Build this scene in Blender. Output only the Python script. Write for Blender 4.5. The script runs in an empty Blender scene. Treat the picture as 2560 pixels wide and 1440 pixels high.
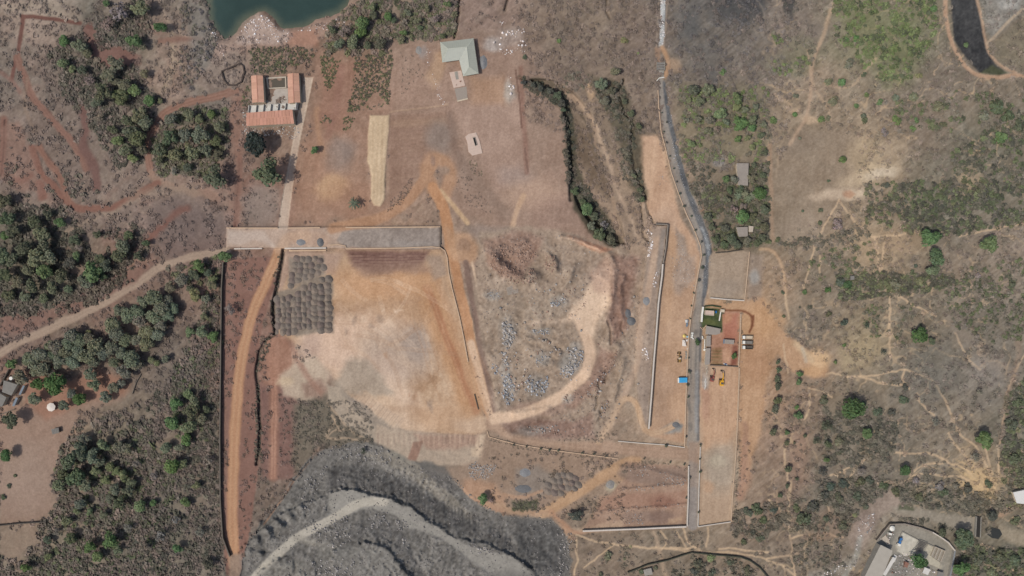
import bpy, math, random
import numpy as np
from mathutils import Vector

# ------------------------------------------------------------------ camera, sky, sun, exposure
SC = bpy.context.scene
ALT = 512.0            # height of the drone above the site, metres
S = 0.3                # metres on the ground for one unit of the site survey grid
COL = SC.collection

cam_d = bpy.data.cameras.new('camera')
cam_d.lens = 24.0
cam_d.sensor_width = 36.0
cam_d.clip_start = 1.0
cam_d.clip_end = 20000.0
cam = bpy.data.objects.new('camera', cam_d)
cam.location = (0, 0, ALT)
cam.rotation_euler = (0, 0, 0)
COL.objects.link(cam)
SC.camera = cam

SUN_EL = math.radians(57)
SH = Vector((0.87, 0.49)).normalized()          # way the shadows fall on the ground
world = bpy.data.worlds.new('World')
SC.world = world
world.use_nodes = True
wn = world.node_tree
wn.nodes.clear()
wo = wn.nodes.new('ShaderNodeOutputWorld')
bg = wn.nodes.new('ShaderNodeBackground')
sky = wn.nodes.new('ShaderNodeTexSky')
sky.sky_type = 'NISHITA'
sky.sun_disc = False
sky.sun_elevation = SUN_EL
sky.sun_rotation = math.atan2(-SH.x, -SH.y)
sky.dust_density = 3.0
bg.inputs['Strength'].default_value = 0.13
wn.links.new(sky.outputs['Color'], bg.inputs['Color'])
wn.links.new(bg.outputs['Background'], wo.inputs['Surface'])

sun_d = bpy.data.lights.new('sun', 'SUN')
sun_d.energy = 3.0
sun_d.angle = math.radians(0.5)
sun_d.color = (1.0, 0.95, 0.88)
sun = bpy.data.objects.new('sun', sun_d)
dvec = Vector((SH.x * math.cos(SUN_EL), SH.y * math.cos(SUN_EL), -math.sin(SUN_EL)))
sun.rotation_euler = dvec.to_track_quat('-Z', 'Y').to_euler()
sun.location = (-300, -170, 600)
COL.objects.link(sun)

SC.view_settings.view_transform = 'Standard'
SC.view_settings.look = 'None'
SC.view_settings.exposure = 0.0
SC.view_settings.gamma = 1.0
SC.view_settings.use_curve_mapping = False
K = 1.352               # picture brightness of a flat white surface under this sun and sky (sets albedo scale)
KC = np.array([1.0, 0.997, 1.045])

rng = np.random.default_rng(7)
random.seed(7)

def lin(c):
    c = np.asarray(c, dtype=np.float64) / 255.0
    l = np.where(c <= 0.04045, c / 12.92, ((c + 0.055) / 1.055) ** 2.4)
    return l

def alb(c):
    return np.clip(lin(c) / (K * KC), 0.0, 0.86)

# ------------------------------------------------------------------ survey grid and noise
STEP = 2.5
GX = np.arange(-120, 2680 + 0.1, STEP)
GY = np.arange(-120, 1560 + 0.1, STEP)
NX, NY = len(GX), len(GY)
PX, PY = np.meshgrid(GX, GY)
PX = PX.astype(np.float32); PY = PY.astype(np.float32)

def vnoise(seed, sx, sy=None, ang=0.0, X=None, Y=None):
    sy = sy or sx
    X = PX if X is None else X
    Y = PY if Y is None else Y
    if ang:
        c, s_ = math.cos(ang), math.sin(ang)
        X, Y = X * c + Y * s_, -X * s_ + Y * c
    u = X / sx + 1000.0; v = Y / sy + 1000.0
    iu = np.floor(u).astype(np.int64); iv = np.floor(v).astype(np.int64)
    fu = (u - iu).astype(np.float32); fv = (v - iv).astype(np.float32)
    fu = fu * fu * (3 - 2 * fu); fv = fv * fv * (3 - 2 * fv)
    tab = np.random.default_rng(seed).random(65536).astype(np.float32) * 2 - 1
    def h(a, b):
        return tab[(a * 7919 + b * 104729 + (a * b) % 331) & 65535]
    a = h(iu, iv); b = h(iu + 1, iv); c = h(iu, iv + 1); d = h(iu + 1, iv + 1)
    return (a * (1 - fu) + b * fu) * (1 - fv) + (c * (1 - fu) + d * fu) * fv

def fbm(seed, scale, octs=4, sy=None, ang=0.0, gain=0.55, X=None, Y=None):
    out = 0; amp = 1.0; tot = 0
    for o in range(octs):
        k = 2.0 ** o
        out = out + amp * vnoise(seed + o * 13, scale / k, (sy / k) if sy else None, ang, X, Y)
        tot += amp; amp *= gain
    return out / tot * 1.6

N_BIG = fbm(1, 160, 4)
N_MID = fbm(2, 45, 4)
N_SML = fbm(3, 14, 3)
N_FIN = fbm(4, 5, 2)
N_W1 = fbm(5, 40, 5)
N_W2 = fbm(6, 40, 5)
N_CL = fbm(8, 26, 3)
N_STR = fbm(9, 40, 3, sy=5, ang=math.radians(-35))

C = np.zeros((NY, NX, 3), np.float32)       # soil colour (as it shows in daylight)
H = np.zeros((NY, NX), np.float32)          # terrain height
CLS = np.zeros((NY, NX), np.int32)          # what the ground is at this spot
CLASSES = [('ground', 'dry open ground of soil, dead grass and stones')]
WILD = np.ones((NY, NX), np.float32)        # 1 where the ground is rough scrubland, 0 where it is cleared

def sstep(a, b, x):
    t = np.clip((x - a) / (b - a + 1e-9), 0, 1)
    return t * t * (3 - 2 * t)

def bbox(pts, m):
    xs = [p[0] for p in pts]; ys = [p[1] for p in pts]
    i0 = max(0, int((min(xs) - m - GX[0]) / STEP)); i1 = min(NX, int((max(xs) + m - GX[0]) / STEP) + 2)
    j0 = max(0, int((min(ys) - m - GY[0]) / STEP)); j1 = min(NY, int((max(ys) + m - GY[0]) / STEP) + 2)
    return slice(j0, max(j1, j0)), slice(i0, max(i1, i0))

def seg_dist(X, Y, pts, widths=None):
    best = np.full(X.shape, 1e9, np.float32); lat = np.zeros(X.shape, np.float32); wid = np.full(X.shape, 1.0, np.float32)
    for k in range(len(pts) - 1):
        ax, ay = pts[k][:2]; bx, by = pts[k + 1][:2]
        dx, dy = bx - ax, by - ay
        L2 = dx * dx + dy * dy + 1e-9
        t = np.clip(((X - ax) * dx + (Y - ay) * dy) / L2, 0, 1)
        qx = X - (ax + t * dx); qy = Y - (ay + t * dy)
        d = np.sqrt(qx * qx + qy * qy)
        m = d < best
        best = np.where(m, d, best)
        sg = (dx * (Y - ay) - dy * (X - ax)) / math.sqrt(L2)
        lat = np.where(m, sg, lat)
        if widths is not None:
            wid = np.where(m, widths[k] + t * (widths[k + 1] - widths[k]), wid)
    return best, lat, wid

def sdf(X, Y, pts):
    ins = np.zeros(X.shape, bool)
    n = len(pts)
    for k in range(n):
        ax, ay = pts[k][:2]; bx, by = pts[(k + 1) % n][:2]
        if ay == by: continue
        c = ((ay > Y) != (by > Y)) & (X < (bx - ax) * (Y - ay) / (by - ay) + ax)
        ins ^= c
    d, _, _ = seg_dist(X, Y, list(pts) + [pts[0]])
    return np.where(ins, d, -d)

def cls_id(name, label):
    for i, c in enumerate(CLASSES):
        if c == (name, label): return i
    CLASSES.append((name, label))
    return len(CLASSES) - 1

def poly_mask(pts, feather=4, warp=5):
    sl = bbox(pts, feather + warp * 2 + 4)
    X = PX[sl] + warp * N_W1[sl]; Y = PY[sl] + warp * N_W2[sl]
    d = sdf(X, Y, pts)
    return sl, sstep(-feather, feather, d)

def put(sl, m, col, amt=1.0, tex=6.0, cls=None, wild=None, tint=None):
    """lay a soil of the given colour where m says"""
    a = (m * amt)[..., None]
    t = (N_SML[sl] * 0.6 + N_FIN[sl] * 0.5 + N_MID[sl] * 0.5)[..., None] * tex
    c = np.asarray(col, np.float32)[None, None, :] + t * np.array([1, .95, .9], np.float32)
    C[sl] = C[sl] * (1 - a) + c * a
    if wild is not None:
        WILD[sl] = WILD[sl] * (1 - m) + wild * m
    if cls is not None:
        i = cls_id(*cls)
        CLS[sl] = np.where(m > 0.5, i, CLS[sl])

def poly(pts, col, feather=4, warp=5, amt=1.0, tex=6.0, cls=None, wild=None):
    sl, m = poly_mask(pts, feather, warp)
    put(sl, m, col, amt, tex, cls, wild)

def stroke(pts, w, col, feather=3, warp=3, amt=1.0, tex=5.0, cls=None, wild=None, ruts=None, smooth=2):
    if wild is None and w >= 8 and amt >= .8: wild = 0.0 if cls is not None else .2
    pts = [tuple(p) for p in pts]
    ws = [p[2] if len(p) > 2 else w for p in pts]
    for _ in range(smooth):
        q = [pts[0]]; qw = [ws[0]]
        for k in range(len(pts) - 1):
            a, b = pts[k], pts[k + 1]
            q += [(a[0] * .75 + b[0] * .25, a[1] * .75 + b[1] * .25), (a[0] * .25 + b[0] * .75, a[1] * .25 + b[1] * .75)]
            qw += [ws[k] * .75 + ws[k + 1] * .25, ws[k] * .25 + ws[k + 1] * .75]
        q.append(pts[-1]); qw.append(ws[-1]); pts, ws = q, qw
    sl = bbox(pts, max(ws) / 2 + feather + warp * 2 + 4)
    X = PX[sl] + warp * N_W1[sl]; Y = PY[sl] + warp * N_W2[sl]
    d, lat, wid = seg_dist(X, Y, pts, ws)
    m = sstep(-feather, feather, wid / 2 - d)
    put(sl, m, col, amt, tex, cls, wild)
    if ruts:
        off, rw, rc, ra = ruts
        for sg in (-1, 1):
            r = np.exp(-((lat - sg * off) / rw) ** 2) * m
            C[sl] = C[sl] * (1 - (r * ra)[..., None]) + np.asarray(rc, np.float32) * (r * ra)[..., None]
    return pts

def blob(cx, cy, rx, ry, col, amt=1.0, ang=0.0, soft=0.5, tex=6.0, wild=None, warp=8):
    R = max(rx, ry)
    sl = bbox([(cx - R, cy - R), (cx + R, cy + R)], 10 + warp)
    X = PX[sl] + warp * N_W1[sl] - cx; Y = PY[sl] + warp * N_W2[sl] - cy
    c, s_ = math.cos(ang), math.sin(ang)
    u = (X * c + Y * s_) / rx; v = (-X * s_ + Y * c) / ry
    m = sstep(1 + soft, 1 - soft, np.sqrt(u * u + v * v))
    put(sl, m, col, amt, tex, None, wild)

def raise_poly(pts, dz, feather=3, warp=0):
    sl, m = poly_mask(pts, feather, warp)
    H[sl] += m * dz

def set_poly(pts, z, feather=3, warp=0):
    sl, m = poly_mask(pts, feather, warp)
    H[sl] = H[sl] * (1 - m) + z * m

def trench(pts, w, depth, feather=2, warp=2, col=None, amt=1.0, cls=None):
    sl = bbox(pts, w + 12)
    X = PX[sl] + warp * N_W1[sl]; Y = PY[sl] + warp * N_W2[sl]
    d, _, _ = seg_dist(X, Y, pts)
    m = sstep(-feather, feather, w / 2 - d)
    H[sl] -= m * depth
    if col is not None: put(sl, m, col, amt, 4, cls)  # trench also darkened, its shade put into the soil colour

def hg(px, py):
    """terrain height at survey coordinates"""
    i = np.clip((np.asarray(px, float) - GX[0]) / STEP, 0, NX - 1.001); j = np.clip((np.asarray(py, float) - GY[0]) / STEP, 0, NY - 1.001)
    i0 = i.astype(int); j0 = j.astype(int); a = i - i0; b = j - j0
    return (H[j0, i0] * (1 - a) + H[j0, i0 + 1] * a) * (1 - b) + (H[j0 + 1, i0] * (1 - a) + H[j0 + 1, i0 + 1] * a) * b

def P(px, py, h=0.0):
    """survey coordinates of a point h above the terrain -> metres"""
    z = float(hg(px, py)) + h
    f = (ALT - z) / ALT
    return Vector(((px - 1280) * S * f, (720 - py) * S * f, z))
# ------------------------------------------------------------------ soils of the whole site
CTRL = [(100,20,150,132,118),(60,200,122,106,96),(250,60,108,100,90),(270,200,112,102,90),(430,180,142,120,105),(520,200,126,113,103),
(40,330,128,106,96),(160,330,120,100,90),(460,440,138,113,100),(100,450,128,105,95),(300,480,130,109,98),(400,540,126,104,95),(480,560,118,98,92),
(60,620,105,95,83),(250,720,122,98,88),(330,680,124,100,90),(150,720,102,93,80),(60,820,120,98,90),(450,900,112,99,91),(440,1080,113,101,91),
(300,1150,108,100,86),(60,1200,146,123,111),(60,1100,150,123,108),(100,1350,120,108,94),(400,1350,107,99,89),(530,1100,102,93,83),(100,1050,150,120,104),
(570,900,126,97,87),(660,1000,128,99,89),(700,1100,125,91,81),(640,1240,116,99,89),(860,220,132,106,91),(800,450,163,130,110),(1050,230,158,128,112),
(1050,400,153,124,107),(1230,300,162,134,118),(1180,420,142,119,106),(1350,350,145,122,108),(1380,500,156,129,114),(1000,30,126,108,95),(1200,40,138,115,105),
(1280,160,142,117,104),(1400,100,120,104,93),(1500,50,126,110,98),(1450,160,119,103,93),(1600,100,122,106,97),(1750,80,97,92,90),(1850,120,110,101,95),
(1800,30,86,83,83),(1760,200,112,101,93),(1580,330,119,105,93),(1500,300,130,112,98),(1620,400,190,156,129),(1600,280,126,109,98),(1980,60,126,113,105),
(2100,120,128,120,101),(2250,100,116,111,94),(2330,200,121,109,99),(2050,200,148,129,112),(2000,330,142,124,106),(2100,400,150,130,112),(2200,380,155,135,114),
(2300,300,126,111,99),(2450,220,122,109,97),(2450,350,112,106,94),(2350,500,106,101,90),(2500,520,110,104,94),(2050,560,146,127,109),(2200,620,150,130,109),
(2400,680,131,116,103),(2500,600,139,123,111),(1950,700,150,126,106),(2060,680,126,113,99),(2000,800,121,110,99),(2150,850,142,126,104),(2300,800,124,112,98),
(2450,800,116,107,97),(2300,950,113,106,98),(2450,950,124,115,107),(2520,1100,108,102,92),(2000,900,136,114,99),(1960,1100,141,117,102),(2100,1080,118,107,95),
(2200,1100,112,104,94),(2350,1060,124,112,100),(2450,1180,150,129,107),(2200,1200,112,103,93),(2350,1240,106,100,90),(2050,1230,114,104,94),(1960,1230,130,109,96),
(2000,1380,118,105,93),(2250,1290,138,126,114),(1700,1380,122,108,95),(1500,1380,126,109,96),(1850,1100,150,122,104),(1900,1200,131,111,97),(2500,1400,102,97,86),
(1400,1150,145,121,104),(1250,1180,150,126,109),(1300,650,150,124,110),(1350,800,150,131,114),(1450,700,155,133,118),(1550,800,150,124,107),(1500,1000,150,126,109),
(1400,1060,140,114,101),(1600,1000,150,131,116),(1680,700,165,139,119),(1690,850,178,146,119),(1700,950,182,149,123),(1800,1000,188,152,124),(1800,1200,165,144,123),
(1900,800,180,142,110),(1900,950,162,128,104),(750,1050,108,99,89),(900,1180,105,100,96),(1000,1300,104,101,98),(1250,1350,100,97,95),(700,1380,108,104,100),
(620,450,130,103,92),(660,520,138,112,100),(620,700,132,100,88),(900,760,178,142,112),(1800,450,128,113,100),(1750,560,128,112,100),(1900,560,120,108,94)]
_c = np.array(CTRL, np.float32)
_gx = np.arange(-130, 2720, 20.0); _gy = np.arange(-130, 1600, 20.0)
_X, _Y = np.meshgrid(_gx, _gy)
_w = 1.0 / (((_X[..., None] - _c[:, 0]) ** 2 + (_Y[..., None] - _c[:, 1]) ** 2) + 900.0) ** 1.7
_base = (_w[..., None] * _c[:, 2:]).sum(2) / _w.sum(2)[..., None]
_u = (PX + 25 * N_W1 + 130) / 20.0; _v = (PY + 25 * N_W2 + 130) / 20.0
_u = np.clip(_u, 0, len(_gx) - 1.01); _v = np.clip(_v, 0, len(_gy) - 1.01)
_i = _u.astype(int); _j = _v.astype(int); _a = (_u - _i)[..., None]; _b = (_v - _j)[..., None]
C[:] = (_base[_j, _i] * (1 - _a) + _base[_j, _i + 1] * _a) * (1 - _b) + (_base[_j + 1, _i] * (1 - _a) + _base[_j + 1, _i + 1] * _a) * _b

# scrubland texture: dead grass, bare soil patches, goat trails
_scr = N_MID * 0.7 + N_SML * 0.8 + N_FIN * 0.5 + N_STR * 0.6
C += (_scr * 11.0)[..., None] * np.array([1, .96, .9], np.float32)
_red = sstep(1250, 500, PX) * sstep(0.0, 0.7, N_BIG + 0.5 * N_MID)
C += _red[..., None] * np.array([5, -2, -3], np.float32)
_lit = sstep(-.05, .55, N_CL * .7 + N_MID * .5)[..., None] * .42
C[:] = C * (1 - _lit) + (C * .55 + np.array([92, 85, 77], np.float32) * .45 - 5) * _lit
_gr = sstep(.15, .7, -(N_CL * .6 + N_MID * .5 + N_SML * .3))[..., None] * .4
C[:] = C * (1 - _gr) + (C * .5 + np.array([172, 151, 130], np.float32) * .5) * _gr
_stk = fbm(61, 22, 3, sy=4.5, ang=math.radians(-40)) * sstep(1250, 1700, PX) + fbm(63, 20, 3, sy=5, ang=math.radians(-62)) * sstep(1500, 1000, PX) * .7
C += (_stk * 9.0)[..., None]
_trail = np.abs(fbm(21, 95, 3)); _trail2 = np.abs(fbm(31, 60, 3))
_tz = sstep(1850, 1980, PX) * 0.75 + sstep(560, 420, PX) * sstep(200, 500, PY) * 0.25
for _t in (_trail, _trail2):
    _m = sstep(0.04, 0.010, _t) * sstep(-0.35, 0.2, N_BIG) * _tz
    C[:] = C * (1 - _m[..., None]) + np.array([178, 152, 124], np.float32) * _m[..., None]

# ---- left half: red soil tracks, pond shore, clearings
poly([(0,40),(110,45),(210,60),(190,20),(90,0),(0,0)], (158,138,120), 20, 15, .6)
stroke([(55,42),(120,45),(200,58)], 10, (116,76,66), 2, 1.5)
stroke([(58,45),(52,90),(40,150),(30,198)], 10, (118,78,68), 2, 1.5)
stroke([(42,140),(62,190),(80,240),(110,275),(140,310),(175,350),(200,385),(215,420)], 18, (134,94,80), 3.5, 4, ruts=(4, 2, (150, 112, 96), .6), cls=('dirt_track', 'red-brown dirt track winding through scrub'))
stroke([(70,200),(60,260),(85,330)], 8, (145,118,100), 4, 4, .6)
stroke([(222,70),(232,110),(250,140),(290,125),(340,145),(300,150),(255,145)], 26, (122,82,73), 6, 8, .95)
stroke([(205,270),(215,320),(205,370),(235,420),(240,470)], 22, (120,84,76), 6, 6, .9)
stroke([(590,225),(540,240),(470,255),(420,275),(390,310),(370,350),(366,390),(378,430)], 19, (140,98,82), 3, 3, ruts=(4, 2, (160, 122, 104), .7), cls=('dirt_track', 'red-brown dirt track looping round the thicket'))
stroke([(378,430),(395,455),(430,468),(500,480),(540,490)], 20, (158,124,104), 6, 8, .8)
stroke([(395,460),(340,490),(280,520),(200,525),(160,500),(140,470),(100,430),(85,390),(82,370)], 18, (136,92,77), 4, 4, .97, cls=('dirt_track', 'red dirt track along the lower scrub'))
stroke([(100,460),(105,490)], 22, (140,92,78), 5, 4, .8)
stroke([(330,495),(420,480),(500,470)], 26, (150,126,108), 10, 10, .6)
stroke([(160,580),(230,550),(330,505)], 10, (152,128,110), 5, 5, .7)
poly([(380,520),(470,490),(560,560),(560,630),(430,640),(370,600)], (112,92,87), 14, 10, .7)
stroke([(360,600),(420,550),(470,520)], 18, (130,86,74), 8, 6, .8)
stroke([(12,300),(6,360),(2,430)], 18, (135,92,78), 5, 3, .9)
stroke([(12,300),(10,350),(3,440)], 3, (70,48,44), 1, 1, .8)
stroke([(600,395),(596,470),(588,565)], 14, (132,94,82), 3, 1.5, .9)
stroke([(599,395),(594,480),(587,565)], 3, (84,54,48), 1, .8, .9)
stroke([(400,0),(405,30),(425,60),(470,95),(520,100)], 5, (168,140,120), 3, 3, .7)
stroke([(420,70),(440,140),(420,190),(400,240)], 14, (165,140,116), 7, 8, .75)
stroke([(430,150),(470,170)], 8, (162,138,114), 5, 5, .6)
stroke([(400,100),(450,95),(500,98)], 14, (138,98,84), 6, 5, .8)
poly([(345,30),(365,20),(375,70),(420,85),(380,90),(345,80)], (140,104,92), 8, 6, .7)
poly([(470,0),(510,0),(525,60),(545,110),(510,180),(480,150)], (122,116,110), 12, 8, .7)
poly([(545,100),(590,80),(640,40),(700,70),(740,75),(800,40),(850,20),(890,0),(900,10),(830,60),(780,115),(640,118),(560,160),(530,150)], (160,130,116), 10, 8, .8)
poly([(590,105),(610,70),(640,35),(670,45),(690,72),(720,80),(740,95),(700,110),(620,115)], (168,146,136), 7, 6, .85, 16)
poly([(720,85),(790,70),(800,115),(720,118)], (160,116,98), 8, 6, .7)
poly([(535,150),(600,120),(620,150),(590,220),(540,215),(515,190)], (140,120,108), 8, 6, .8)
stroke([(500,470),(560,500),(590,530)], 16, (145,110,95), 8, 6, .6)
poly([(570,225),(620,215),(612,400),(600,560),(575,560),(570,420)], (142,106,92), 12, 8, .7)

poly([(0,320),(50,300),(70,350),(98,440),(100,480),(40,470),(0,450)], (140,102,88), 8, 8, .7)
poly([(208,62),(236,80),(262,110),(350,140),(352,165),(260,175),(228,150)], (130,94,84), 6, 8, .8)
stroke([(0,180),(30,200),(52,230)], 10, (138,102,90), 4, 4, .8)
stroke([(98,370),(120,400),(150,440),(172,500)], 16, (136,92,76), 4, 4, .9, ruts=(4, 2, (152, 110, 92), .6))
stroke([(80,440),(60,455),(40,450)], 14, (140,98,84), 5, 4, .8)
stroke([(590,250),(585,330),(600,400)], 18, (140,100,86), 8, 6, .6)
# gravel track below the woods
stroke([(-40,910),(0,885),(40,858),(100,833),(180,797),(260,757),(330,715),(380,680),(430,655),(490,641),(566,628)], 21, (160,138,121), 3, 2.5, .95, cls=('gravel_track', 'pale gravel track curving up to the embankment'), ruts=(4, 2, (170, 148, 131), .5), wild=0.1)
poly([(250,700),(330,670),(400,645),(330,705),(240,755),(150,795),(60,830),(0,830),(0,790),(120,770)], (126,94,84), 8, 6, .8)
# open yard at lower left
poly([(0,1010),(60,1015),(130,990),(300,950),(330,975),(300,1000),(190,1030),(180,1090),(140,1150),(125,1200),(135,1280),(100,1308),(0,1310)], (150,124,109), 9, 6, .8, wild=.25)
poly([(70,920),(160,950),(250,920),(330,960),(310,985),(200,1010),(120,1050),(60,1010)], (152,112,94), 10, 6, .85, wild=.3)
blob(60, 1190, 70, 80, (156,134,120), .5)
poly([(0,1320),(90,1315),(110,1350),(40,1400),(0,1390)], (146,124,108), 14, 10, .7, wild=.4)

# left boundary strip, orange dirt road and red verge
poly([(556,650),(705,640),(690,700),(650,840),(640,960),(645,1180),(625,1330),(600,1440),(565,1440),(552,1300),(550,900)], (132,98,87), 3, 2, .95, wild=.2)
poly([(640,960),(700,940),(745,1000),(745,1150),(735,1200),(655,1195)], (124,94,86), 6, 4, .9, wild=.2)
stroke([(570,660),(575,760),(562,1000),(560,1300)], 26, (138,106,95), 6, 4, .6)
stroke([(704,606),(692,650),(662,710),(632,780),(612,850),(598,950),(588,1050),(584,1150),(580,1280),(582,1360),(590,1470)], 27, (177,133,102), 4, 2, 1, 5, cls=('dirt_road', 'straight orange dirt road beside the left boundary wall'), wild=0, ruts=(6, 3, (190, 150, 118), .6))
poly([(574,1385),(604,1385),(606,1480),(570,1480)], (140,122,110), 5, 2, .8)
stroke([(683,900),(686,1000),(683,1100),(682,1190)], 26, (146,108,92), 6, 2, .8)
stroke([(683,930),(686,1000),(683,1100),(682,1190)], 15, (158,116,98), 3, 2, .7, ruts=(4, 1.5, (176, 134, 112), .8), cls=('dirt_road', 'narrow red dirt lane with wheel ruts'), wild=0)
poly([(655,850),(700,835),(740,870),(740,930),(700,960),(660,960)], (164,122,102), 12, 6, .85, wild=0)

# embankment road
poly([(566,570),(1100,567),(1101,622),(566,618)], (176,152,136), 2, 1, 1, 7, cls=('embankment_road', 'broad raised road of pale compacted gravel'), wild=0)
poly([(570,580),(660,576),(690,618),(640,600),(600,612),(570,610)], (186,166,153), 6, 6, .9)
poly([(860,570),(1100,567),(1101,622),(865,619),(845,604)], (147,134,126), 4, 4, .95, 10)
poly([(720,580),(800,575),(830,600),(820,618),(730,612)], (176,146,126), 8, 6, .7)
stroke([(705,622),(712,596),(760,590)], 30, (186,154,130), 8, 5, .7)
blob(1040, 608, 70, 10, (158,148,142), .5)
# concrete lane
poly([(760,193),(783,193),(771,250),(751,340),(736,430),(726,510),(719,574),(695,574),(705,500),(718,430),(737,330),(753,250)], (188,166,149), 1.5, .5, 1, 4, cls=('concrete_lane', 'straight pale concrete lane from the red sheds down to the embankment'), wild=0)
stroke([(763,194),(754,250),(738,330),(719,430),(706,500),(696,572)], 3, (200,180,162), 1, 0, .8)
stroke([(781,194),(770,250),(750,340),(735,430),(725,510),(718,572)], 3, (202,182,163), 1, 0, .8)

# upper middle yard
poly([(790,130),(985,140),(985,280),(925,290),(920,525),(1040,440),(1060,390),(1000,530),(900,545),(725,565),(740,440),(780,290)], (156,122,103), 14, 8, .6, wild=.25)
poly([(960,100),(1100,95),(1300,90),(1320,300),(1420,330),(1430,470),(1540,610),(1200,560),(1120,520),(1080,400),(980,420),(975,280)], (157,129,113), 14, 8, .65, wild=.2)
poly([(810,165),(890,155),(880,250),(860,330),(830,330),(795,300)], (150,110,93), 10, 6, .6, wild=.3)
stroke([(850,170),(845,250),(820,340)], 18, (142,104,90), 6, 4, .6)
stroke([(795,270),(790,330),(815,390)], 12, (176,136,108), 7, 5, .7)
blob(830, 470, 38, 32, (200,164,124), .9, 0, .5)
blob(850, 390, 35, 45, (136,122,116), .7, .5)
blob(790, 440, 70, 80, (160,122,100), .4)
blob(650, 510, 40, 50, (140,126,120), .7)
blob(880, 500, 60, 50, (158,118,96), .5)
poly([(615,490),(700,470),(695,560),(612,560)], (140,122,112), 10, 6, .6, wild=.3)
poly([(975,290),(1115,280),(1130,330),(1070,390),(1040,440),(970,510)], (146,116,100), 6, 4, .8, wild=.15)
stroke([(980,310),(1110,300)], 20, (160,130,108), 8, 3, .5)
stroke([(975,280),(1120,262)], 3, (190,160,130), 1.5, 1, .5)
for k in range(14):
    stroke([(980, 300 + k * 16), (1115 - k * 4, 292 + k * 16)], 2.2, (166, 137, 116) if k % 2 else (132, 103, 90), 1.5, 1.5, .35)
blob(1100, 340, 35, 40, (140,126,118), .7)
poly([(1125,260),(1300,240),(1315,430),(1240,480),(1200,400),(1150,330)], (166,138,123), 12, 6, .7, wild=.1)
blob(1250, 300, 50, 60, (172,145,130), .5)
blob(1290, 440, 40, 30, (165,145,136), .6)
blob(1330, 490, 75, 40, (182,152,132), .7)
blob(1390, 530, 60, 40, (150,122,110), .5)
stroke([(1284,566),(1288,530),(1310,490)], 14, (194,160,132), 4, 3, .8)
poly([(1090,130),(1110,120),(1115,170),(1085,220),(1060,190)], (182,150,122), 10, 6, .7)
poly([(1175,195),(1260,190),(1270,260),(1180,260)], (176,140,114), 14, 6, .7)
blob(1060, 130, 10, 16, (152,140,135), .8, .2)
blob(1226, 165, 1, 1, (150,150,150), .1)
blob(1232, 110, 26, 16, (175,165,160), .8, 0, .5, 22)
blob(1280, 95, 30, 25, (165,150,142), .7, 0, .6, 26)
blob(1272, 230, 14, 28, (165,158,150), .7, 0, .5, 20)
stroke([(1125,290),(1128,330),(1150,400),(1180,440)], 18, (132,108,96), 6, 5, .6)
stroke([(1150,400),(1200,470),(1260,540)], 40, (140,118,105), 14, 8, .5)
stroke([(1303,170),(1305,260),(1318,430)], 12, (136,100,88), 4, 1.5, .6)
stroke([(1289,175),(1298,240),(1304,320)], 2.5, (92,62,54), 1, .5, .8)
stroke([(1312,370),(1320,430)], 2.5, (100,78,70), 1, .5, .7)
# dark gully edges on the upper-middle right
poly([(1300,120),(1420,250),(1430,330),(1400,330),(1320,260)], (132,108,96), 10, 6, .5)

# central dirt roads
stroke([(830,572),(900,556),(960,545),(1010,512),(1050,460),(1078,415)], 26, (172,132,104), 5, 3, .95, cls=('dirt_road', 'orange dirt track curving up from the embankment to the turning loop'), wild=0)
stroke([(1082,480),(1060,430),(1075,396),(1110,400),(1130,440),(1110,490)], 34, (174,135,107), 8, 4, .9, wild=0)
blob(1110, 428, 13, 14, (150,126,110), .9)
blob(1075, 405, 6, 16, (140,112,98), .8)
stroke([(1102,478),(1130,512),(1168,556)], 12, (198,166,132), 3, 2, .9, cls=('dirt_track', 'pale side track cutting across to the quarry edge'), wild=0)
stroke([(1080,470),(1105,510),(1118,560),(1128,620),(1142,690),(1156,760),(1172,830),(1190,910),(1212,1000),(1232,1055)], 26, (184,137,102), 3, 2.5, 1, cls=('dirt_road', 'orange dirt road running down between the yard and the rock field'), wild=0)
stroke([(1178,860),(1196,930),(1216,1010),(1240,1060)], 23, (204,172,146), 4, 2, .95)
poly([(1110,570),(1180,590),(1210,620),(1180,660),(1135,650)], (182,144,114), 10, 7, .85, wild=0)
blob(1165, 612, 16, 12, (150,120,100), .8)
stroke([(1164,655),(1175,720),(1190,800),(1205,880),(1222,960),(1238,1030)], 14, (130,106,95), 2.5, 2, .95, wild=0)
stroke([(1180,655),(1195,730),(1208,800),(1220,880),(1230,940),(1246,1026)], 4.5, (206,176,150), 1.2, 1, .95)
poly([(1165,565),(1270,570),(1300,600),(1230,640),(1200,600)], (150,132,122), 10, 6, .8, wild=.2)

# central cleared yard
poly([(705,640),(860,628),(1105,625),(1120,650),(1140,760),(1170,880),(1196,1010),(1225,1070),(1180,1090),(1010,1075),(880,1000),(800,900),(690,830),(690,740)], (184,152,124), 6, 3, 1, 5, cls=('cleared_yard', 'wide levelled yard of orange and cream earth'), wild=0)
poly([(710,632),(860,630),(840,690),(740,650),(700,740),(690,700)], (168,140,124), 8, 5, .85)
_ys, _ym = poly_mask([(850,700),(1100,700),(1200,1040),(1000,1060),(760,930),(720,860)], 20, 10)
_yn = sstep(-.1, .6, N_MID[_ys] + .6 * N_SML[_ys]); C[_ys] += (_ym * _yn)[..., None] * np.array([7, 9, 10], np.float32)
_yn = sstep(.1, .7, -N_MID[_ys] - .5 * N_CL[_ys]); C[_ys] -= (_ym * _yn)[..., None] * np.array([10, 12, 12], np.float32)
blob(960, 715, 120, 48, (190,146,110), 1, 0, .7)
blob(1010, 800, 90, 60, (178,142,112), .8)
blob(850, 870, 100, 62, (208,178,157), 1, 0, .7)
blob(900, 835, 120, 52, (205,173,150), .8, 0, .7)
blob(960, 880, 60, 60, (206,180,158), .8, .5, .7)
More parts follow.
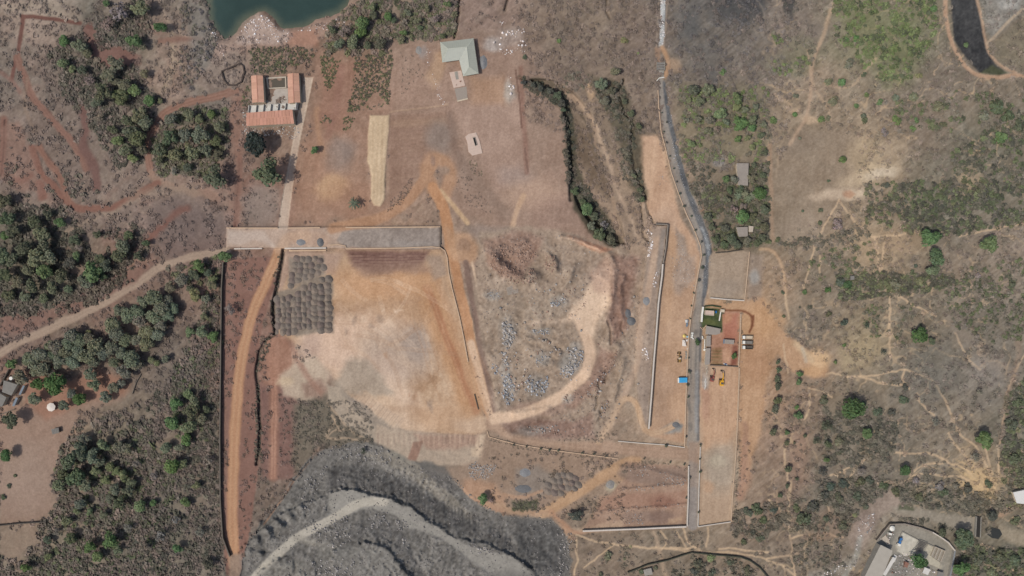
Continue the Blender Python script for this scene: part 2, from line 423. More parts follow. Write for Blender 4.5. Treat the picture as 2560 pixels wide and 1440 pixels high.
blob(780, 870, 26, 32, (184,156,140), .8)
blob(1000, 890, 85, 70, (176,154,138), .85)
blob(1040, 860, 35, 50, (168,150,138), .8)
blob(940, 930, 80, 40, (192,166,148), .6)
stroke([(1060,700),(1090,780),(1120,860),(1150,930),(1175,1010)], 64, (186,142,106), 16, 6, .9)
stroke([(1070,720),(1100,800),(1130,880),(1160,950),(1190,1030)], 18, (168,118,88), 5, 5, .9)
stroke([(1090,690),(1125,790),(1150,880),(1180,980)], 12, (176,136,106), 6, 4, .6)
for k in range(11):
    x = 1020 + k * 14
    stroke([(x - 30, 700), (x + 10, 800), (x + 45, 900), (x + 85, 1010)], 2.5, (196, 158, 126) if k % 2 else (168, 128, 98), 1.5, 3, .4)
blob(960, 1040, 110, 28, (204,176,152), .9, .3, .6)
blob(1000, 985, 60, 30, (208,180,158), .8, .6, .6)
blob(1110, 1040, 80, 30, (190,154,124), .7)
blob(1180, 1060, 50, 18, (200,172,148), .7)
poly([(865,625),(1075,628),(1060,655),(1020,672),(940,680),(880,668)], (118,88,80), 9, 4, .95, 6)
for k in range(4):
    stroke([(870, 640 + k * 6), (960, 642 + k * 7), (1060, 640 + k * 6)], 1.6, (172,140,122), .8, 1.5, .55)
poly([(880,660),(1060,655),(1080,680),(900,690)], (150,120,104), 10, 6, .7)
poly([(1065,640),(1110,640),(1115,690),(1080,700)], (160,138,122), 8, 5, .8)
poly([(845,700),(1080,690),(1090,730),(850,740)], (190,148,114), 14, 10, .6)
poly([(688,730),(740,718),(772,690),(830,688),(834,830),(740,842),(690,825)], (138,124,111), 5, 5, .95, 8)
poly([(724,645),(812,640),(814,685),(764,702),(724,722)], (138,124,112), 5, 5, .9, 8)
_r = random.Random(5)
for _k in range(34):
    x0, y0 = _r.uniform(830, 1000), _r.uniform(700, 900); a = _r.uniform(-.4, 1.2); L = _r.uniform(60, 170); b = _r.uniform(-.5, .5)
    pt = [(x0 + L * t * math.cos(a + b * t), y0 + L * t * math.sin(a + b * t)) for t in (0, .33, .66, 1)]
    stroke(pt, 2.6, (216,188,164) if _k % 2 else (172,138,112), 1.4, 2, .4, 3)
    stroke([(x + 6 * math.sin(a), y - 6 * math.cos(a)) for x, y in pt], 2.6, (216,188,164) if _k % 2 else (172,138,112), 1.4, 2, .35, 3)
for _k in range(24):
    blob(_r.uniform(820, 1120), _r.uniform(690, 1060), _r.uniform(4, 14), _r.uniform(3, 9), _r.choice([(150,128,112),(214,186,162),(168,132,106)]), .5, _r.uniform(0, 3), .5)
# grey spread in the yard and the dumped fans on its lower edge
poly([(845,925),(862,910),(880,905),(905,900),(925,912),(950,940),(975,970),(985,985),(960,1000),(915,1000),(880,985),(850,970),(835,950)], (163,147,131), 12, 14, .85, 8)
poly([(815,960),(850,968),(900,1010),(945,1060),(940,1105),(890,1085),(850,1050),(825,1010)], (164,147,131), 4, 4, .95, 5)
poly([(850,975),(905,1010),(970,1060),(1000,1085),(985,1095),(940,1070),(890,1030)], (146,131,119), 5, 4, .9, 5)
poly([(940,1060),(1000,1075),(1100,1085),(1210,1085),(1205,1150),(1170,1165),(1090,1165),(1030,1155),(985,1130),(935,1105)], (168,148,131), 4, 4, .95, 8)
poly([(1035,1085),(1200,1085),(1190,1110),(1140,1125),(1060,1120)], (160,128,112), 8, 6, .8, 10)
poly([(1032,1105),(1056,1100),(1040,1155),(1018,1150)], (140,106,92), 3, 3, .9)
poly([(1180,1118),(1210,1118),(1205,1145),(1180,1140)], (196,170,146), 4, 3, .8)
poly([(1195,1085),(1215,1085),(1195,1140),(1185,1135)], (200,174,150), 4, 3, .8)
for k in range(40):
    x = 945 + k * 6.6; L = 20 + 20 * random.random()
    stroke([(x, 1082 + 6 * random.random()), (x - 3 + 6 * random.random(), 1085 + L)], 2.2, (196,170,148) if k % 2 else (138,112,100), 1.2, 1, .45, smooth=0)
for k in range(26):
    t = k / 25.0; x = 890 + 110 * t; y = 985 + 75 * t
    stroke([(x + 8, y - 10), (x - 14, y + 16 + 6 * random.random())], 2.2, (186,165,148) if k % 2 else (150,136,124), 1.2, 1, .45, smooth=0)
poly([(695,940),(740,900),(790,890),(820,930),(815,985),(760,1000),(710,985)], (186,166,146), 8, 5, .9, 6, wild=0)
poly([(755,960),(800,945),(820,970),(805,995),(760,990)], (150,122,108), 8, 5, .8)
stroke([(728,860),(745,900),(775,950),(800,980)], 14, (158,122,106), 6, 4, .7)
blob(712, 955, 18, 14, (202,178,150), .8)

# rough ground below the yard
poly([(735,1005),(815,995),(850,1060),(930,1100),(900,1110),(800,1115),(740,1190),(730,1150)], (108,98,86), 8, 6, .8, wild=.9)
for pts in ([(820,1010),(850,1050),(880,1085),(920,1100)],[(840,1050),(825,1075),(812,1095)],[(860,1075),(830,1080),(815,1100)],[(822,1098),(870,1096),(920,1106)],[(830,1040),(850,1080)]):
    stroke(pts, 4, (176,150,126), 2, 4, .8)
poly([(1210,1095),(1300,1100),(1500,1125),(1570,1150),(1540,1180),(1480,1230),(1420,1290),(1300,1310),(1200,1300),(1120,1230),(1060,1180),(1120,1172),(1200,1150)], (150,126,109), 10, 6, .8, wild=.5)
poly([(1165,1195),(1240,1215),(1262,1240),(1270,1310),(1200,1300),(1150,1230)], (178,140,114), 10, 6, .8, wild=.1)
# ---- quarry spoil 
Q_OUT = [(735,1205),(770,1150),(830,1117),(900,1106),(960,1126),(1010,1150),(1060,1170),(1120,1190),(1160,1220),(1200,1262),(1260,1290),(1330,1290),(1385,1302),(1420,1340),(1432,1470),(595,1470),(612,1370),(650,1310),(700,1250)]
poly(Q_OUT, (114,110,106), 3, 9, 1, 14, cls=('quarry_spoil', 'dark grey quarry spoil in tipped terraces'), wild=0)
_sl = bbox(Q_OUT, 5)
poly([(1060,1150),(1110,1170),(1150,1215),(1135,1245),(1090,1225),(1040,1180)], (100,96,94), 5, 5, .8)
poly([(905,1140),(990,1130),(1060,1175),(1110,1225),(1150,1255),(1190,1300),(1150,1290),(1100,1250),(1040,1200),(960,1160)], (134,127,118), 6, 6, .95)
poly([(825,1170),(900,1160),(960,1180),(1040,1215),(1100,1260),(1180,1310),(1280,1345),(1300,1385),(1260,1370),(1200,1345),(1140,1335),(1060,1285),(1020,1255),(960,1235),(900,1220),(840,1225),(815,1230)], (96,93,91), 4, 5, .95, 12)
poly([(870,1330),(895,1300),(960,1300),(1010,1330),(1040,1400),(1060,1440),(1030,1440),(1000,1395),(960,1360),(917,1345),(895,1352)], (100,97,95), 5, 5, .9, 12)
poly([(1290,1290),(1400,1310),(1425,1440),(1340,1440),(1300,1380)], (88,86,85), 14, 8, .7, 9)
for k in range(150):
    t = random.random(); x = 830 + 440 * t; y = 1165 + (t ** 1.3) * 160
    L = 30 + 25 * random.random()
    stroke([(x, y), (x + 3 * random.random() - 1, y + L)], 1.8, (72,70,70) if k % 3 else (112,107,103), 1.2, 2, .5, smooth=0)
Q_FLOOR = [(820,1238),(852,1230),(870,1227),(902,1231),(940,1244),(975,1250),(1002,1265),(1025,1266),(1045,1283),(1070,1305),(1097,1320),(1140,1347),(1180,1368),(1240,1380),(1275,1390),(1320,1420),(1340,1450),(1250,1450),(1190,1410),(1150,1380),(1100,1345),(1060,1330),(1020,1320),(985,1285),(930,1275),(880,1278),(850,1296),(825,1285)]
poly(Q_FLOOR, (146,141,134), 3.5, 5, .95, 8, cls=('quarry_road', 'pale crushed-stone road over the spoil terraces'))
stroke([(615,1470),(650,1428),(700,1378),(740,1343),(800,1315),(850,1285),(900,1255),(960,1255)], 22, (176,168,156), 3, 2, .97, cls=('quarry_road', 'pale crushed-stone road over the spoil terraces'), ruts=(5, 2.2, (178, 170, 158), .6))
stroke([(740,1345),(790,1360),(830,1370)], 18, (150,143,133), 6, 4, .7)
poly([(800,1345),(880,1370),(920,1360),(960,1375),(985,1400),(1000,1430),(1010,1470),(900,1470),(860,1420),(790,1400)], (126,122,117), 7, 5, .8, 6)
poly([(640,1440),(680,1405),(760,1395),(775,1420),(780,1470),(640,1470)], (128,123,116), 8, 6, .8, 7)
poly([(1200,1420),(1270,1430),(1420,1440),(1420,1470),(1200,1470)], (120,116,112), 10, 6, .7)
stroke([(735,1205),(700,1255),(660,1310)], 4, (165,128,106), 2, 2, .8)
stroke([(700,1250),(755,1180),(800,1120)], 3, (150,120,102), 2, 2, .6)
poly([(1385,1300),(1410,1315),(1440,1350),(1425,1345)], (185,145,118), 5, 4, .8)

# ground between the quarry and the lower road
poly([(1290,1170),(1340,1165),(1400,1200),(1360,1240),(1290,1240)], (136,126,118), 10, 6, .7, wild=.2)
stroke([(1590,1148),(1540,1170),(1500,1195),(1450,1230),(1400,1262),(1360,1285)], 26, (182,146,114), 5, 3, .95, cls=('dirt_road', 'orange dirt track slanting down towards the spoil'), wild=0)
stroke([(1530,1185),(1570,1205),(1610,1215)], 18, (176,142,114), 7, 4, .8)
stroke([(1245,1260),(1290,1285),(1370,1285)], 16, (176,144,118), 6, 3, .85, wild=0)
stroke([(1260,1235),(1300,1245),(1355,1228)], 9, (178,142,116), 3, 3, .8, wild=0)
poly([(1280,1252),(1345,1248),(1345,1275),(1285,1278)], (82,82,66), 5, 4, .85)
stroke([(1380,1280),(1410,1310),(1440,1335),(1480,1320)], 12, (172,132,106), 5, 3, .85)
blob(1525, 1212, 14, 14, (178,164,142), .9)
# lower plots
poly([(1560,1155),(1722,1165),(1718,1318),(1450,1330),(1480,1290),(1530,1230),(1570,1190)], (160,130,112), 5, 3, .9, 7, wild=.2)
poly([(1550,1165),(1720,1170),(1720,1200),(1660,1215),(1580,1205),(1545,1185)], (138,116,104), 7, 5, .8)
poly([(1500,1240),(1715,1225),(1715,1262),(1490,1275)], (158,122,104), 6, 4, .8)
blob(1655, 1252, 30, 15, (136,98,84), .7)
poly([(1560,1280),(1620,1275),(1640,1300),(1600,1312),(1550,1305)], (140,118,106), 8, 5, .7)
blob(1650, 1290, 30, 16, (120,98,90), .6)
poly([(1440,1320),(1560,1300),(1560,1322),(1460,1330)], (186,158,134), 7, 5, .7)
poly([(1670,1296),(1710,1292),(1705,1306),(1670,1308)], (178,148,122), 4, 3, .7)

# lower cross road and asphalt road
stroke([(1228,1060),(1270,1088),(1340,1100),(1420,1110),(1500,1118),(1600,1128),(1720,1136)], 30, (164,136,116), 5, 2, .95, cls=('dirt_road', 'wide brown dirt road across the lower site'), ruts=(5, 3, (178, 148, 126), .5), wild=0)
stroke([(1735,1120),(1735,1160),(1733,1230),(1731,1312)], 27, (150,135,125), 2, 1, .95, 6, cls=('paved_road', 'narrow grey road between the lower plots'), wild=0)
stroke([(1733,1230),(1731,1312)], 26, (142,134,130), 4, 1, .8)
RD = [(1652,196,12),(1657,240,15),(1662,285,22),(1672,330,28),(1682,375,32),(1697,440,34),(1713,490,35),(1737,540,36),(1755,588,36),(1764,640,32),(1757,690,30),(1747,750,27),(1741,830,31),(1737,900,33),(1733,1000,33),(1732,1110,31)]
stroke(RD, 30, (146,137,129), 1.8, 1.4, 1, 10, cls=('asphalt_road', 'grey asphalt road winding down the middle right of the site'), wild=0)
stroke([(1660,205,6),(1667,260,9),(1674,300,12),(1687,350,12),(1698,400,13),(1710,450,13),(1727,500,14),(1750,550,16),(1768,600,17),(1773,645,16),(1766,690,14),(1759,740,10)], 12, (98,99,102), 1.5, 1.4, .95, 16, wild=0)
stroke([(1755,570,6),(1770,610,9),(1771,650,9)], 8, (150,154,158), 2.5, 2, .7, 30)
stroke([(1722,800),(1720,900),(1716,1000),(1714,1100)], 7, (152,132,116), 3, 4, .7)
stroke([(1655,300),(1672,375),(1690,450),(1720,540),(1745,600)], 5, (150,132,118), 2.5, 4, .6)
stroke([(1736,750),(1731,900),(1727,1100)], 15, (154,140,127), 5, 5, .75)
stroke([(1732,780),(1728,900),(1724,1050)], 3, (122,112,106), 2, 3, .6)
for _k in range(14):
    blob(1725 + random.uniform(-8, 24), 780 + _k * 24, random.uniform(3, 8), random.uniform(6, 16), random.choice([(146,134,124),(108,102,98),(138,126,116)]), .55, 0, .6)
stroke([(1758,740),(1752,830),(1750,900),(1746,1000),(1745,1100)], 5, (92,90,92), 2, 1, .8)
stroke([(1742,930),(1741,1000),(1740,1080)], 9, (142,140,140), 3, 1.5, .7, 14)
stroke([(1741,850),(1739,930)], 4, (98,94,92), 2, 1, .5)
poly([(1720,1105),(1750,1105),(1752,1160),(1718,1150)], (160,134,116), 5, 3, .8)
# stone channel at the top
stroke([(1661,-60),(1659,0),(1656,60),(1653,118)], 12, (188,189,188), 1.5, 1, .95, 26, cls=('stone_channel', 'pale stone-filled channel running down from the top edge'), wild=0)
for dx in (-11, 10):
    stroke([(1660 + dx, -60), (1658 + dx, 0), (1654 + dx, 70), (1650 + dx * .8, 118)], 3, (158,140,126), 1, .6, .8)
stroke([(1655,118),(1667,138),(1672,165),(1664,190)], 12, (184,146,114), 4, 2, .95, cls=('dirt_track', 'short orange bypass around the culvert'), wild=0)
blob(1685, 165, 20, 18, (170,140,116), .7)
poly([(1638,118),(1652,118),(1650,160),(1640,160)], (150,118,98), 3, 2, .7)

# pale strips beside the asphalt road
poly([(1582,332),(1640,340),(1660,400),(1678,470),(1700,540),(1738,600),(1748,635),(1735,650),(1680,640),(1668,562),(1625,540),(1606,470),(1590,400)], (192,156,129), 6, 4, .95, 6, cls=('earth_strip', 'long strip of cleared pale earth beside the asphalt road'), wild=0)
blob(1620, 430, 22, 70, (202,168,140), .7, .15)
blob(1655, 560, 40, 40, (190,160,138), .6)
poly([(1668,570),(1740,620),(1752,650),(1742,720),(1726,830),(1718,940),(1713,1110),(1625,1090),(1622,1065),(1634,900),(1645,760),(1652,680)], (180,146,120), 4, 2, .95, 6, cls=('earth_yard', 'narrow yard of trampled orange earth between the long wall and the road'), wild=0)
poly([(1675,640),(1735,640),(1740,700),(1700,740),(1665,720)], (160,140,126), 10, 6, .8, 10)
stroke([(1672,580),(1690,640),(1672,700),(1668,800)], 20, (190,154,124), 8, 5, .7)
poly([(1690,570),(1710,590),(1720,640),(1695,640)], (150,136,126), 6, 4, .7, 14)
blob(1690, 870, 22, 110, (184,150,122), .6)
blob(1665, 1000, 26, 60, (170,140,118), .6)
blob(1690, 1020, 26, 40, (196,160,130), .7)
poly([(1645,1080),(1665,1065),(1690,1050),(1705,1065),(1700,1082),(1665,1085)], (142,142,140), 6, 5, .8, 8)
blob(1690, 1065, 12, 9, (104,112,118), .7)
stroke([(1650,930),(1640,1040)], 10, (160,132,112), 5, 3, .5)
# raised strip left of the wall
poly([(1632,565),(1670,562),(1660,650),(1650,700),(1640,800),(1632,900),(1622,1070),(1600,1070),(1590,900),(1600,760),(1615,650)], (150,132,120), 7, 4, .8, 8, wild=.2)
stroke([(1645,600),(1630,680),(1615,760),(1600,830),(1592,900),(1575,960),(1550,1000)], 18, (176,150,130), 5, 3, .9, cls=('dirt_track', 'pale dirt track along the foot of the long wall'), wild=0)
poly([(1655,572),(1668,572),(1658,650),(1650,690),(1640,690),(1648,620)], (144,132,124), 4, 3, .8)
stroke([(1495,1105),(1520,1062),(1545,1012),(1565,992),(1588,1002),(1600,1030),(1606,1065),(1622,1084),(1650,1082),(1690,1062)], 14, (182,150,122), 3, 2, .95, cls=('dirt_track', 'hairpin dirt track around the end of the long wall'), ruts=(3.2, 1.4, (196, 166, 138), .7), wild=0)
stroke([(1550,1000),(1530,1050),(1500,1100)], 20, (184,156,132), 5, 3, .8)

# rock field between the central road and the long wall
poly([(1200,580),(1290,570),(1400,575),(1480,600),(1560,625),(1600,640),(1590,760),(1590,900),(1540,1010),(1495,1100),(1400,1105),(1280,1085),(1240,1050),(1215,900),(1185,740)], (158,138,121), 8, 6, .85, 9, wild=.15)
poly([(1210,600),(1290,580),(1360,590),(1340,650),(1310,700),(1250,690),(1220,660)], (146,116,102), 10, 7, .8, 9)
poly([(1420,590),(1470,605),(1530,625),(1500,635),(1450,612)], (196,140,112), 6, 5, .85)
stroke([(1405,592),(1440,600),(1480,618),(1500,628)], 4, (206,174,150), 2, 2, .8)
poly([(1530,640),(1600,640),(1585,700),(1570,820),(1530,860),(1520,760)], (140,108,95), 12, 8, .8, 12)
poly([(1500,870),(1540,880),(1510,950),(1440,1020),(1400,1010),(1470,950)], (150,118,104), 10, 6, .7, 9)
poly([(1250,1040),(1400,1050),(1480,1040),(1490,1090),(1380,1100),(1260,1075)], (136,108,97), 10, 8, .8, 9)
blob(1350, 1020, 70, 20, (150,118,104), .5)
poly([(1230,720),(1400,720),(1420,800),(1300,820),(1220,800)], (150,132,116), 14, 8, .6)
blob(1500, 690, 40, 45, (162,140,124), .6)
blob(1420, 660, 30, 25, (166,146,130), .6)
stroke([(1235,1050),(1300,1036),(1370,1008),(1430,972),(1468,930),(1478,880),(1468,840),(1450,800)], 28, (212,181,155), 5, 4, .97, cls=('dirt_road', 'cream haul road sweeping through the rock field'), wild=0)
poly([(1410,795),(1460,740),(1490,690),(1520,700),(1528,760),(1500,800),(1488,850),(1470,840),(1440,800)], (214,185,160), 8, 6, .95)
poly([(1470,690),(1520,640),(1540,680),(1520,740),(1490,730)], (182,150,132), 10, 7, .7)
stroke([(1310,805),(1370,803),(1420,800)], 12, (188,164,144), 6, 4, .7)
for (x, y, r, q) in [(1270,830,22,40),(1265,930,18,30),(1275,970,18,34),(1340,960,26,30),(1425,900,28,30),(1440,865,16,16),(1355,895,18,14),(1355,828,26,10),(1400,755,22,14),(1232,738,20,12),(1418,995,18,12),(1330,1075,40,12),(1420,910,24,24)]:
    blob(x, y, r, q, (148,142,136), .6, 0, .5, 18)
poly([(1410,300),(1530,610),(1560,615),(1600,560),(1590,480),(1560,300),(1500,220),(1420,230)], (126,108,94), 14, 8, .5)
stroke([(1420,240),(1460,270),(1500,330),(1525,420),(1545,490),(1575,540),(1590,590)], 9, (160,136,116), 6, 5, .7)
stroke([(1480,300),(1500,400),(1530,480),(1540,600)], 7, (150,124,106), 5, 5, .6)
blob(1475, 222, 10, 24, (188,156,126), .8, .1)
poly([(1360,520),(1440,500),(1530,615),(1480,605),(1400,570)], (146,120,106), 10, 6, .6)

poly([(1300,192),(1345,204),(1400,228),(1430,262),(1440,330),(1450,420),(1470,480),(1520,540),(1552,612),(1530,620),(1480,590),(1440,530),(1424,460),(1416,340),(1405,270),(1340,220)], (78,72,60), 6, 7, .95, 12)
poly([(1440,300),(1480,330),(1510,420),(1520,500),(1470,450),(1445,380)], (98,82,70), 10, 8, .85, 12)
poly([(1478,185),(1560,212),(1600,320),(1618,500),(1592,505),(1566,420),(1540,330),(1500,250)], (84,77,64), 9, 8, .9, 12)
stroke([(1385,225),(1430,236),(1462,270),(1500,330),(1522,410),(1545,490),(1572,540),(1592,600)], 9, (170,146,126), 4, 5, .85)
stroke([(1430,262),(1470,310),(1495,390),(1525,470)], 4, (84,74,66), 2, 4, .8)
# right compound: yards, plots, lawn
poly([(1772,640),(1786,628),(1874,627),(1862,752),(1770,746)], (166,146,127), 3, 2, .95, 5, cls=('earth_plot', 'walled square plot of bare beige earth'), wild=0)
blob(1820, 720, 40, 22, (152,136,122), .6)
poly([(1874,628),(1912,640),(1905,700),(1900,760),(1865,755)], (152,134,120), 7, 5, .8, 9, wild=.2)
blob(1888, 690, 12, 20, (160,156,152), .8)
poly([(1862,752),(1905,745),(1925,790),(1965,830),(2010,870),(2065,905),(2070,940),(2030,945),(1985,930),(1950,890),(1925,910),(1915,1000),(1890,1120),(1862,1230),(1846,1180),(1850,920),(1852,780),(1765,770),(1768,748)], (182,144,112), 7, 5, .9, 6, wild=.05)
blob(1900, 810, 40, 50, (188,146,108), .7)
blob(1890, 900, 30, 60, (174,132,102), .5)
blob(2045, 900, 24, 28, (208,172,134), .9)
blob(2030, 930, 26, 10, (190,150,112), .8)
stroke([(1990,860),(2030,900)], 16, (196,168,136), 7, 4, .8)
stroke([(2005,870),(2015,905)], 8, (190,176,158), 4, 3, .7)
poly([(1756,918),(1850,916),(1843,1100),(1829,1307),(1746,1316),(1749,1120)], (174,148,125), 2.5, 1, 1, 5, cls=('compacted_yard', 'long walled yard, orange at the top and grey-beige below'), wild=0)
poly([(1756,920),(1850,918),(1845,1060),(1820,1110),(1760,1120),(1750,1080)], (189,152,123), 10, 5, .9)
blob(1800, 1000, 26, 60, (194,158,130), .6)
blob(1800, 1170, 40, 60, (164,149,133), .8)
blob(1795, 1155, 18, 20, (176,162,142), .8)
blob(1770, 1220, 14, 14, (184,146,116), .6)
blob(1765, 1000, 12, 50, (176,136,116), .6)
for k in range(8):
    stroke([(1812, 960), (1790 + k * 6, 1090)], 2, (204,170,140) if k % 2 else (176,142,116), 1.2, 1.5, .4)
poly([(1806,778),(1850,780),(1843,916),(1776,914),(1776,840),(1806,830)], (170,128,106), 3, 2, 1, 8, wild=0)
poly([(1808,785),(1845,785),(1843,848),(1808,848)], (172,114,94), 7, 5, .9)
blob(1820, 795, 14, 12, (184,136,106), .8)
poly([(1832,865),(1845,865),(1843,915),(1828,915)], (126,76,62), 4, 3, .8)
poly([(1780,870),(1806,870),(1804,912),(1778,912)], (140,106,76), 4, 3, .8, 12)
for k in range(5):
    stroke([(1779, 876 + k * 8), (1804, 878 + k * 8)], 2, (96,90,58), 1, 1, .7, smooth=0)
blob(1815, 890, 10, 18, (192,150,120), .7)
poly([(1758,768),(1806,772),(1806,832),(1790,826),(1755,818)], (70,82,52), 2, 1, .95, 12, cls=('lawn', 'small watered green lawn beside the site office'), wild=0)
blob(1780, 808, 20, 8, (100,104,62), .7)
poly([(1748,905),(1778,914),(1776,960),(1754,950)], (158,140,126), 5, 3, .8, 14)
blob(1768, 955, 9, 16, (168,158,150), .8, 0, .5, 26)
for pts in ([(1800,774),(1830,776),(1852,776),(1870,782),(1882,796)],[(1882,790),(1880,812),(1874,832)]):
    stroke(pts, 5, (118,72,50), 2, 2.5, .9)
stroke([(1878,790),(1880,815)], 7, (120,74,52), 3, 3, .8)
poly([(1852,1100),(1870,1090),(1880,1200),(1860,1250),(1845,1250)], (168,132,110), 8, 5, .7, wild=.2)
stroke([(1862,1060),(1862,1150),(1850,1240)], 14, (160,124,104), 6, 4, .7)

# orchard and houses right of the road
poly([(1690,210),(1915,215),(1925,390),(1700,400)], (122,114,92), 14, 10, .5)
poly([(1760,410),(1920,390),(1920,610),(1790,630)], (116,103,88), 10, 6, .6)
blob(1800, 480, 30, 12, (150,116,98), .7)
blob(1775, 525, 26, 9, (158,124,104), .7, -.15)
blob(1800, 410, 16, 12, (144,140,138), .7)
stroke([(1924,360),(1928,450),(1930,600)], 12, (172,142,118), 4, 3, .8, wild=.1)
stroke([(1975,320),(1950,360),(1940,450)], 4, (172,148,124), 2, 2, .7)
stroke([(1900,622),(1935,625),(1955,660),(1965,710),(1965,735)], 8, (186,154,124), 3, 2, .85)
poly([(1930,430),(1990,330),(2090,320),(2160,380),(2140,470),(2090,520),(1950,600),(1930,600)], (146,128,110), 14, 10, .7, wild=.25)
blob(1990, 350, 60, 35, (128,112,98), .5, -.3)
blob(2000, 570, 55, 30, (150,132,116), .6, -.2)
blob(2170, 440, 76, 22, (186,164,138), .9, -.3)
blob(2205, 435, 38, 12, (192,174,154), .9, -.3, .5, 14)
blob(2110, 486, 80, 12, (192,170,148), .9, -.1)
blob(2120, 484, 16, 7, (170,126,100), .7)
blob(2160, 390, 40, 40, (172,150,122), .6)
blob(2425, 450, 36, 34, (164,142,118), .7)
blob(2190, 620, 70, 50, (164,140,114), .6)
blob(2260, 600, 60, 34, (158,134,110), .6)
# top right: burnt patch, dirt loops, ash ground
poly([(2372,-40),(2432,-40),(2458,70),(2463,120),(2488,162),(2520,182),(2500,190),(2450,180),(2412,142),(2386,100)], (60,60,62), 3, 3, .97, 12, cls=('burnt_ground', 'tongue of burnt black ground inside the dirt loop'), wild=.05)
poly([(2480,165),(2520,180),(2495,190),(2450,182)], (86,90,62), 5, 4, .7)
poly([(2440,-40),(2600,-40),(2570,20),(2480,95),(2465,80)], (128,124,120), 10, 6, .8, 20)
poly([(2490,0),(2560,-10),(2540,25),(2500,25)], (168,164,160), 8, 5, .8, 24)
poly([(2480,110),(2570,40),(2600,170),(2500,160)], (120,110,94), 10, 6, .7)
stroke([(2362,-40),(2364,40),(2372,90),(2392,135),(2416,172),(2450,190),(2490,196),(2530,186),(2600,196)], 11, (182,148,122), 3, 2, .9, cls=('dirt_track', 'tan dirt track around the burnt ground'), wild=0)
stroke([(2432,-40),(2455,50),(2465,115),(2475,140),(2500,165),(2540,182)], 7, (176,146,122), 2.5, 2, .9, cls=('dirt_track', 'tan dirt track on the far side of the burnt ground'), wild=0)
stroke([(2600,-10),(2540,35),(2468,108)], 7, (176,156,134), 2.5, 2, .85, cls=('dirt_track', 'tan dirt track on the far side of the burnt ground'), wild=0)
poly([(1800,-40),(1905,-40),(1910,30),(1860,60),(1790,40)], (72,71,73), 16, 12, .9)
poly([(1950,-40),(1985,-40),(1982,40),(1960,45)], (60,60,62), 7, 6, .9)
stroke([(1950,0),(1952,30),(1975,60)], 3, (150,132,120), 1.5, 2, .7)
stroke([(1890,0),(1915,35),(1905,60),(1908,90)], 4, (138,126,118), 2, 3, .6)
blob(1720, 60, 26, 40, (84,84,86), .6)
blob(1760, 150, 40, 40, (92,90,90), .4)
blob(1780, 190, 16, 22, (86,86,88), .5)
poly([(1945,20),(2090,60),(2000,200),(1920,180)], (124,112,104), 20, 12, .5)
for (x, y, rx, ry, a) in [(2140,40,60,40,.7),(2200,80,70,60,.7),(2290,30,50,40,.6),(2240,140,60,60,.7),(2180,140,50,30,.5),(2290,120,40,50,.5),(2000,130,50,40,.45),(1970,165,50,22,.5),(2230,200,40,30,.6),(2260,60,30,30,.5)]:
    blob(x, y, rx, ry, (112,116,82), a * .6, .2, .6, 14)
stroke([(2080,10),(2072,40),(2060,80),(2048,110)], 10, (184,158,132), 4, 3, .8)
stroke([(2048,110),(2030,160),(2030,220),(2020,290),(1990,330),(1975,360)], 8, (182,154,130), 4, 3, .8)
stroke([(2020,120),(2020,150),(2028,190)], 5, (180,152,128), 3, 3, .7)
stroke([(2030,200),(2050,240),(2075,280),(2080,310)], 6, (178,152,128), 3, 3, .7)
stroke([(1940,240),(1975,255),(1980,280),(2000,270)], 10, (184,158,132), 5, 5, .7)
stroke([(2060,210),(2100,222),(2140,210),(2150,190),(2190,145)], 5, (176,150,126), 3, 3, .7)
blob(2025, 295, 22, 12, (186,158,132), .7)
stroke([(2190,285),(2220,262)], 4, (176,150,126), 2, 2, .6)
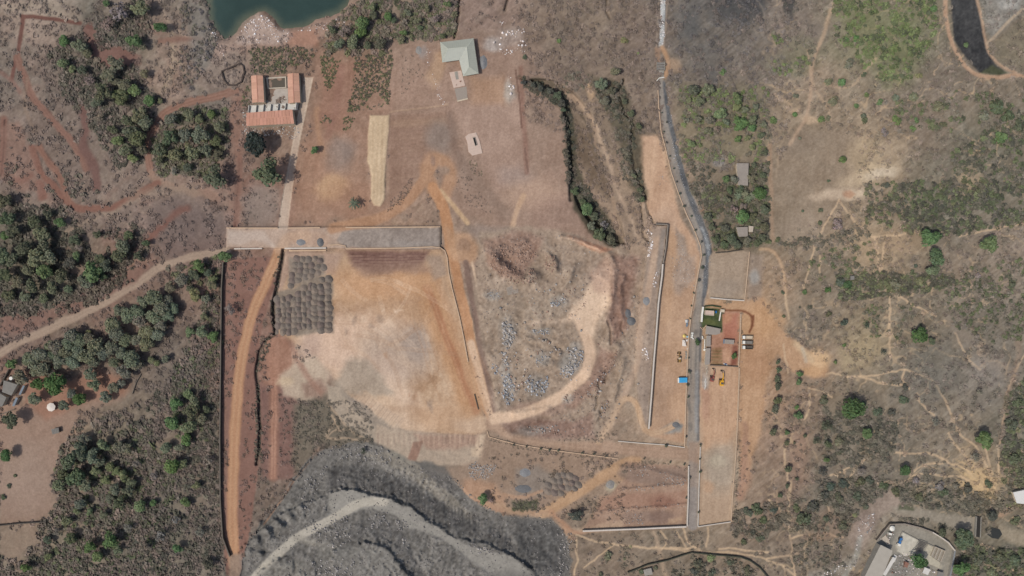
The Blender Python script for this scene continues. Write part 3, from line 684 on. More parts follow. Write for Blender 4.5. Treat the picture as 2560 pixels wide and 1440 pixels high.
# right-hand footpaths
PATHS = [
 [(2180,590),(2260,585),(2310,578)],[(2187,590),(2200,720)],[(2210,600),(2200,680)],[(2560,560),(2480,575),(2400,590)],
 [(2100,500),(2060,560),(2030,640),(2010,720)],[(2100,500),(2130,540),(2150,580)],[(2050,640),(2050,700)],[(1965,735),(1970,800)],
 [(2235,735),(2270,750),(2340,795)],[(2225,720),(2222,800),(2224,900)],[(2390,830),(2420,900),(2450,925)],
 [(2065,935),(2120,938),(2160,945),(2210,930),(2260,922),(2300,935),(2340,955),(2350,990),(2370,1020),(2385,1060),(2400,1085)],
 [(2120,940),(2180,950),(2250,962),(2265,968)],[(2260,925),(2250,950),(2270,975)],[(2290,985),(2300,1010),(2335,1040)],
 [(2020,970),(2050,975),(2080,995)],[(2020,975),(2022,1010),(2010,1045)],[(1960,860),(1970,930)],
 [(2400,1085),(2440,1120),(2470,1170),(2490,1230)],[(2230,1132),(2340,1135),(2400,1170),(2450,1190),(2480,1240)],
 [(2280,1188),(2370,1186),(2420,1200),(2460,1225),(2485,1250)],[(2370,1085),(2400,1125),(2430,1170),(2480,1200)],[(2285,1178),(2310,1160),(2360,1155)],
 [(2420,1180),(2450,1215),(2490,1240)],[(2400,1190),(2440,1225)],[(2460,1120),(2480,1180)],[(2560,880),(2520,980),(2500,1100),(2490,1220)],
 [(2075,1190),(2110,1175),(2140,1160),(2165,1145)],[(2135,1165),(2130,1200),(2115,1225)],[(2110,1178),(2120,1210)],[(2200,1210),(2260,1200)],
 [(1977,1200),(1970,1290),(1975,1340),(1980,1380),(1990,1440)],[(1925,1250),(1960,1280)],[(1920,1395),(1980,1385),(2010,1380)],[(1920,1400),(1960,1410),(1990,1440)],
 [(1980,1345),(2040,1330),(2100,1345)],[(1960,1120),(1975,1250)],[(2070,1260),(2080,1310)],[(2110,1340),(2090,1345)],
 [(1440,1336),(1480,1350),(1540,1362),(1610,1370),(1700,1375),(1780,1378),(1840,1385),(1920,1398)],[(1640,1370),(1700,1372),(1750,1363)],
 [(1710,1320),(1720,1355),(1750,1372)],[(1765,1318),(1770,1350),(1768,1365)],[(1440,1345),(1442,1400),(1437,1440)],[(1460,1420),(1510,1380),(1540,1360)],
 [(1655,1375),(1670,1350),(1655,1325)],[(1690,1330),(1720,1370)],[(1920,1380),(1870,1378),(1800,1370)],
 [(2560,1430),(2500,1420),(2440,1400),(2400,1370)],[(2480,1370),(2440,1360),(2400,1345)],
]
for p in PATHS:
    stroke(p, 4.4, (194,165,136), 1.8, 5, .88, 4)
stroke([(1637,1330),(1648,1370),(1660,1420),(1670,1450)], 10, (176,150,128), 5, 3, .7)
for k in range(40):
    a = random.random(); x0 = 2370 + 60 * random.random(); y0 = 1150 + 70 * a
    stroke([(x0, y0), (x0 + 50, y0 + 20 + 10 * random.random()), (2470 + 25 * random.random(), 1225 + 25 * random.random())], 2.4, (196,166,126), 1.5, 5, .5, smooth=1)
blob(2465, 1205, 40, 34, (190,160,122), .6, .7)
blob(2150, 880, 60, 36, (166,146,116), .6, -.4)
blob(2000, 1150, 24, 70, (148,118,102), .6)
poly([(2280,870),(2380,860),(2400,960),(2330,1000),(2290,930)], (104,100,94), 20, 12, .5)
blob(2470, 930, 50, 30, (140,130,124), .5, .5, .5, 14)
stroke([(2380,800),(2430,860),(2470,900),(2530,930)], 26, (138,124,114), 14, 8, .5)
stroke([(2545,850),(2540,930),(2520,1000),(2500,1100)], 14, (138,116,100), 6, 5, .6)
# lower right: stream bed, works yard
stroke([(2145,1350),(2165,1300),(2200,1260),(2230,1250)], 50, (150,132,120), 10, 6, .8, 12, wild=.1)
blob(2160, 1310, 30, 26, (158,140,130), .7, 0, .6, 26)
poly([(2230,1268),(2300,1272),(2370,1285),(2440,1290),(2443,1345),(2390,1325),(2330,1305),(2240,1280)], (148,138,124), 7, 5, .9, 6, cls=('dry_stream_bed', 'grey-beige dry stream bed above the concrete works'), wild=.05)
poly([(2500,1310),(2560,1330),(2600,1350),(2600,1380),(2530,1360),(2490,1330)], (158,144,124), 7, 5, .85, wild=.05)
stroke([(2500,1285),(2530,1270),(2560,1250)], 18, (168,134,112), 7, 4, .7)
poly([(2248,1262),(2280,1262),(2285,1276),(2245,1274)], (86,88,70), 3, 3, .85)
poly([(2193,1352),(2225,1312),(2260,1309),(2330,1328),(2370,1352),(2388,1378),(2380,1440),(2375,1480),(2150,1480),(2160,1430)], (146,140,130), 3, 2, .95, 8, cls=('works_yard', 'pale concrete yard of the small works'), wild=0)
poly([(2255,1330),(2300,1352),(2282,1392),(2245,1380),(2240,1360)], (182,176,164), 3, 2, .95, 12)
poly([(2232,1380),(2270,1385),(2300,1410),(2260,1440),(2210,1440)], (132,128,122), 7, 5, .8, 20)
poly([(2218,1385),(2232,1385),(2225,1425),(2205,1435)], (178,172,160), 4, 3, .8)
poly([(2318,1360),(2345,1375),(2330,1400),(2355,1415),(2348,1425),(2300,1390)], (170,162,146), 4, 3, .85)
poly([(2195,1345),(2228,1315),(2240,1340),(2225,1365),(2205,1358)], (120,118,112), 4, 3, .8)
stroke([(2110,1440),(2140,1400),(2145,1370),(2150,1345)], 14, (150,148,142), 6, 5, .7, 26)
stroke([(2030,1440),(2090,1430),(2130,1400)], 22, (142,136,128), 8, 6, .6, 26)
poly([(2020,1330),(2100,1345),(2060,1350),(2000,1345)], (146,118,98), 8, 5, .6)
blob(2080, 1310, 50, 36, (140,112,96), .4)
blob(1960, 1370, 30, 30, (130,110,96), .4)

# ---- cleared sand bed
SANDP = [(924,286),(950,288),(973,286),(970,350),(962,440),(960,500),(950,517),(935,515),(926,500),(928,440),(920,400),(918,340)]
poly(SANDP, (196,170,140), 2, 2, 1, 4, cls=('sand_bed', 'long flat bed of cream sand'), wild=0)
for k in range(7):
    stroke([(924 + k * 6.5, 300), (928 + k * 5.5, 400), (930 + k * 4, 500)], 2, (178,152,122) if k % 2 else (206,182,152), 1.2, 3, .5)
raise_poly(SANDP, 0.8, 4, 2)

# ------------------------------------------------------------------ terrain relief
H += WILD * (N_MID * 0.35 + N_SML * 0.28 + N_BIG * 0.6) + (1 - WILD) * (N_SML * 0.05 + N_FIN * 0.02)
# pond basin
POND = [(515,-60),(519,0),(524,45),(540,82),(553,100),(572,98),(590,82),(602,58),(622,44),(645,32),(662,30),(680,42),(695,60),(708,74),(735,72),(765,66),(790,52),(815,45),(850,30),(868,12),(878,-10),(890,-60)]
sl, m = poly_mask(POND, 12, 3)
H[sl] -= m * 4.0
# embankment, trenches, gullies
raise_poly([(566,568),(1100,565),(1101,624),(566,620)], 1.6, 2)
trench([(709,626),(706,655),(698,690),(690,730),(684,770),(684,800),(690,830)], 9, 3.0, 2.5, 2, (70,62,58), .6)
trench([(690,832),(665,850),(648,880),(643,930),(648,1000),(650,1060),(648,1120),(642,1160)], 7, 2.6, 2.5, 2.5, (74,68,62), .6)
trench([(1560,198),(1552,215),(1548,235),(1556,260),(1562,280),(1578,298),(1584,310),(1580,330),(1576,360),(1583,400),(1590,440),(1602,470),(1612,490),(1614,500)], 6, 3.2, 2, 2.5, (72,68,62), .6)
trench([(1600,510),(1604,550),(1608,590),(1622,605)], 4, 2.2, 2, 2.5, (86,76,68), .5)
trench([(1613,500),(1620,530),(1635,555)], 4, 2.0, 2, 2.5, (90,78,70), .5)
_rav = [(1300,198),(1345,210),(1392,234),(1411,265),(1420,310),(1424,350),(1427,420),(1429,470),(1450,520),(1490,580),(1535,614),(1562,612),(1545,540),(1522,440),(1505,350),(1475,280),(1430,228),(1380,202)]
_rs, _rm = poly_mask(_rav, 3, 4)
_rd_, _, _ = seg_dist(PX[_rs] + 4 * N_W1[_rs], PY[_rs] + 4 * N_W2[_rs], _rav[:11])
H[_rs] -= _rm * 5.5 * (1 - sstep(25, 95, _rd_))
trench([(1410,270),(1418,310),(1422,350),(1426,380),(1428,420),(1426,460),(1428,500)], 8, 3.4, 2.5, 2.5, (72,68,60), .6)
trench([(1150,0),(1146,30),(1142,60),(1136,95)], 6, 2.6, 2, 2, (70,58,54), .6)
trench([(1268,0),(1264,15),(1262,25)], 5, 2.4, 2, 2, (70,60,58), .6)
trench([(1518,0),(1514,25),(1524,45)], 4, 1.8, 2, 2, (86,74,66), .5)
trench([(1520,800),(1526,830),(1526,860)], 4, 1.8, 2, 2, (80,62,54), .5)
trench([(1555,800),(1553,820),(1562,840)], 3, 1.4, 2, 2, (90,72,62), .5)
for (x, y, L) in [(1512,940,14),(1495,975,18),(1490,1010,16),(1500,1040,12)]:
    trench([(x, y - L), (x + 3, y), (x - 2, y + L)], 5, 1.6, 2, 3, (92,80,70), .4)
trench([(1490,560),(1520,600),(1545,612)], 10, 2.0, 6, 3)
stroke([(1400,220),(1360,200),(1320,200)], 8, (84,80,70), 4, 4, .5)
# quarry terraces: high ground inside, dropping to the north and east
def terrace(edge, inside_pts, z, slope_len, drop):
    """tip of height z bounded by edge; steep lip, then a long slope falling away"""
    poly_pts = edge + inside_pts
    sl = bbox(poly_pts, slope_len + 20)
    X = PX[sl] + 3 * N_W1[sl] + 6 * N_CL[sl] + 3 * N_FIN[sl]; Y = PY[sl] + 3 * N_W2[sl] + 4 * N_SML[sl]
    d = sdf(X, Y, poly_pts)
    t = np.clip(-d / slope_len, 0, 1)
    lip = np.clip((d + 4.6) / 4.6, 0, 1); drop = drop * np.clip(.85 + .5 * N_CL[sl], .35, 1.25)
    rise = (1 - t) * (z - drop) * (d < 0) * (1 - lip) + lip * z
    de, _, _ = seg_dist(X, Y, edge)
    rise = np.where(d < 0, np.maximum((1 - t) * (z - drop), 0) + lip * drop, z)
    e0, _, _ = seg_dist(X, Y, [edge[0], edge[0]]); fade = sstep(0, 70, e0)
    H[sl] += rise * fade
terrace([(560,1400),(600,1385),(640,1340),(690,1300),(760,1262),(820,1238),(852,1230),(870,1227),(902,1231),(940,1244),(975,1250),(1002,1265),(1025,1266),(1045,1283),(1070,1305),(1097,1320),(1140,1347),(1210,1357),(1240,1373),(1275,1386),(1330,1420),(1360,1480)], [(1300,1560),(560,1560)], 6.5, 60, 2.7)
terrace([(860,1330),(872,1340),(897,1363),(918,1357),(942,1363),(968,1377),(990,1397),(1005,1418),(1030,1450),(1050,1500)], [(900,1560),(840,1560),(830,1400)], 4.6, 44, 2.6)
terrace([(760,1378),(776,1382),(781,1412),(791,1445),(800,1500)], [(640,1560),(640,1440),(690,1400)], 3.4, 25, 2.2)
_qs = bbox(Q_OUT, 0); _dq = sdf(PX[_qs] + 4 * N_W1[_qs], PY[_qs] + 4 * N_W2[_qs], Q_OUT); _mq = sstep(0, 25, _dq)
_fl = np.zeros_like(PX); 
for _pp in (Q_FLOOR,):
    s2, m2 = poly_mask(_pp, 8, 4); _fl[s2] = np.maximum(_fl[s2], m2)
_rd = bbox([(600,1230),(970,1470)], 0)
_d, _, _ = seg_dist(PX[_rd], PY[_rd], [(615,1470),(650,1428),(700,1378),(740,1343),(800,1315),(850,1285),(900,1255)])
_fl[_rd] = np.maximum(_fl[_rd], sstep(18, 8, _d))
_RR = fbm(41, 9, 3); _RC = fbm(43, 24, 3, sy=70, ang=math.radians(20))
_blk = sstep(.1, .45, N_CL[_qs] + .5 * N_MID[_qs])
_rill = np.abs(fbm(45, 16, 3, sy=60, ang=math.radians(12)))
H[_qs] -= 1.6 * sstep(0, 5, _dq + 3 * N_SML[_qs])
H[_qs] += _mq * (1 - _fl[_qs]) * (_blk * (_RR[_qs] * .8 + N_FIN[_qs] * .35) + (1 - _blk) * (_RR[_qs] * .16 + N_FIN[_qs] * .1) + N_SML[_qs] * .2 + _rill[_qs] * .7)
C[_qs] += (_mq * (1 - _fl[_qs]))[..., None] * (_RR[_qs] * 8 + N_FIN[_qs] * 9 + N_CL[_qs] * 5 - 6 * sstep(.12, .02, _rill[_qs]))[..., None]
# raised strip kept up by the long wall
RAISED = [(1634,564),(1669,562),(1664,620),(1657,660),(1652,690),(1646,745),(1639,840),(1634,900),(1628,985),(1622,1072),(1596,1072),(1588,900),(1600,760),(1615,650)]
slr = bbox(RAISED, 80); _dr = sdf(PX[slr], PY[slr], RAISED)
_east, _, _ = seg_dist(PX[slr], PY[slr], RAISED[1:10])
H[slr] += np.where(_dr > 0, sstep(0, 30, _dr + 0) * 0 + np.clip(1 - (_east - 18) / 40, 0, 1) * 3.4, 0) * sstep(-1.0, 1.5, _dr)
# rock-field roughness and hollows
RF = [(1200,590),(1400,580),(1560,630),(1600,650),(1590,900),(1530,1020),(1490,1095),(1260,1080),(1230,1000),(1195,760)]
slq, mq = poly_mask(RF, 14, 4)
_rock = fbm(51, 10, 3)
_road = np.zeros_like(mq)
_d, _, _ = seg_dist(PX[slq], PY[slq], [(1235,1050),(1300,1036),(1370,1008),(1430,972),(1468,930),(1478,880),(1468,840),(1450,800),(1500,720)])
_road = sstep(30, 18, _d)
H[slq] += mq * (1 - _road) * (_rock[slq] * 0.28 + N_CL[slq] * 0.6 + N_MID[slq] * .8 + N_FIN[slq] * .05)
C[slq] += (mq * (1 - _road))[..., None] * (_rock[slq] * 5 + N_FIN[slq] * 5 + N_CL[slq] * 5)[..., None]
def ridge(pts, w, h, smooth=1):
    for _ in range(smooth):
        q = [pts[0]]
        for k in range(len(pts) - 1):
            a, b = pts[k], pts[k + 1]; q += [(a[0] * .75 + b[0] * .25, a[1] * .75 + b[1] * .25), (a[0] * .25 + b[0] * .75, a[1] * .25 + b[1] * .75)]
        q.append(pts[-1]); pts = q
    sl = bbox(pts, w * 2.5)
    d, _, _ = seg_dist(PX[sl] + 4 * N_W1[sl] + 3 * N_CL[sl], PY[sl] + 4 * N_W2[sl] + 2 * N_SML[sl], pts)
    H[sl] += h * np.exp(-(d / w) ** 2) * (1 + .25 * N_CL[sl])
def mound(cx, cy, rx, ry, h, ang=0.0, k=1.0):
    R = max(rx, ry) * 1.6
    sl = bbox([(cx - R, cy - R), (cx + R, cy + R)], 2)
    X = PX[sl] - cx + 3 * N_W1[sl]; Y = PY[sl] - cy + 3 * N_W2[sl]
    c, s_ = math.cos(ang), math.sin(ang)
    u = (X * c + Y * s_) / rx; v = (-X * s_ + Y * c) / ry
    H[sl] += h * np.exp(-(u * u + v * v) * k)
ridge([(1236,645),(1258,670),(1288,691),(1318,701),(1342,690)], 13, 5.2)
ridge([(1228,640),(1240,625),(1270,612),(1310,606)], 9, 2.0)
ridge([(1372,640),(1390,655),(1390,676)], 9, 3.6)
ridge([(1440,665),(1428,690),(1412,715),(1395,735)], 7, 2.0)
ridge([(1530,650),(1540,700),(1528,760),(1520,810)], 8, 2.6); ridge([(1556,690),(1552,760),(1556,800)], 6, 2.0)
ridge([(1548,870),(1530,905),(1500,935),(1470,965),(1430,990)], 10, 2.4); ridge([(1560,900),(1548,950),(1535,1000)], 6, 1.8)
ridge([(1405,594),(1440,602),(1480,620),(1520,634)], 8, 2.6)
ridge([(1315,845),(1350,860),(1390,856),(1415,845)], 8, 1.8); ridge([(1400,880),(1385,905),(1350,918)], 7, 1.4)
ridge([(1500,1040),(1470,1060),(1440,1075)], 8, 1.6); ridge([(1290,1035),(1330,1025),(1370,1022)], 8, 1.6)
ridge([(1500,1180),(1560,1168),(1640,1178),(1710,1198)], 8, 1.2); ridge([(1545,1226),(1640,1216),(1715,1210)], 4, 1.2); ridge([(1480,1280),(1600,1270),(1718,1261)], 4, 1.2)
mound(1275, 680, 1, 1, .1);  mound(1268, 652, 24, 10, -2.6); mound(1240, 640, 14, 14, 2.0)
mound(1330, 870, 40, 12, 1.8, .4); mound(1385, 862, 26, 10, -1.4, .5)
mound(1382, 660, 16, 20, 2.6); mound(1425, 700, 18, 22, 1.5)
mound(1540, 740, 16, 90, 2.0, .1); mound(1545, 900, 16, 90, 1.6, -.5)
mound(1470, 930, 22, 70, 1.2, -.6)
for k in range(9):    # tipped fan north of the spoil road
    mound(640 + k * 14 - (k % 2) * 8, 1345 - k * 9 + (k % 2) * 16, 9, 8, 2.2)
for (x, y) in [(648,1310),(668,1322),(690,1300),(705,1318),(670,1345),(640,1360),(625,1380),(650,1385)]:
    mound(x, y, 10, 8, 2.4)
# outer rim runs out flat
_rim = np.minimum.reduce([sstep(-120, -60, PX), sstep(2680, 2620, PX), sstep(-120, -60, PY), sstep(1560, 1500, PY)])
H *= _rim
_vs = fbm(71, 7, 3, sy=70, ang=math.radians(4)); _v2 = fbm(73, 60, 3, sy=7)
_cl = (1 - WILD) * sstep(640, 690, PX)
_keep = np.isin(CLS, [i for i, c in enumerate(CLASSES) if c[0] in ('asphalt_road', 'lawn', 'concrete_lane', 'quarry_spoil', 'quarry_road', 'stone_channel', 'works_yard')])
C += (_cl * np.where(_keep, .35, 1) * (_vs * 5 + N_MID * 4 + N_CL * 3 + N_FIN * 3))[..., None] * np.array([1, 1, .95], np.float32)
C += (WILD * sstep(1200, 1500, PX))[..., None] * np.array([7, 7, 5], np.float32) + (WILD * sstep(1500, 1200, PX))[..., None] * np.array([5, 6, 5], np.float32)
_g = C.mean(-1, keepdims=True); C[:] = C * .93 + _g * .07
_lf = (sstep(660, 560, PX) * sstep(640, 540, PY) * .16)[..., None]; C[:] = C * (1 - _lf) + (C.mean(-1, keepdims=True) + 6) * _lf
C[:] = np.clip(C, 20, 235)
# ------------------------------------------------------------------ materials
MATS = {}
def nodes(m):
    m.use_nodes = True
    nt = m.node_tree
    b = nt.nodes['Principled BSDF']
    b.inputs['Roughness'].default_value = 0.95
    b.inputs['Specular IOR Level'].default_value = 0.15
    return nt, b

def soil_mat(name, fine=0.16, bump=0.25):
    m = bpy.data.materials.new(name); nt, b = nodes(m)
    at = nt.nodes.new('ShaderNodeAttribute'); at.attribute_name = 'Col'
    tc = nt.nodes.new('ShaderNodeNewGeometry')
    n1 = nt.nodes.new('ShaderNodeTexNoise'); n1.inputs['Scale'].default_value = 0.7; n1.inputs['Detail'].default_value = 6; n1.inputs['Roughness'].default_value = 0.7
    nt.links.new(tc.outputs['Position'], n1.inputs['Vector'])
    mr = nt.nodes.new('ShaderNodeMapRange'); mr.inputs[1].default_value = 0.3; mr.inputs[2].default_value = 0.7
    mr.inputs[3].default_value = 1 - fine; mr.inputs[4].default_value = 1 + fine
    nt.links.new(n1.outputs['Fac'], mr.inputs[0])
    mx = nt.nodes.new('ShaderNodeVectorMath'); mx.operation = 'SCALE'
    nt.links.new(at.outputs['Color'], mx.inputs[0]); nt.links.new(mr.outputs[0], mx.inputs['Scale'])
    nt.links.new(mx.outputs[0], b.inputs['Base Color'])
    bp = nt.nodes.new('ShaderNodeBump'); bp.inputs['Strength'].default_value = bump; bp.inputs['Distance'].default_value = 0.5
    nt.links.new(n1.outputs['Fac'], bp.inputs['Height']); nt.links.new(bp.outputs['Normal'], b.inputs['Normal'])
    return m

def mat(name, c, var=0.1, scale=0.8, rough=0.9, spec=0.2, ribs=None, metal=0.0):
    """flat paint, sheet, concrete ... with uneven weathering; ribs = (spacing m, axis) of a ribbed sheet"""
    key = name
    if key in MATS: return MATS[key]
    m = bpy.data.materials.new(name); nt, b = nodes(m)
    b.inputs['Roughness'].default_value = rough; b.inputs['Specular IOR Level'].default_value = spec; b.inputs['Metallic'].default_value = metal
    a = alb(c)
    g = nt.nodes.new('ShaderNodeNewGeometry')
    n1 = nt.nodes.new('ShaderNodeTexNoise'); n1.inputs['Scale'].default_value = scale; n1.inputs['Detail'].default_value = 5; n1.inputs['Roughness'].default_value = 0.65
    nt.links.new(g.outputs['Position'], n1.inputs['Vector'])
    mr = nt.nodes.new('ShaderNodeMapRange'); mr.inputs[1].default_value = 0.3; mr.inputs[2].default_value = 0.7
    mr.inputs[3].default_value = 1 - var; mr.inputs[4].default_value = 1 + var
    nt.links.new(n1.outputs['Fac'], mr.inputs[0])
    mx = nt.nodes.new('ShaderNodeVectorMath'); mx.operation = 'SCALE'
    mx.inputs[0].default_value = a
    nt.links.new(mr.outputs[0], mx.inputs['Scale'])
    nt.links.new(mx.outputs[0], b.inputs['Base Color'])
    bp = nt.nodes.new('ShaderNodeBump'); bp.inputs['Strength'].default_value = 0.15; bp.inputs['Distance'].default_value = 0.05
    nt.links.new(n1.outputs['Fac'], bp.inputs['Height']); nt.links.new(bp.outputs['Normal'], b.inputs['Normal'])
    MATS[key] = m
    return m

def leaf_mat(name, fac=1.0):
    m = bpy.data.materials.new(name); nt, b = nodes(m)
    b.inputs['Roughness'].default_value = 0.8
    oi = nt.nodes.new('ShaderNodeObjectInfo')
    at = nt.nodes.new('ShaderNodeAttribute'); at.attribute_name = 'Col'
    mx = nt.nodes.new('ShaderNodeVectorMath'); mx.operation = 'MULTIPLY'
    nt.links.new(oi.outputs['Color'], mx.inputs[0]); nt.links.new(at.outputs['Color'], mx.inputs[1])
    nt.links.new(mx.outputs[0], b.inputs['Base Color'])
    return m

def attr_mat(name, rough=0.9):
    m = bpy.data.materials.new(name); nt, b = nodes(m)
    b.inputs['Roughness'].default_value = rough
    at = nt.nodes.new('ShaderNodeAttribute'); at.attribute_name = 'Col'
    g = nt.nodes.new('ShaderNodeNewGeometry')
    n1 = nt.nodes.new('ShaderNodeTexNoise'); n1.inputs['Scale'].default_value = 1.5; n1.inputs['Detail'].default_value = 4
    nt.links.new(g.outputs['Position'], n1.inputs['Vector'])
    mr = nt.nodes.new('ShaderNodeMapRange'); mr.inputs[1].default_value = 0.3; mr.inputs[2].default_value = 0.7
    mr.inputs[3].default_value = 0.85; mr.inputs[4].default_value = 1.15
    nt.links.new(n1.outputs['Fac'], mr.inputs[0])
    mx = nt.nodes.new('ShaderNodeVectorMath'); mx.operation = 'SCALE'
    nt.links.new(at.outputs['Color'], mx.inputs[0]); nt.links.new(mr.outputs[0], mx.inputs['Scale'])
    nt.links.new(mx.outputs[0], b.inputs['Base Color'])
    return m

M_SOIL = soil_mat('soil')
M_LEAF = leaf_mat('foliage')
M_SCRUB = attr_mat('scrub_twigs')
M_ROCK = attr_mat('broken_rock')
M_HEAP = attr_mat('tipped_soil')

def raw_mesh(name, V, F, colors=None, mats=(), smooth=False):
    """V (n,3), F (m,k) arrays -> mesh; colors per vertex (linear)"""
    me = bpy.data.meshes.new(name)
    V = np.ascontiguousarray(V, np.float32); F = np.ascontiguousarray(F, np.int32)
    n, k = F.shape
    me.vertices.add(len(V)); me.vertices.foreach_set('co', V.ravel())
    me.loops.add(n * k); me.loops.foreach_set('vertex_index', F.ravel())
    me.polygons.add(n)
    me.polygons.foreach_set('loop_start', np.arange(0, n * k, k, dtype=np.int32))
    me.polygons.foreach_set('loop_total', np.full(n, k, np.int32))
    if smooth: me.polygons.foreach_set('use_smooth', np.ones(n, bool))
    me.update(calc_edges=True)
    if colors is not None:
        at = me.color_attributes.new('Col', 'FLOAT_COLOR', 'POINT')
        cc = np.ones((len(V), 4), np.float32); cc[:, :3] = colors
        at.data.foreach_set('color', cc.ravel())
    for m in mats: me.materials.append(m)
    return me

def link(name, me, parent=None, loc=None):
    o = bpy.data.objects.new(name, me); COL.objects.link(o)
    if parent is not None: o.parent = parent
    if loc is not None: o.location = loc
    return o

def tag(o, label=None, cat=None, group=None, kind=None):
    if label: o['label'] = label
    if cat: o['category'] = cat
    if group: o['group'] = group
    if kind: o['kind'] = kind
    return o

def empty(name, loc, rz=0.0):
    o = bpy.data.objects.new(name, None); COL.objects.link(o)
    o.location = loc; o.rotation_euler = (0, 0, rz); o.empty_display_size = 1.0
    return o

# ------------------------------------------------------------------ the ground, cut along its roads, yards and tracks
fz = (ALT - H) / ALT
VV = np.stack([(PX - 1280) * S * fz, (720 - PY) * S * fz, H], -1).reshape(-1, 3)
ALBC = (lin(C) / (K * KC)).reshape(-1, 3)
idx = np.arange(NX * NY).reshape(NY, NX)
FACES = np.stack([idx[1:, :-1], idx[1:, 1:], idx[:-1, 1:], idx[:-1, :-1]], -1).reshape(-1, 4)
FC = CLS[:-1, :-1].reshape(-1)
for ci, (cn, cl) in enumerate(CLASSES):
    f = FACES[FC == ci]
    if len(f) == 0: continue
    used = np.unique(f)
    remap = np.zeros(NX * NY, np.int32); remap[used] = np.arange(len(used))
    me = raw_mesh(cn, VV[used], remap[f], ALBC[used], [M_SOIL], smooth=True)
    o = link(cn, me); tag(o, cl, kind='structure')
# the country beyond the surveyed site
bx, by, R = 420.0, 252.0, 4000.0
fv = np.array([(-bx, -by, 0), (bx, -by, 0), (bx, by, 0), (-bx, by, 0), (-R, -R, 0), (R, -R, 0), (R, R, 0), (-R, R, 0)])
ff = np.array([(4, 5, 1, 0), (5, 6, 2, 1), (6, 7, 3, 2), (7, 4, 0, 3)])
def country_mat():
    m = bpy.data.materials.new('dry_country'); nt, b = nodes(m)
    g = nt.nodes.new('ShaderNodeNewGeometry')
    n = nt.nodes.new('ShaderNodeTexNoise'); n.inputs['Scale'].default_value = 0.03; n.inputs['Detail'].default_value = 9
    r = nt.nodes.new('ShaderNodeValToRGB')
    r.color_ramp.elements[0].position = .35; r.color_ramp.elements[0].color = (*alb((92, 88, 74)), 1)
    r.color_ramp.elements[1].position = .65; r.color_ramp.elements[1].color = (*alb((146, 124, 106)), 1)
    nt.links.new(g.outputs['Position'], n.inputs['Vector']); nt.links.new(n.outputs['Fac'], r.inputs['Fac']); nt.links.new(r.outputs['Color'], b.inputs['Base Color'])
    return m
tag(link('ground', raw_mesh('far_ground', fv, ff, None, [country_mat()])), 'dry country beyond the surveyed site', kind='structure')

# pond
_wx = np.arange(490, 915, 3.0); _wy = np.arange(-118, 112, 3.0)
_WX, _WY = np.meshgrid(_wx, _wy)
zw = -1.9
_f = (ALT - zw) / ALT
wv = np.stack([(_WX - 1280) * S * _f, (720 - _WY) * S * _f, np.full(_WX.shape, zw)], -1).reshape(-1, 3)
_id = np.arange(_WX.size).reshape(_WX.shape)
wf = np.stack([_id[1:, :-1], _id[1:, 1:], _id[:-1, 1:], _id[:-1, :-1]], -1).reshape(-1, 4)
# shallow, silty water near the bank; deep green further out
_wn = vnoise(91, 22, X=_WX, Y=_WY) * .6 + vnoise(92, 8, X=_WX, Y=_WY) * .4
_sh = sstep(-4, 26, sdf(_WX + 5 * _wn, _WY + 5 * _wn, POND) + 5 * _wn)[..., None]
_wc = np.array([92, 96, 78.]) * (1 - _sh) + np.array([42, 63, 57.]) * _sh + _wn[..., None] * 4 + (vnoise(93, 90, X=_WX, Y=_WY) * 4)[..., None]
def pond_mat():
    m = attr_mat('deep_green_water', .3); nt = m.node_tree; b = nt.nodes['Principled BSDF']
    b.inputs['Specular IOR Level'].default_value = .4
    g = nt.nodes.new('ShaderNodeNewGeometry'); n2 = nt.nodes.new('ShaderNodeTexNoise'); n2.inputs['Scale'].default_value = .9; n2.inputs['Detail'].default_value = 3
    nt.links.new(g.outputs['Position'], n2.inputs['Vector'])
    bp = nt.nodes.new('ShaderNodeBump'); bp.inputs['Strength'].default_value = .12; bp.inputs['Distance'].default_value = .1
    nt.links.new(n2.outputs['Fac'], bp.inputs['Height']); nt.links.new(bp.outputs['Normal'], b.inputs['Normal'])
    return m
tag(link('pond_water', raw_mesh('pond_water', wv, wf, (lin(_wc) / K).reshape(-1, 3), [pond_mat()])), 'deep green pond water at the top left', kind='structure')

# ------------------------------------------------------------------ scattered stuff
def spots(poly_pts, density, seed, clump=None, wild=0.5, warp=6):
    """random survey spots in an outline; density per 1000 square units; clump = noise level kept"""
    r = np.random.default_rng(seed)
    xs = [p[0] for p in poly_pts]; ys = [p[1] for p in poly_pts]
    x0, x1, y0, y1 = min(xs), max(xs), min(ys), max(ys)
    n = int((x1 - x0) * (y1 - y0) * density / 1000.0)
    x = r.uniform(x0, x1, n).astype(np.float32); y = r.uniform(y0, y1, n).astype(np.float32)
    k = sdf(x + warp * vnoise(77, 30, X=x, Y=y), y + warp * vnoise(78, 30, X=x, Y=y), poly_pts) > 0
    x, y = x[k], y[k]
    i = np.clip(((x - GX[0]) / STEP).astype(int), 0, NX - 1); j = np.clip(((y - GY[0]) / STEP).astype(int), 0, NY - 1)
    k = (WILD[j, i] >= wild)
    if clump is not None:
        k &= (N_CL[j, i] * 0.7 + N_MID[j, i] * 0.5 + r.normal(0, .18, len(x)) > clump)
    return x[k], y[k]

def world_xy(x, y, z):
    f = (ALT - z) / ALT
    return np.stack([(x - 1280) * S * f, (720 - y) * S * f, z], -1)

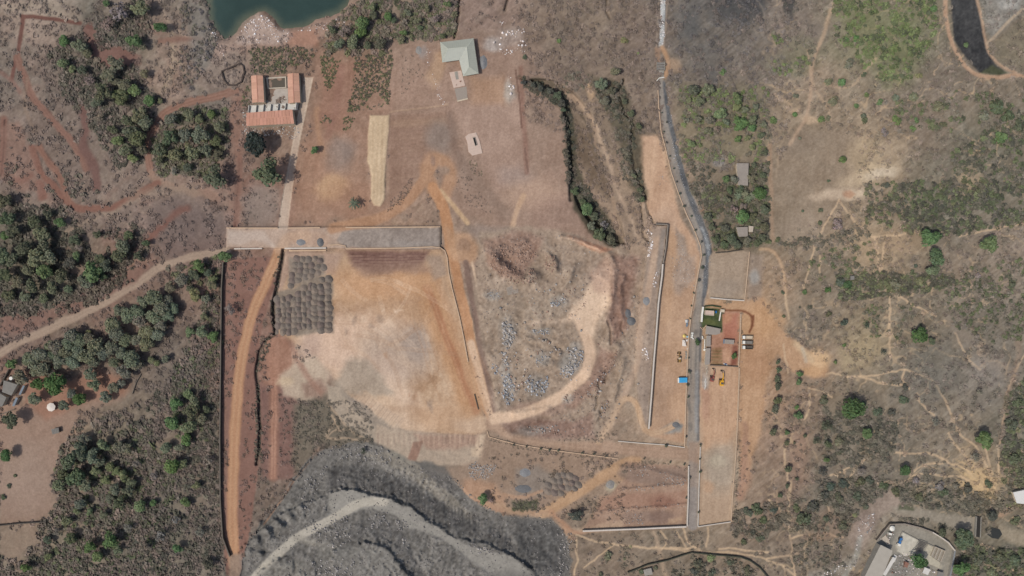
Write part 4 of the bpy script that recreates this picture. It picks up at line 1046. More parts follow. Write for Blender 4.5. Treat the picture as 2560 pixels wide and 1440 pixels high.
def scrub_mesh(name, x, y, r_lo, r_hi, cols, seed, leaves=12, thin=0.55, hgt=0.8, bright=1.3, blend=.5):
    g = np.random.default_rng(seed)
    n = len(x)
    rad = g.uniform(r_lo, r_hi, n) ** 1.0 * S
    base = world_xy(x, y, hg(x, y))
    cols = np.array([lin(c) / K * bright for c in cols])
    ci = g.integers(0, len(cols), n)
    gi = np.clip(((x - GX[0]) / STEP).astype(int), 0, NX - 1); gj = np.clip(((y - GY[0]) / STEP).astype(int), 0, NY - 1)
    gc = lin(C[gj, gi]) / K * 1.05
    bc = (cols[ci] * (1 - blend) + gc * blend) * g.uniform(.86, 1.14, (n, 1))
    d = g.normal(size=(n, leaves, 3)); d[..., 2] = np.abs(d[..., 2]); d /= np.linalg.norm(d, axis=-1, keepdims=True)
    pos = base[:, None, :] + d * (rad[:, None] * g.uniform(.35, 1.0, (n, leaves)))[..., None] * np.array([1, 1, hgt])
    a = g.normal(size=(n, leaves, 3)); a /= np.linalg.norm(a, axis=-1, keepdims=True)
    nrm = d * .45 + g.normal(0, .3, d.shape) + np.array([-.15, -.1, .75])
    b = np.cross(nrm, a); b /= np.linalg.norm(b, axis=-1, keepdims=True) + 1e-6
    a = np.cross(b, nrm); a /= np.linalg.norm(a, axis=-1, keepdims=True) + 1e-6
    sz = (rad[:, None] * g.uniform(.35, .7, (n, leaves)))[..., None]
    v0 = pos + a * sz; v1 = pos - a * sz * .6 + b * sz * thin * 1.2; v2 = pos - a * sz * .6 - b * sz * thin * 1.2
    V = np.stack([v0, v1, v2], 2).reshape(-1, 3)
    c = np.repeat((bc[:, None, :] * g.uniform(.82, 1.18, (n, leaves, 1))).reshape(-1, 3), 3, axis=0)
    F = np.arange(len(V)).reshape(-1, 3)
    return raw_mesh(name, V, F, np.clip(c, 0, .8), [M_SCRUB])

def stuff(name, label, parts, seed, BL=.5, HG=.45):
    """parts: list of (outline, density, clump, r_lo, r_hi, colours, options) joined into one mass"""
    Vs = []
    xs, ys, rl, rh, cs = [], [], [], [], []
    me_list = []
    for k, (pl, de, cl, lo, hi, cols, opt) in enumerate(parts):
        x, y = spots(pl, de, seed + k, cl, opt.get('wild', .5))
        if len(x) == 0: continue
        me_list.append(scrub_mesh(name, x, y, lo, hi, cols, seed * 3 + k, opt.get('leaves', 12), opt.get('thin', .55), opt.get('hgt', HG), 1.25, opt.get('blend', BL)))
    V, F, Cc, off = [], [], [], 0
    for me in me_list:
        n = len(me.vertices); v = np.empty(n * 3, np.float32); me.vertices.foreach_get('co', v)
        c = np.empty(n * 4, np.float32); me.color_attributes['Col'].data.foreach_get('color', c)
        V.append(v.reshape(-1, 3)); Cc.append(c.reshape(-1, 4)[:, :3]); F.append(np.arange(n).reshape(-1, 3) + off); off += n
        bpy.data.meshes.remove(me)
    if not V: return None
    me = raw_mesh(name, np.concatenate(V), np.concatenate(F), np.concatenate(Cc), [M_SCRUB])
    o = link(name, me); tag(o, label, kind='stuff')
    return o

DRY = [(110,98,90),(98,89,82),(122,108,98),(88,82,76)]
DUL = [(95,93,79),(88,87,74),(101,97,84),(106,100,90)]
GRN = [(80,90,60),(72,83,57),(90,100,68),(64,72,55)]
DRK = [(64,68,58),(56,60,52),(72,74,62),(80,78,70)]
LIM = [(96,110,68),(88,103,62),(103,116,75)]
ASH = [(92,88,88),(82,80,82),(100,96,94),(72,72,74)]
R_ = lambda x0, y0, x1, y1: [(x0, y0), (x1, y0), (x1, y1), (x0, y1)]

stuff('dry_scrub', 'leafless grey-brown scrub and dead weeds over the rough ground', [
 (R_(-100,-100,640,1440), 9, -.25, 3, 8.5, DRY, {}),
 (R_(640,-100,1300,560), 4, -.05, 2.5, 7.5, DRY, {}),
 (R_(1290,-100,1660,620), 11, -.3, 3, 8.5, DRY, {}),
 (R_(1640,-100,1980,430), 10, -.3, 3, 8.5, DRY + ASH, {}),
 (R_(1960,-100,2660,1540), 8, -.15, 3, 8.5, DRY + DUL, {}),
 (R_(1420,1330,2020,1540), 7, -.1, 3, 6.5, DRY + DUL, {}),
 (R_(1180,580,1660,1320), 4, .0, 2, 4, DRY, {'wild':.12, 'leaves':8}),
 (R_(540,640,800,1440), 8, -.2, 2.5, 7.5, DRY + DUL, {'wild':.15}),
 (R_(730,1000,940,1260), 16, -.4, 3, 6, DRK + DUL, {'wild':.3}),
 (R_(1225,1130,1560,1300), 8, -.1, 2.5, 7.5, DRY + DRK, {'wild':.1}),
 (R_(1790,640,2000,1330), 6, -.05, 2.5, 7.5, DRY + DUL, {'wild':.1}),
], 100, .6, .34)
stuff('woodland_undergrowth', 'dark olive undergrowth between the trees of the left-hand woods', [
 ([(120,130),(240,60),(330,0),(390,60),(330,150),(400,260),(370,340),(365,400),(300,420),(250,350),(150,220)], 24, -.5, 4, 10, DUL + DRK + DRY, {'leaves':14}),
 ([(385,300),(430,265),(570,270),(570,380),(520,440),(400,440),(375,400)], 26, -.7, 4, 10, DUL + GRN, {'leaves':14}),
 ([(-60,480),(40,500),(160,520),(220,600),(380,600),(360,660),(260,740),(130,760),(60,790),(-60,790)], 18, -.3, 4, 10, DUL + DRK, {'leaves':14}),
 ([(180,1060),(300,1040),(420,960),(540,700),(552,900),(552,1440),(-60,1480),(-60,1400),(60,1390),(110,1300),(140,1270),(125,1200)], 15, -.3, 4, 10, DUL + DRY + DRK + DRY, {'leaves':14}),
 ([(180,1060),(400,1060),(440,1220),(400,1440),(100,1440),(140,1290),(125,1200)], 12, -.3, 5, 11, DUL + GRN + DRY, {'leaves':16}),
 ([(410,660),(550,640),(552,880),(520,1100),(440,1100),(430,960),(500,800)], 13, -.2, 4, 10, DUL + GRN, {'leaves':14}),
 ([(820,60),(880,10),(1140,-60),(1140,90),(1080,120),(960,150),(900,170),(800,180)], 24, -.45, 4, 10, DUL + GRN + DRY, {'leaves':14}),
 ([(450,-60),(520,-60),(540,120),(500,230),(450,210)], 14, -.2, 3, 7, DUL + ASH, {'leaves':12}),
 ([(0,330),(60,330),(140,420),(300,440),(300,560),(60,520),(0,470)], 7, .1, 4, 9, DUL + DRY, {'leaves':12}),
 ([(60,640),(330,560),(380,590),(360,680),(250,760),(120,800)], 10, -.1, 4, 9, DUL + DRK, {'leaves':14}),
], 200, .25, .6)
stuff('field_crop', 'low dark green crop and weeds in the plots behind the red sheds', [
 ([(622,120),(720,118),(785,122),(782,150),(715,170),(716,188),(625,188)], 60, -.55, 2, 4.5, GRN + DRK, {'wild':0, 'leaves':9}),
 ([(800,130),(850,150),(840,200),(820,230),(800,180)], 55, -.4, 2, 4.5, GRN, {'wild':0, 'leaves':9}),
 ([(885,140),(980,125),(982,165),(975,230),(970,265),(945,230),(900,270),(870,280),(880,200)], 60, -.65, 2, 4.5, GRN + DRK, {'wild':0, 'leaves':9}),
 ([(868,270),(965,260),(960,275),(880,275)], 26, -.2, 2, 4, GRN + DUL, {'wild':0, 'leaves':9}),
 ([(860,290),(890,285),(875,320),(858,330)], 50, -.4, 2, 4, GRN, {'wild':0, 'leaves':9}),
 ([(805,285),(835,290),(825,315),(800,312)], 40, -.3, 2, 4, DUL + GRN, {'wild':0, 'leaves':9}),
 ([(622,190),(630,190),(622,260),(608,300),(606,250)], 36, -.4, 2, 5, GRN + DUL, {'wild':0, 'leaves':9}),
], 300, .2, .5)
stuff('green_scrub', 'patches of fresh green bushes and weeds over the right-hand hillside', [
 ([(2090,0),(2340,-40),(2350,60),(2280,200),(2200,210),(2130,130),(2080,90)], 16, -0.11, 4, 10, LIM + GRN, {}),
 ([(1930,80),(2040,120),(2020,190),(1930,180)], 14, -0.11, 4, 9, LIM + DUL, {}),
 ([(2160,460),(2300,450),(2560,470),(2600,560),(2300,590),(2170,560)], 20, -0.26, 4, 9, GRN + DRK, {}),
 ([(2380,560),(2380,380),(2600,240),(2600,560)], 14, -0.16, 4, 10, GRN + DRK + DUL, {}),
 ([(2200,250),(2400,230),(2600,240),(2400,330),(2250,330)], 12, -0.06, 4, 9, GRN + DUL, {}),
 ([(1690,215),(1920,215),(1925,400),(1705,410)], 15, -0.16, 4, 9, LIM + DUL, {}),
 ([(1750,480),(1920,400),(1922,610),(1790,625)], 30, -0.46, 4, 9, DRK + GRN + DUL, {'leaves':14}),
 ([(1690,400),(1780,420),(1790,630),(1760,560)], 24, -0.36, 3, 8, DRK + DUL, {}),
 ([(2020,640),(2180,600),(2190,720),(2020,700)], 14, -0.16, 3, 8, DUL + GRN, {}),
 ([(2330,680),(2600,640),(2600,860),(2400,850)], 14, -0.11, 3, 8, GRN + DUL, {}),
 ([(1925,600),(2060,585),(2180,560),(2180,600),(2000,630)], 18, -0.26, 3, 8, DRK + DUL, {}),
 ([(2090,690),(2300,680),(2420,700),(2300,730),(2100,750)], 33, -0.36, 4, 9, DRK + GRN, {'leaves':14}),
 ([(2150,760),(2290,760),(2330,880),(2180,860)], 9, -0.01, 3, 8, GRN + DUL, {}),
], 400, .2, .6)
stuff('dark_scrub', 'dense dark grey-green thorn scrub at the lower right', [
 ([(2060,1000),(2130,1040),(2240,1050),(2230,1150),(2060,1170)], 22, -.35, 4, 9, DRK + DUL, {'leaves':14}),
 ([(2040,1200),(2240,1195),(2330,1230),(2500,1230),(2560,1260),(2480,1290),(2300,1265),(2240,1250),(2150,1290),(2050,1260)], 20, -.35, 4, 9, DRK + DUL, {'leaves':14}),
 ([(1845,1270),(1920,1250),(2060,1250),(2150,1290),(2110,1350),(2040,1320),(1930,1330),(1850,1360),(1830,1310)], 16, -.2, 4, 9, DRK + DUL, {'leaves':14}),
 ([(2520,1000),(2600,900),(2600,1280),(2520,1260),(2500,1150)], 22, -.4, 4, 10, DRK + GRN, {'leaves':14}),
 ([(2390,1290),(2450,1360),(2600,1380),(2600,1500),(2380,1500),(2400,1400)], 20, -.4, 4, 10, DRK + GRN, {'leaves':14}),
 ([(1700,1390),(1860,1390),(1920,1460),(1640,1480)], 12, -.1, 4, 9, DRK + DUL, {'leaves':14}),
 ([(1990,1320),(2100,1350),(2120,1420),(2030,1440),(1980,1400)], 12, -.1, 3, 7, DUL + DRK, {}),
 ([(1500,1370),(1580,1360),(1570,1420),(1500,1400)], 12, -.1, 3, 6, DUL + GRN, {}),
 ([(2240,1290),(2330,1300),(2390,1330),(2330,1325),(2250,1305)], 16, -.3, 3, 7, DRK + DUL, {'wild':0}),
], 500, .3, .6)
stuff('gully_brush', 'dark brush lining the dry gullies in the upper middle', [
 ([(1300,195),(1400,225),(1428,280),(1436,420),(1440,470),(1420,470),(1412,340),(1400,270),(1310,220)], 40, -.5, 3, 7, DRK, {'leaves':14, 'wild':0}),
 ([(1425,460),(1470,470),(1500,540),(1545,600),(1540,620),(1480,600),(1440,540),(1425,490)], 34, -.6, 4, 9, DRK + DUL, {'leaves':14}),
 ([(1480,180),(1550,200),(1570,270),(1600,330),(1580,330),(1550,300),(1500,260)], 22, -.3, 3, 8, DRK + DUL, {'leaves':14}),
 ([(1530,320),(1580,330),(1615,480),(1600,510),(1560,470),(1545,400)], 20, -.3, 3, 7, DUL + DRK, {'leaves':14}),
 ([(1380,200),(1500,170),(1490,220),(1400,230)], 14, -.2, 3, 7, DUL, {}),
 ([(695,640),(708,628),(700,690),(690,740),(690,830),(655,850),(640,930),(636,1150),(655,1160),(652,920),(680,860),(678,740)], 34, -.5, 2, 5, DRK + DUL, {'wild':0}),
], 600, .2, .6)
stuff('hedge_weeds', 'weedy verge of grey-green bushes against the left boundary wall', [
 ([(520,880),(550,640),(553,900),(548,1200),(560,1400),(520,1440),(515,1200)], 26, -.45, 3, 7, DUL + DRK, {}),
], 700)
stuff('yard_weeds', 'low weeds and stalks growing on the cleared banks and plots', [
 ([(975,500),(1000,480),(1035,440),(1030,470),(1000,510),(960,530)], 60, -.6, 1.5, 3.2, DRK + DRY, {'wild':0, 'leaves':8}),
 ([(1550,1165),(1590,1152),(1720,1165),(1718,1172),(1640,1162),(1580,1170),(1555,1190)], 60, -.7, 1.6, 3.5, DRK + DUL, {'wild':0, 'leaves':8}),
 ([(1225,1092),(1300,1112),(1550,1145),(1545,1155),(1300,1125),(1225,1105)], 40, -.5, 1.6, 3.5, DRK + DUL, {'wild':0, 'leaves':8}),
 ([(1490,1252),(1525,1232),(1500,1260),(1485,1275)], 60, -.6, 1.6, 3.2, DRK, {'wild':0, 'leaves':8}),
 ([(1280,1250),(1348,1246),(1346,1276),(1284,1280)], 60, -.7, 1.6, 3.6, DRK + GRN, {'wild':0, 'leaves':8}),
 ([(1150,420),(1200,470),(1230,540),(1200,550),(1130,480)], 22, -.2, 1.5, 3, DRY + DRK, {'wild':0, 'leaves':8}),
 ([(1170,400),(1200,400),(1210,440),(1180,440)], 40, -.2, 1.5, 3, GRN + DRK, {'wild':0, 'leaves':8}),
 ([(1000,130),(1040,140),(1090,230),(1000,240)], 14, .0, 1.5, 3, DUL + DRK, {'wild':0, 'leaves':8}),
 ([(1490,1080),(1530,1085),(1540,1105),(1480,1108)], 34, -.3, 1.6, 3.5, DRK, {'wild':0, 'leaves':8}),
 ([(1380,1085),(1480,1085),(1490,1102),(1380,1102)], 24, -.3, 1.6, 3.5, DRK + DUL, {'wild':0, 'leaves':8}),
 ([(1845,1100),(1855,1100),(1850,1200),(1840,1290),(1834,1290)], 40, -.4, 1.6, 3.2, DUL + DRK, {'wild':0, 'leaves':8}),
 ([(1758,768),(1806,772),(1806,832),(1790,826),(1755,818)], 26, -.1, 1.2, 3, [(58,78,42),(48,66,38)], {'wild':0, 'leaves':9}),
 ([(610,480),(700,470),(690,560),(610,560)], 12, .0, 1.5, 3.5, DUL + DRY, {'wild':0, 'leaves':8}),
], 800)

# ------------------------------------------------------------------ rock piles
_t = (1 + 5 ** .5) / 2
ICO_V = np.array([(-1,_t,0),(1,_t,0),(-1,-_t,0),(1,-_t,0),(0,-1,_t),(0,1,_t),(0,-1,-_t),(0,1,-_t),(_t,0,-1),(_t,0,1),(-_t,0,-1),(-_t,0,1)], float)
ICO_V /= np.linalg.norm(ICO_V[0])
ICO_F = np.array([(0,11,5),(0,5,1),(0,1,7),(0,7,10),(0,10,11),(1,5,9),(5,11,4),(11,10,2),(10,7,6),(7,1,8),(3,9,4),(3,4,2),(3,2,6),(3,6,8),(3,8,9),(4,9,5),(2,4,11),(6,2,10),(8,6,7),(9,8,1)])
def rocks(name, label, outlines, density, r_lo, r_hi, cols, seed, clump=None, power=2.0, cat=None, kind='stuff', group=None):
    xs, ys = [], []
    for k, o in enumerate(outlines):
        x, y = spots(o, density, seed + k, clump, -1, 5); xs.append(x); ys.append(y)
    x = np.concatenate(xs); y = np.concatenate(ys); n = len(x)
    g = np.random.default_rng(seed)
    r = (r_lo + (r_hi - r_lo) * g.random(n) ** power) * S
    z = hg(x, y) + r * 0.15
    p = world_xy(x, y, z)
    sc = r[:, None] * g.uniform(.7, 1.25, (n, 3)); 
    v = ICO_V[None] * g.uniform(.75, 1.2, (n, 12, 1)) * sc[:, None, :]
    a = g.uniform(0, 6.283, n); ca, sa = np.cos(a)[:, None], np.sin(a)[:, None]
    vx = v[..., 0] * ca - v[..., 1] * sa; vy = v[..., 0] * sa + v[..., 1] * ca
    V = np.stack([vx, vy, v[..., 2]], -1) + p[:, None, :]
    F = (ICO_F[None] + (np.arange(n) * 12)[:, None, None]).reshape(-1, 3)
    cols = np.array([lin(c) / K * 1.3 for c in cols])
    cc = cols[g.integers(0, len(cols), n)] * g.uniform(.8, 1.2, (n, 1))
    me = raw_mesh(name, V.reshape(-1, 3), F, np.clip(np.repeat(cc, 12, axis=0), 0, .8), [M_ROCK])
    o = link(name, me); tag(o, label, cat, group, kind)
    return o
BRN = [(138,113,99),(126,104,92),(150,128,114)]
BLU = [(144,145,147),(134,136,139),(160,160,160),(126,126,127)]
GRY = [(150,146,142),(136,132,128),(168,162,156)]
WHT = [(206,196,190),(190,178,170),(220,214,210)]
rocks('brown_rubble', 'mound of brown broken rock in the upper rock field', [[(1225,655),(1250,650),(1280,665),(1340,670),(1342,700),(1300,710),(1250,690)],[(1225,640),(1240,632),(1250,648),(1232,662)],[(1366,640),(1390,640),(1398,668),(1380,680),(1362,672)],[(1245,615),(1320,605),(1345,640),(1300,660),(1250,640)]], 60, .8, 3.3, BRN, 900)
rocks('brown_rubble', 'scattered brown and grey stones over the middle of the rock field', [[(1370,690),(1460,670),(1460,720),(1400,760),(1370,740)],[(1240,720),(1460,720),(1470,880),(1440,960),(1240,1010)],[(1330,850),(1420,840),(1430,890),(1340,900)]], 6, .6, 3.6, BRN + GRY, 910, .0)
rocks('blue_grey_rubble', 'blue-grey quarried stone dumped in a band along the lower left of the rock field', [[(1250,935),(1275,935),(1285,970),(1290,1000),(1265,1015),(1252,980)],[(1225,910),(1240,905),(1250,940),(1235,940)]], 64, .8, 3.6, BLU, 920)
rocks('blue_grey_rubble', 'blue-grey quarried stone in a curved heap in the rock field centre', [[(1310,945),(1325,930),(1335,955),(1370,935),(1372,955),(1362,980),(1340,990),(1325,980),(1312,972)]], 70, .8, 3.4, BLU, 930)
rocks('blue_grey_rubble', 'blue-grey quarried stone heaped inside the bend of the cream haul road', [[(1418,862),(1440,868),(1462,880),(1460,905),(1440,930),(1410,945),(1396,938),(1400,920),(1425,905)]], 70, .8, 3.6, BLU + GRY, 940)
rocks('grey_rubble', 'upright band of grey boulders at the left of the rock field', [[(1255,800),(1275,805),(1290,830),(1285,860),(1270,875),(1255,860)],[(1250,880),(1265,880),(1275,910),(1260,915)]], 70, 1, 4.4, GRY, 950)
rocks('grey_rubble', 'small grey stone heaps in the middle of the rock field', [[(1330,825),(1378,820),(1376,835),(1345,838)],[(1335,905),(1368,885),(1372,900),(1345,912)],[(1372,752),(1415,745),(1415,762),(1385,768)]], 80, .8, 3, GRY + BLU, 960)
rocks('grey_rubble', 'stones along the bottom of the rock field above the cross road', [[(1405,990),(1445,975),(1440,1000),(1410,1010)],[(1300,1070),(1390,1060),(1400,1085),(1310,1085)],[(1445,1000),(1540,880),(1545,900),(1490,990)],[(1500,1010),(1520,990),(1525,1030),(1500,1050)]], 36, .8, 3, GRY + BRN, 970)
rocks('brown_rubble', 'brown stones on the bank under the raised strip', [[(1520,900),(1545,870),(1530,920),(1490,960),(1470,975)],[(1490,870),(1515,840),(1505,870)]], 50, .8, 2.6, BRN, 980)
rocks('blue_grey_rubble', 'blue grey gravel spot at the left edge of the rock field', [[(1215,725),(1240,722),(1260,740),(1240,752),(1215,745)]], 60, .6, 1.8, BLU, 985)
rocks('shore_stones', 'pale stones on the spit and shore around the pond', [[(600,95),(620,55),(645,38),(672,46),(695,72),(745,80),(720,105),(640,115)],[(596,80),(618,52),(650,34),(690,66),(640,80)],[(530,20),(550,110),(575,150),(545,130),(520,60)],[(740,75),(800,55),(850,36),(870,50),(800,85)]], 26, .8, 2.4, WHT + [(170,150,140)], 990)
rocks('white_stones', 'white stones and building rubble strewn right of the grey-roofed building', [[(1205,95),(1260,95),(1310,70),(1315,130),(1255,140),(1240,120)],[(1248,148),(1256,150),(1275,185),(1285,220),(1275,250),(1268,190)],[(1240,60),(1300,40),(1320,110),(1270,110)]], 26, .7, 3.6, WHT, 1000, -.2)
rocks('white_stones', 'white stones strewn left of the grey-roofed building', [[(1065,120),(1078,120),(1075,170),(1110,240),(1115,290),(1090,220),(1064,150)]], 24, .6, 1.8, WHT, 1010)
rocks('white_stones', 'white stones and sacks along the edge of the raised strip', [[(1618,570),(1632,570),(1630,620),(1625,650),(1616,640)],[(1635,680),(1650,670),(1640,720),(1632,705)],[(1605,870),(1622,870),(1618,900),(1606,890)]], 70, .8, 2.4, WHT, 1020)
rocks('shed_rubble', 'pale rubble around the long red-roofed shed', [[(610,315),(735,318),(735,335),(640,345),(605,335)],[(608,270),(618,275),(618,320),(604,330),(606,290)],[(735,320),(750,318),(740,350),(700,345)]], 60, .7, 2.2, [(186,180,174),(160,154,148)], 1030)
rocks('spoil_boulders', 'pale grey boulders tumbled over the quarry spoil', [[(800,1130),(900,1115),(960,1130),(1000,1150),(960,1165),(860,1150)],[(760,1200),(830,1150),(800,1210),(770,1280),(755,1270)],[(775,1310),(870,1290),(880,1360),(830,1370),(775,1345)],[(985,1300),(1015,1300),(1020,1330),(990,1330)],[(1040,1165),(1060,1170),(1060,1185),(1040,1180)],[(1165,1355),(1260,1375),(1255,1390),(1185,1380)],[(1000,1340),(1030,1350),(1010,1380)],[(770,1400),(900,1395),(880,1440),(790,1440)],[(1390,1330),(1430,1330),(1420,1440),(1400,1440)],[(915,1290),(965,1280),(975,1310),(930,1320)]], 34, .8, 2.8, [(140,136,132),(122,118,115),(160,154,148)], 1040)
rocks('spoil_stones', 'small dark stones over the quarry spoil', [Q_OUT], 26, .5, 2.0, [(118,114,110),(100,98,96),(138,132,128)], 1050, .0)
_rim_b = []
for _k in range(1, 15):
    (ax, ay), (bx_, by_) = Q_OUT[_k - 1], Q_OUT[_k]; L_ = math.hypot(bx_ - ax, by_ - ay); nx_, ny_ = -(by_ - ay) / L_ * 9, (bx_ - ax) / L_ * 9
    _rim_b.append([(ax - nx_ * .3, ay - ny_ * .3), (bx_ - nx_ * .3, by_ - ny_ * .3), (bx_ + nx_, by_ + ny_), (ax + nx_, ay + ny_)])
rocks('rim_boulders', 'grey boulders tumbled along the upper rim of the quarry spoil', _rim_b, 34, .6, 2.8, [(112,108,104),(94,91,89),(130,125,119)], 1055)
rocks('pit_stones', 'small loose stones spread thinly over the floor of the rock field', [[(1200,600),(1400,585),(1520,640),(1460,800),(1480,880),(1420,960),(1260,1030),(1215,900)],[(1490,890),(1590,760),(1600,900),(1500,1090),(1260,1080),(1400,1020)]], 13, .4, 1.5, GRY + BRN, 1056, -.2)
rocks('stone_heap', 'heap of pale grey stone beside the lower dirt path', [[(1166,1160),(1195,1150),(1205,1185),(1190,1200),(1170,1190)],[(1195,1165),(1235,1160),(1240,1180),(1205,1200)]], 110, .8, 2.2, GRY, 1060)
rocks('plot_rubble', 'rows of stone rubble across the lower walled plots', [[(1545,1222),(1640,1212),(1712,1206),(1712,1214),(1640,1220),(1550,1231)],[(1480,1276),(1600,1266),(1718,1256),(1718,1266),(1600,1276),(1490,1284)],[(1580,1165),(1640,1170),(1620,1195),(1570,1185)],[(1640,1180),(1715,1195),(1712,1210),(1660,1205)],[(1550,1280),(1610,1280),(1610,1310),(1560,1305)]], 46, .7, 2.0, BRN + GRY, 1070)
rocks('works_debris', 'broken concrete and debris strewn over the works yard', [[(2235,1385),(2275,1385),(2300,1415),(2255,1445),(2225,1430)],[(2200,1350),(2225,1320),(2238,1335),(2222,1360)],[(2245,1375),(2285,1392),(2275,1402),(2245,1390)],[(2300,1405),(2350,1420),(2340,1440),(2290,1440)]], 50, .5, 2.2, WHT + GRY + [(110,104,98),(120,92,80)], 1085)
rocks('stream_stones', 'white stones in the stream bed above the concrete works', [[(2130,1345),(2150,1300),(2185,1275),(2190,1310),(2165,1335)],[(2145,1340),(2150,1380),(2140,1400),(2135,1370)],[(2040,1440),(2140,1400),(2145,1410),(2080,1450)]], 34, .7, 2.4, WHT + GRY, 1080)
rocks('road_stones', 'loose dark stones on the unfinished side of the asphalt road', [[(1664,205),(1671,205),(1690,350),(1710,460),(1733,505),(1775,600),(1782,650),(1768,720),(1755,720),(1768,640),(1755,580),(1720,500),(1697,440),(1680,360)]], 60, .5, 1.4, [(120,122,126),(100,102,106),(170,172,174)], 1090)
rocks('channel_stones', 'pale stones packed in the channel at the top', [[(1655,-60),(1668,-60),(1665,0),(1660,116),(1648,116),(1653,0)]], 120, .6, 1.6, WHT + [(180,182,184)], 1100)
rocks('yard_stones', 'small stones by the end of the earth strip and the yard', [[(1690,570),(1710,590),(1720,640),(1690,640)],[(1680,640),(1740,650),(1735,730),(1690,720)],[(1640,440),(1660,440),(1670,470),(1650,470)]], 26, .5, 1.5, GRY, 1110)
# ------------------------------------------------------------------ building blocks for things
class MB:
    def __init__(s): s.v = []; s.f = []
    def poly3(s, pts):
        n = len(s.v); s.v += [tuple(p) for p in pts]; s.f.append(list(range(n, n + len(pts))))
    def prism(s, pts, z0, z1, top=None):
        """outline (x,y) counter-clockwise or not, from z0 to z1; top = outline at the top"""
        top = top or pts; n = len(pts); b = len(s.v)
        ar = sum(pts[i][0] * pts[(i + 1) % n][1] - pts[(i + 1) % n][0] * pts[i][1] for i in range(n))
        if ar < 0: pts = pts[::-1]; top = top[::-1]
        s.v += [(p[0], p[1], z0) for p in pts] + [(p[0], p[1], z1) for p in top]
        s.f.append([b + i for i in range(n)][::-1]); s.f.append([b + n + i for i in range(n)])
        for i in range(n):
            j = (i + 1) % n; s.f.append([b + i, b + j, b + n + j, b + n + i])
    def slab(s, pts3, t):
        """sloping plate of thickness t under the given 3-D outline"""
        n = len(pts3); b = len(s.v)
        s.v += [tuple(p) for p in pts3] + [(p[0], p[1], p[2] - t) for p in pts3]
        s.f.append([b + i for i in range(n)]); s.f.append([b + n + i for i in range(n)][::-1])
        for i in range(n):
            j = (i + 1) % n; s.f.append([b + i, b + n + i, b + n + j, b + j])
    def box(s, cx, cy, z0, sx, sy, h, rz=0.0, taper=1.0):
        c, q = math.cos(rz), math.sin(rz)
        def pt(u, v): return (cx + u * c - v * q, cy + u * q + v * c)
        o = [(-sx / 2, -sy / 2), (sx / 2, -sy / 2), (sx / 2, sy / 2), (-sx / 2, sy / 2)]
        s.prism([pt(*p) for p in o], z0, z0 + h, [pt(p[0] * taper, p[1] * taper) for p in o])
    def bar(s, p, q, w, h=None):
        h = h or w; p = Vector(p); q = Vector(q); d = (q - p).normalized()
        u = d.cross(Vector((0, 0, 1)))
        if u.length < 1e-4: u = Vector((1, 0, 0))
        u.normalize(); k = u.cross(d)
        b = len(s.v)
        for e in (p, q):
            for (a, c) in ((-1, -1), (1, -1), (1, 1), (-1, 1)): s.v.append(tuple(e + u * a * w / 2 + k * c * h / 2))
        s.f += [[b, b + 1, b + 2, b + 3][::-1], [b + 4, b + 5, b + 6, b + 7]]
        for i in range(4):
            j = (i + 1) % 4; s.f.append([b + i, b + j, b + 4 + j, b + 4 + i])
    def cyl(s, cx, cy, z0, r, h, n=12, r2=None):
        a = [2 * math.pi * i / n for i in range(n)]; r2 = r if r2 is None else r2
        s.prism([(cx + r * math.cos(t), cy + r * math.sin(t)) for t in a], z0, z0 + h, [(cx + r2 * math.cos(t), cy + r2 * math.sin(t)) for t in a])
    def tube(s, p, q, r, n=8):
        p = Vector(p); q = Vector(q); d = (q - p).normalized()
        u = d.cross(Vector((0, 0, 1)))
        if u.length < 1e-4: u = Vector((1, 0, 0))
        u.normalize(); k = u.cross(d); b = len(s.v)
        for e in (p, q):
            for i in range(n):
                t = 2 * math.pi * i / n; s.v.append(tuple(e + u * r * math.cos(t) + k * r * math.sin(t)))
        s.f.append([b + i for i in range(n)][::-1]); s.f.append([b + n + i for i in range(n)])
        for i in range(n):
            j = (i + 1) % n; s.f.append([b + i, b + j, b + n + j, b + n + i])
    def build(s, name, m, parent=None, bevel=0.0):
        off = Vector(parent.location) if (parent is not None and parent.type == 'EMPTY' and parent.get('_abs')) else Vector((0, 0, 0))
        if parent is not None and parent.type == 'MESH' and parent.parent is not None and parent.parent.get('_abs'):
            off = Vector(parent.parent.location)
        me = bpy.data.meshes.new(name)
        me.from_pydata([tuple(Vector(v) - off) for v in s.v], [], s.f); me.update()
        me.materials.append(m)
        o = link(name, me, parent)
        if bevel:
            md = o.modifiers.new('bevel', 'BEVEL'); md.width = bevel; md.segments = 1; md.limit_method = 'ANGLE'
        return o

def Z(px, py, z):
    f = (ALT - z) / ALT
    return Vector(((px - 1280) * S * f, (720 - py) * S * f, z))
def site(name, px, py, label, cat, group=None, h=0.0):
    """an Empty on the ground whose parts are given in site metres"""
    e = empty(name, P(px, py)); e['_abs'] = 1
    return tag(e, label, cat, group)
def xy(p): return (p[0], p[1])
def inset(pts, d):
    c = Vector((sum(p[0] for p in pts) / len(pts), sum(p[1] for p in pts) / len(pts)))
    out = []
    for p in pts:
        v = c - Vector((p[0], p[1])); L = v.length
        out.append(tuple(Vector((p[0], p[1])) + v * min(.9, d * 1.4 / L)))
    return out

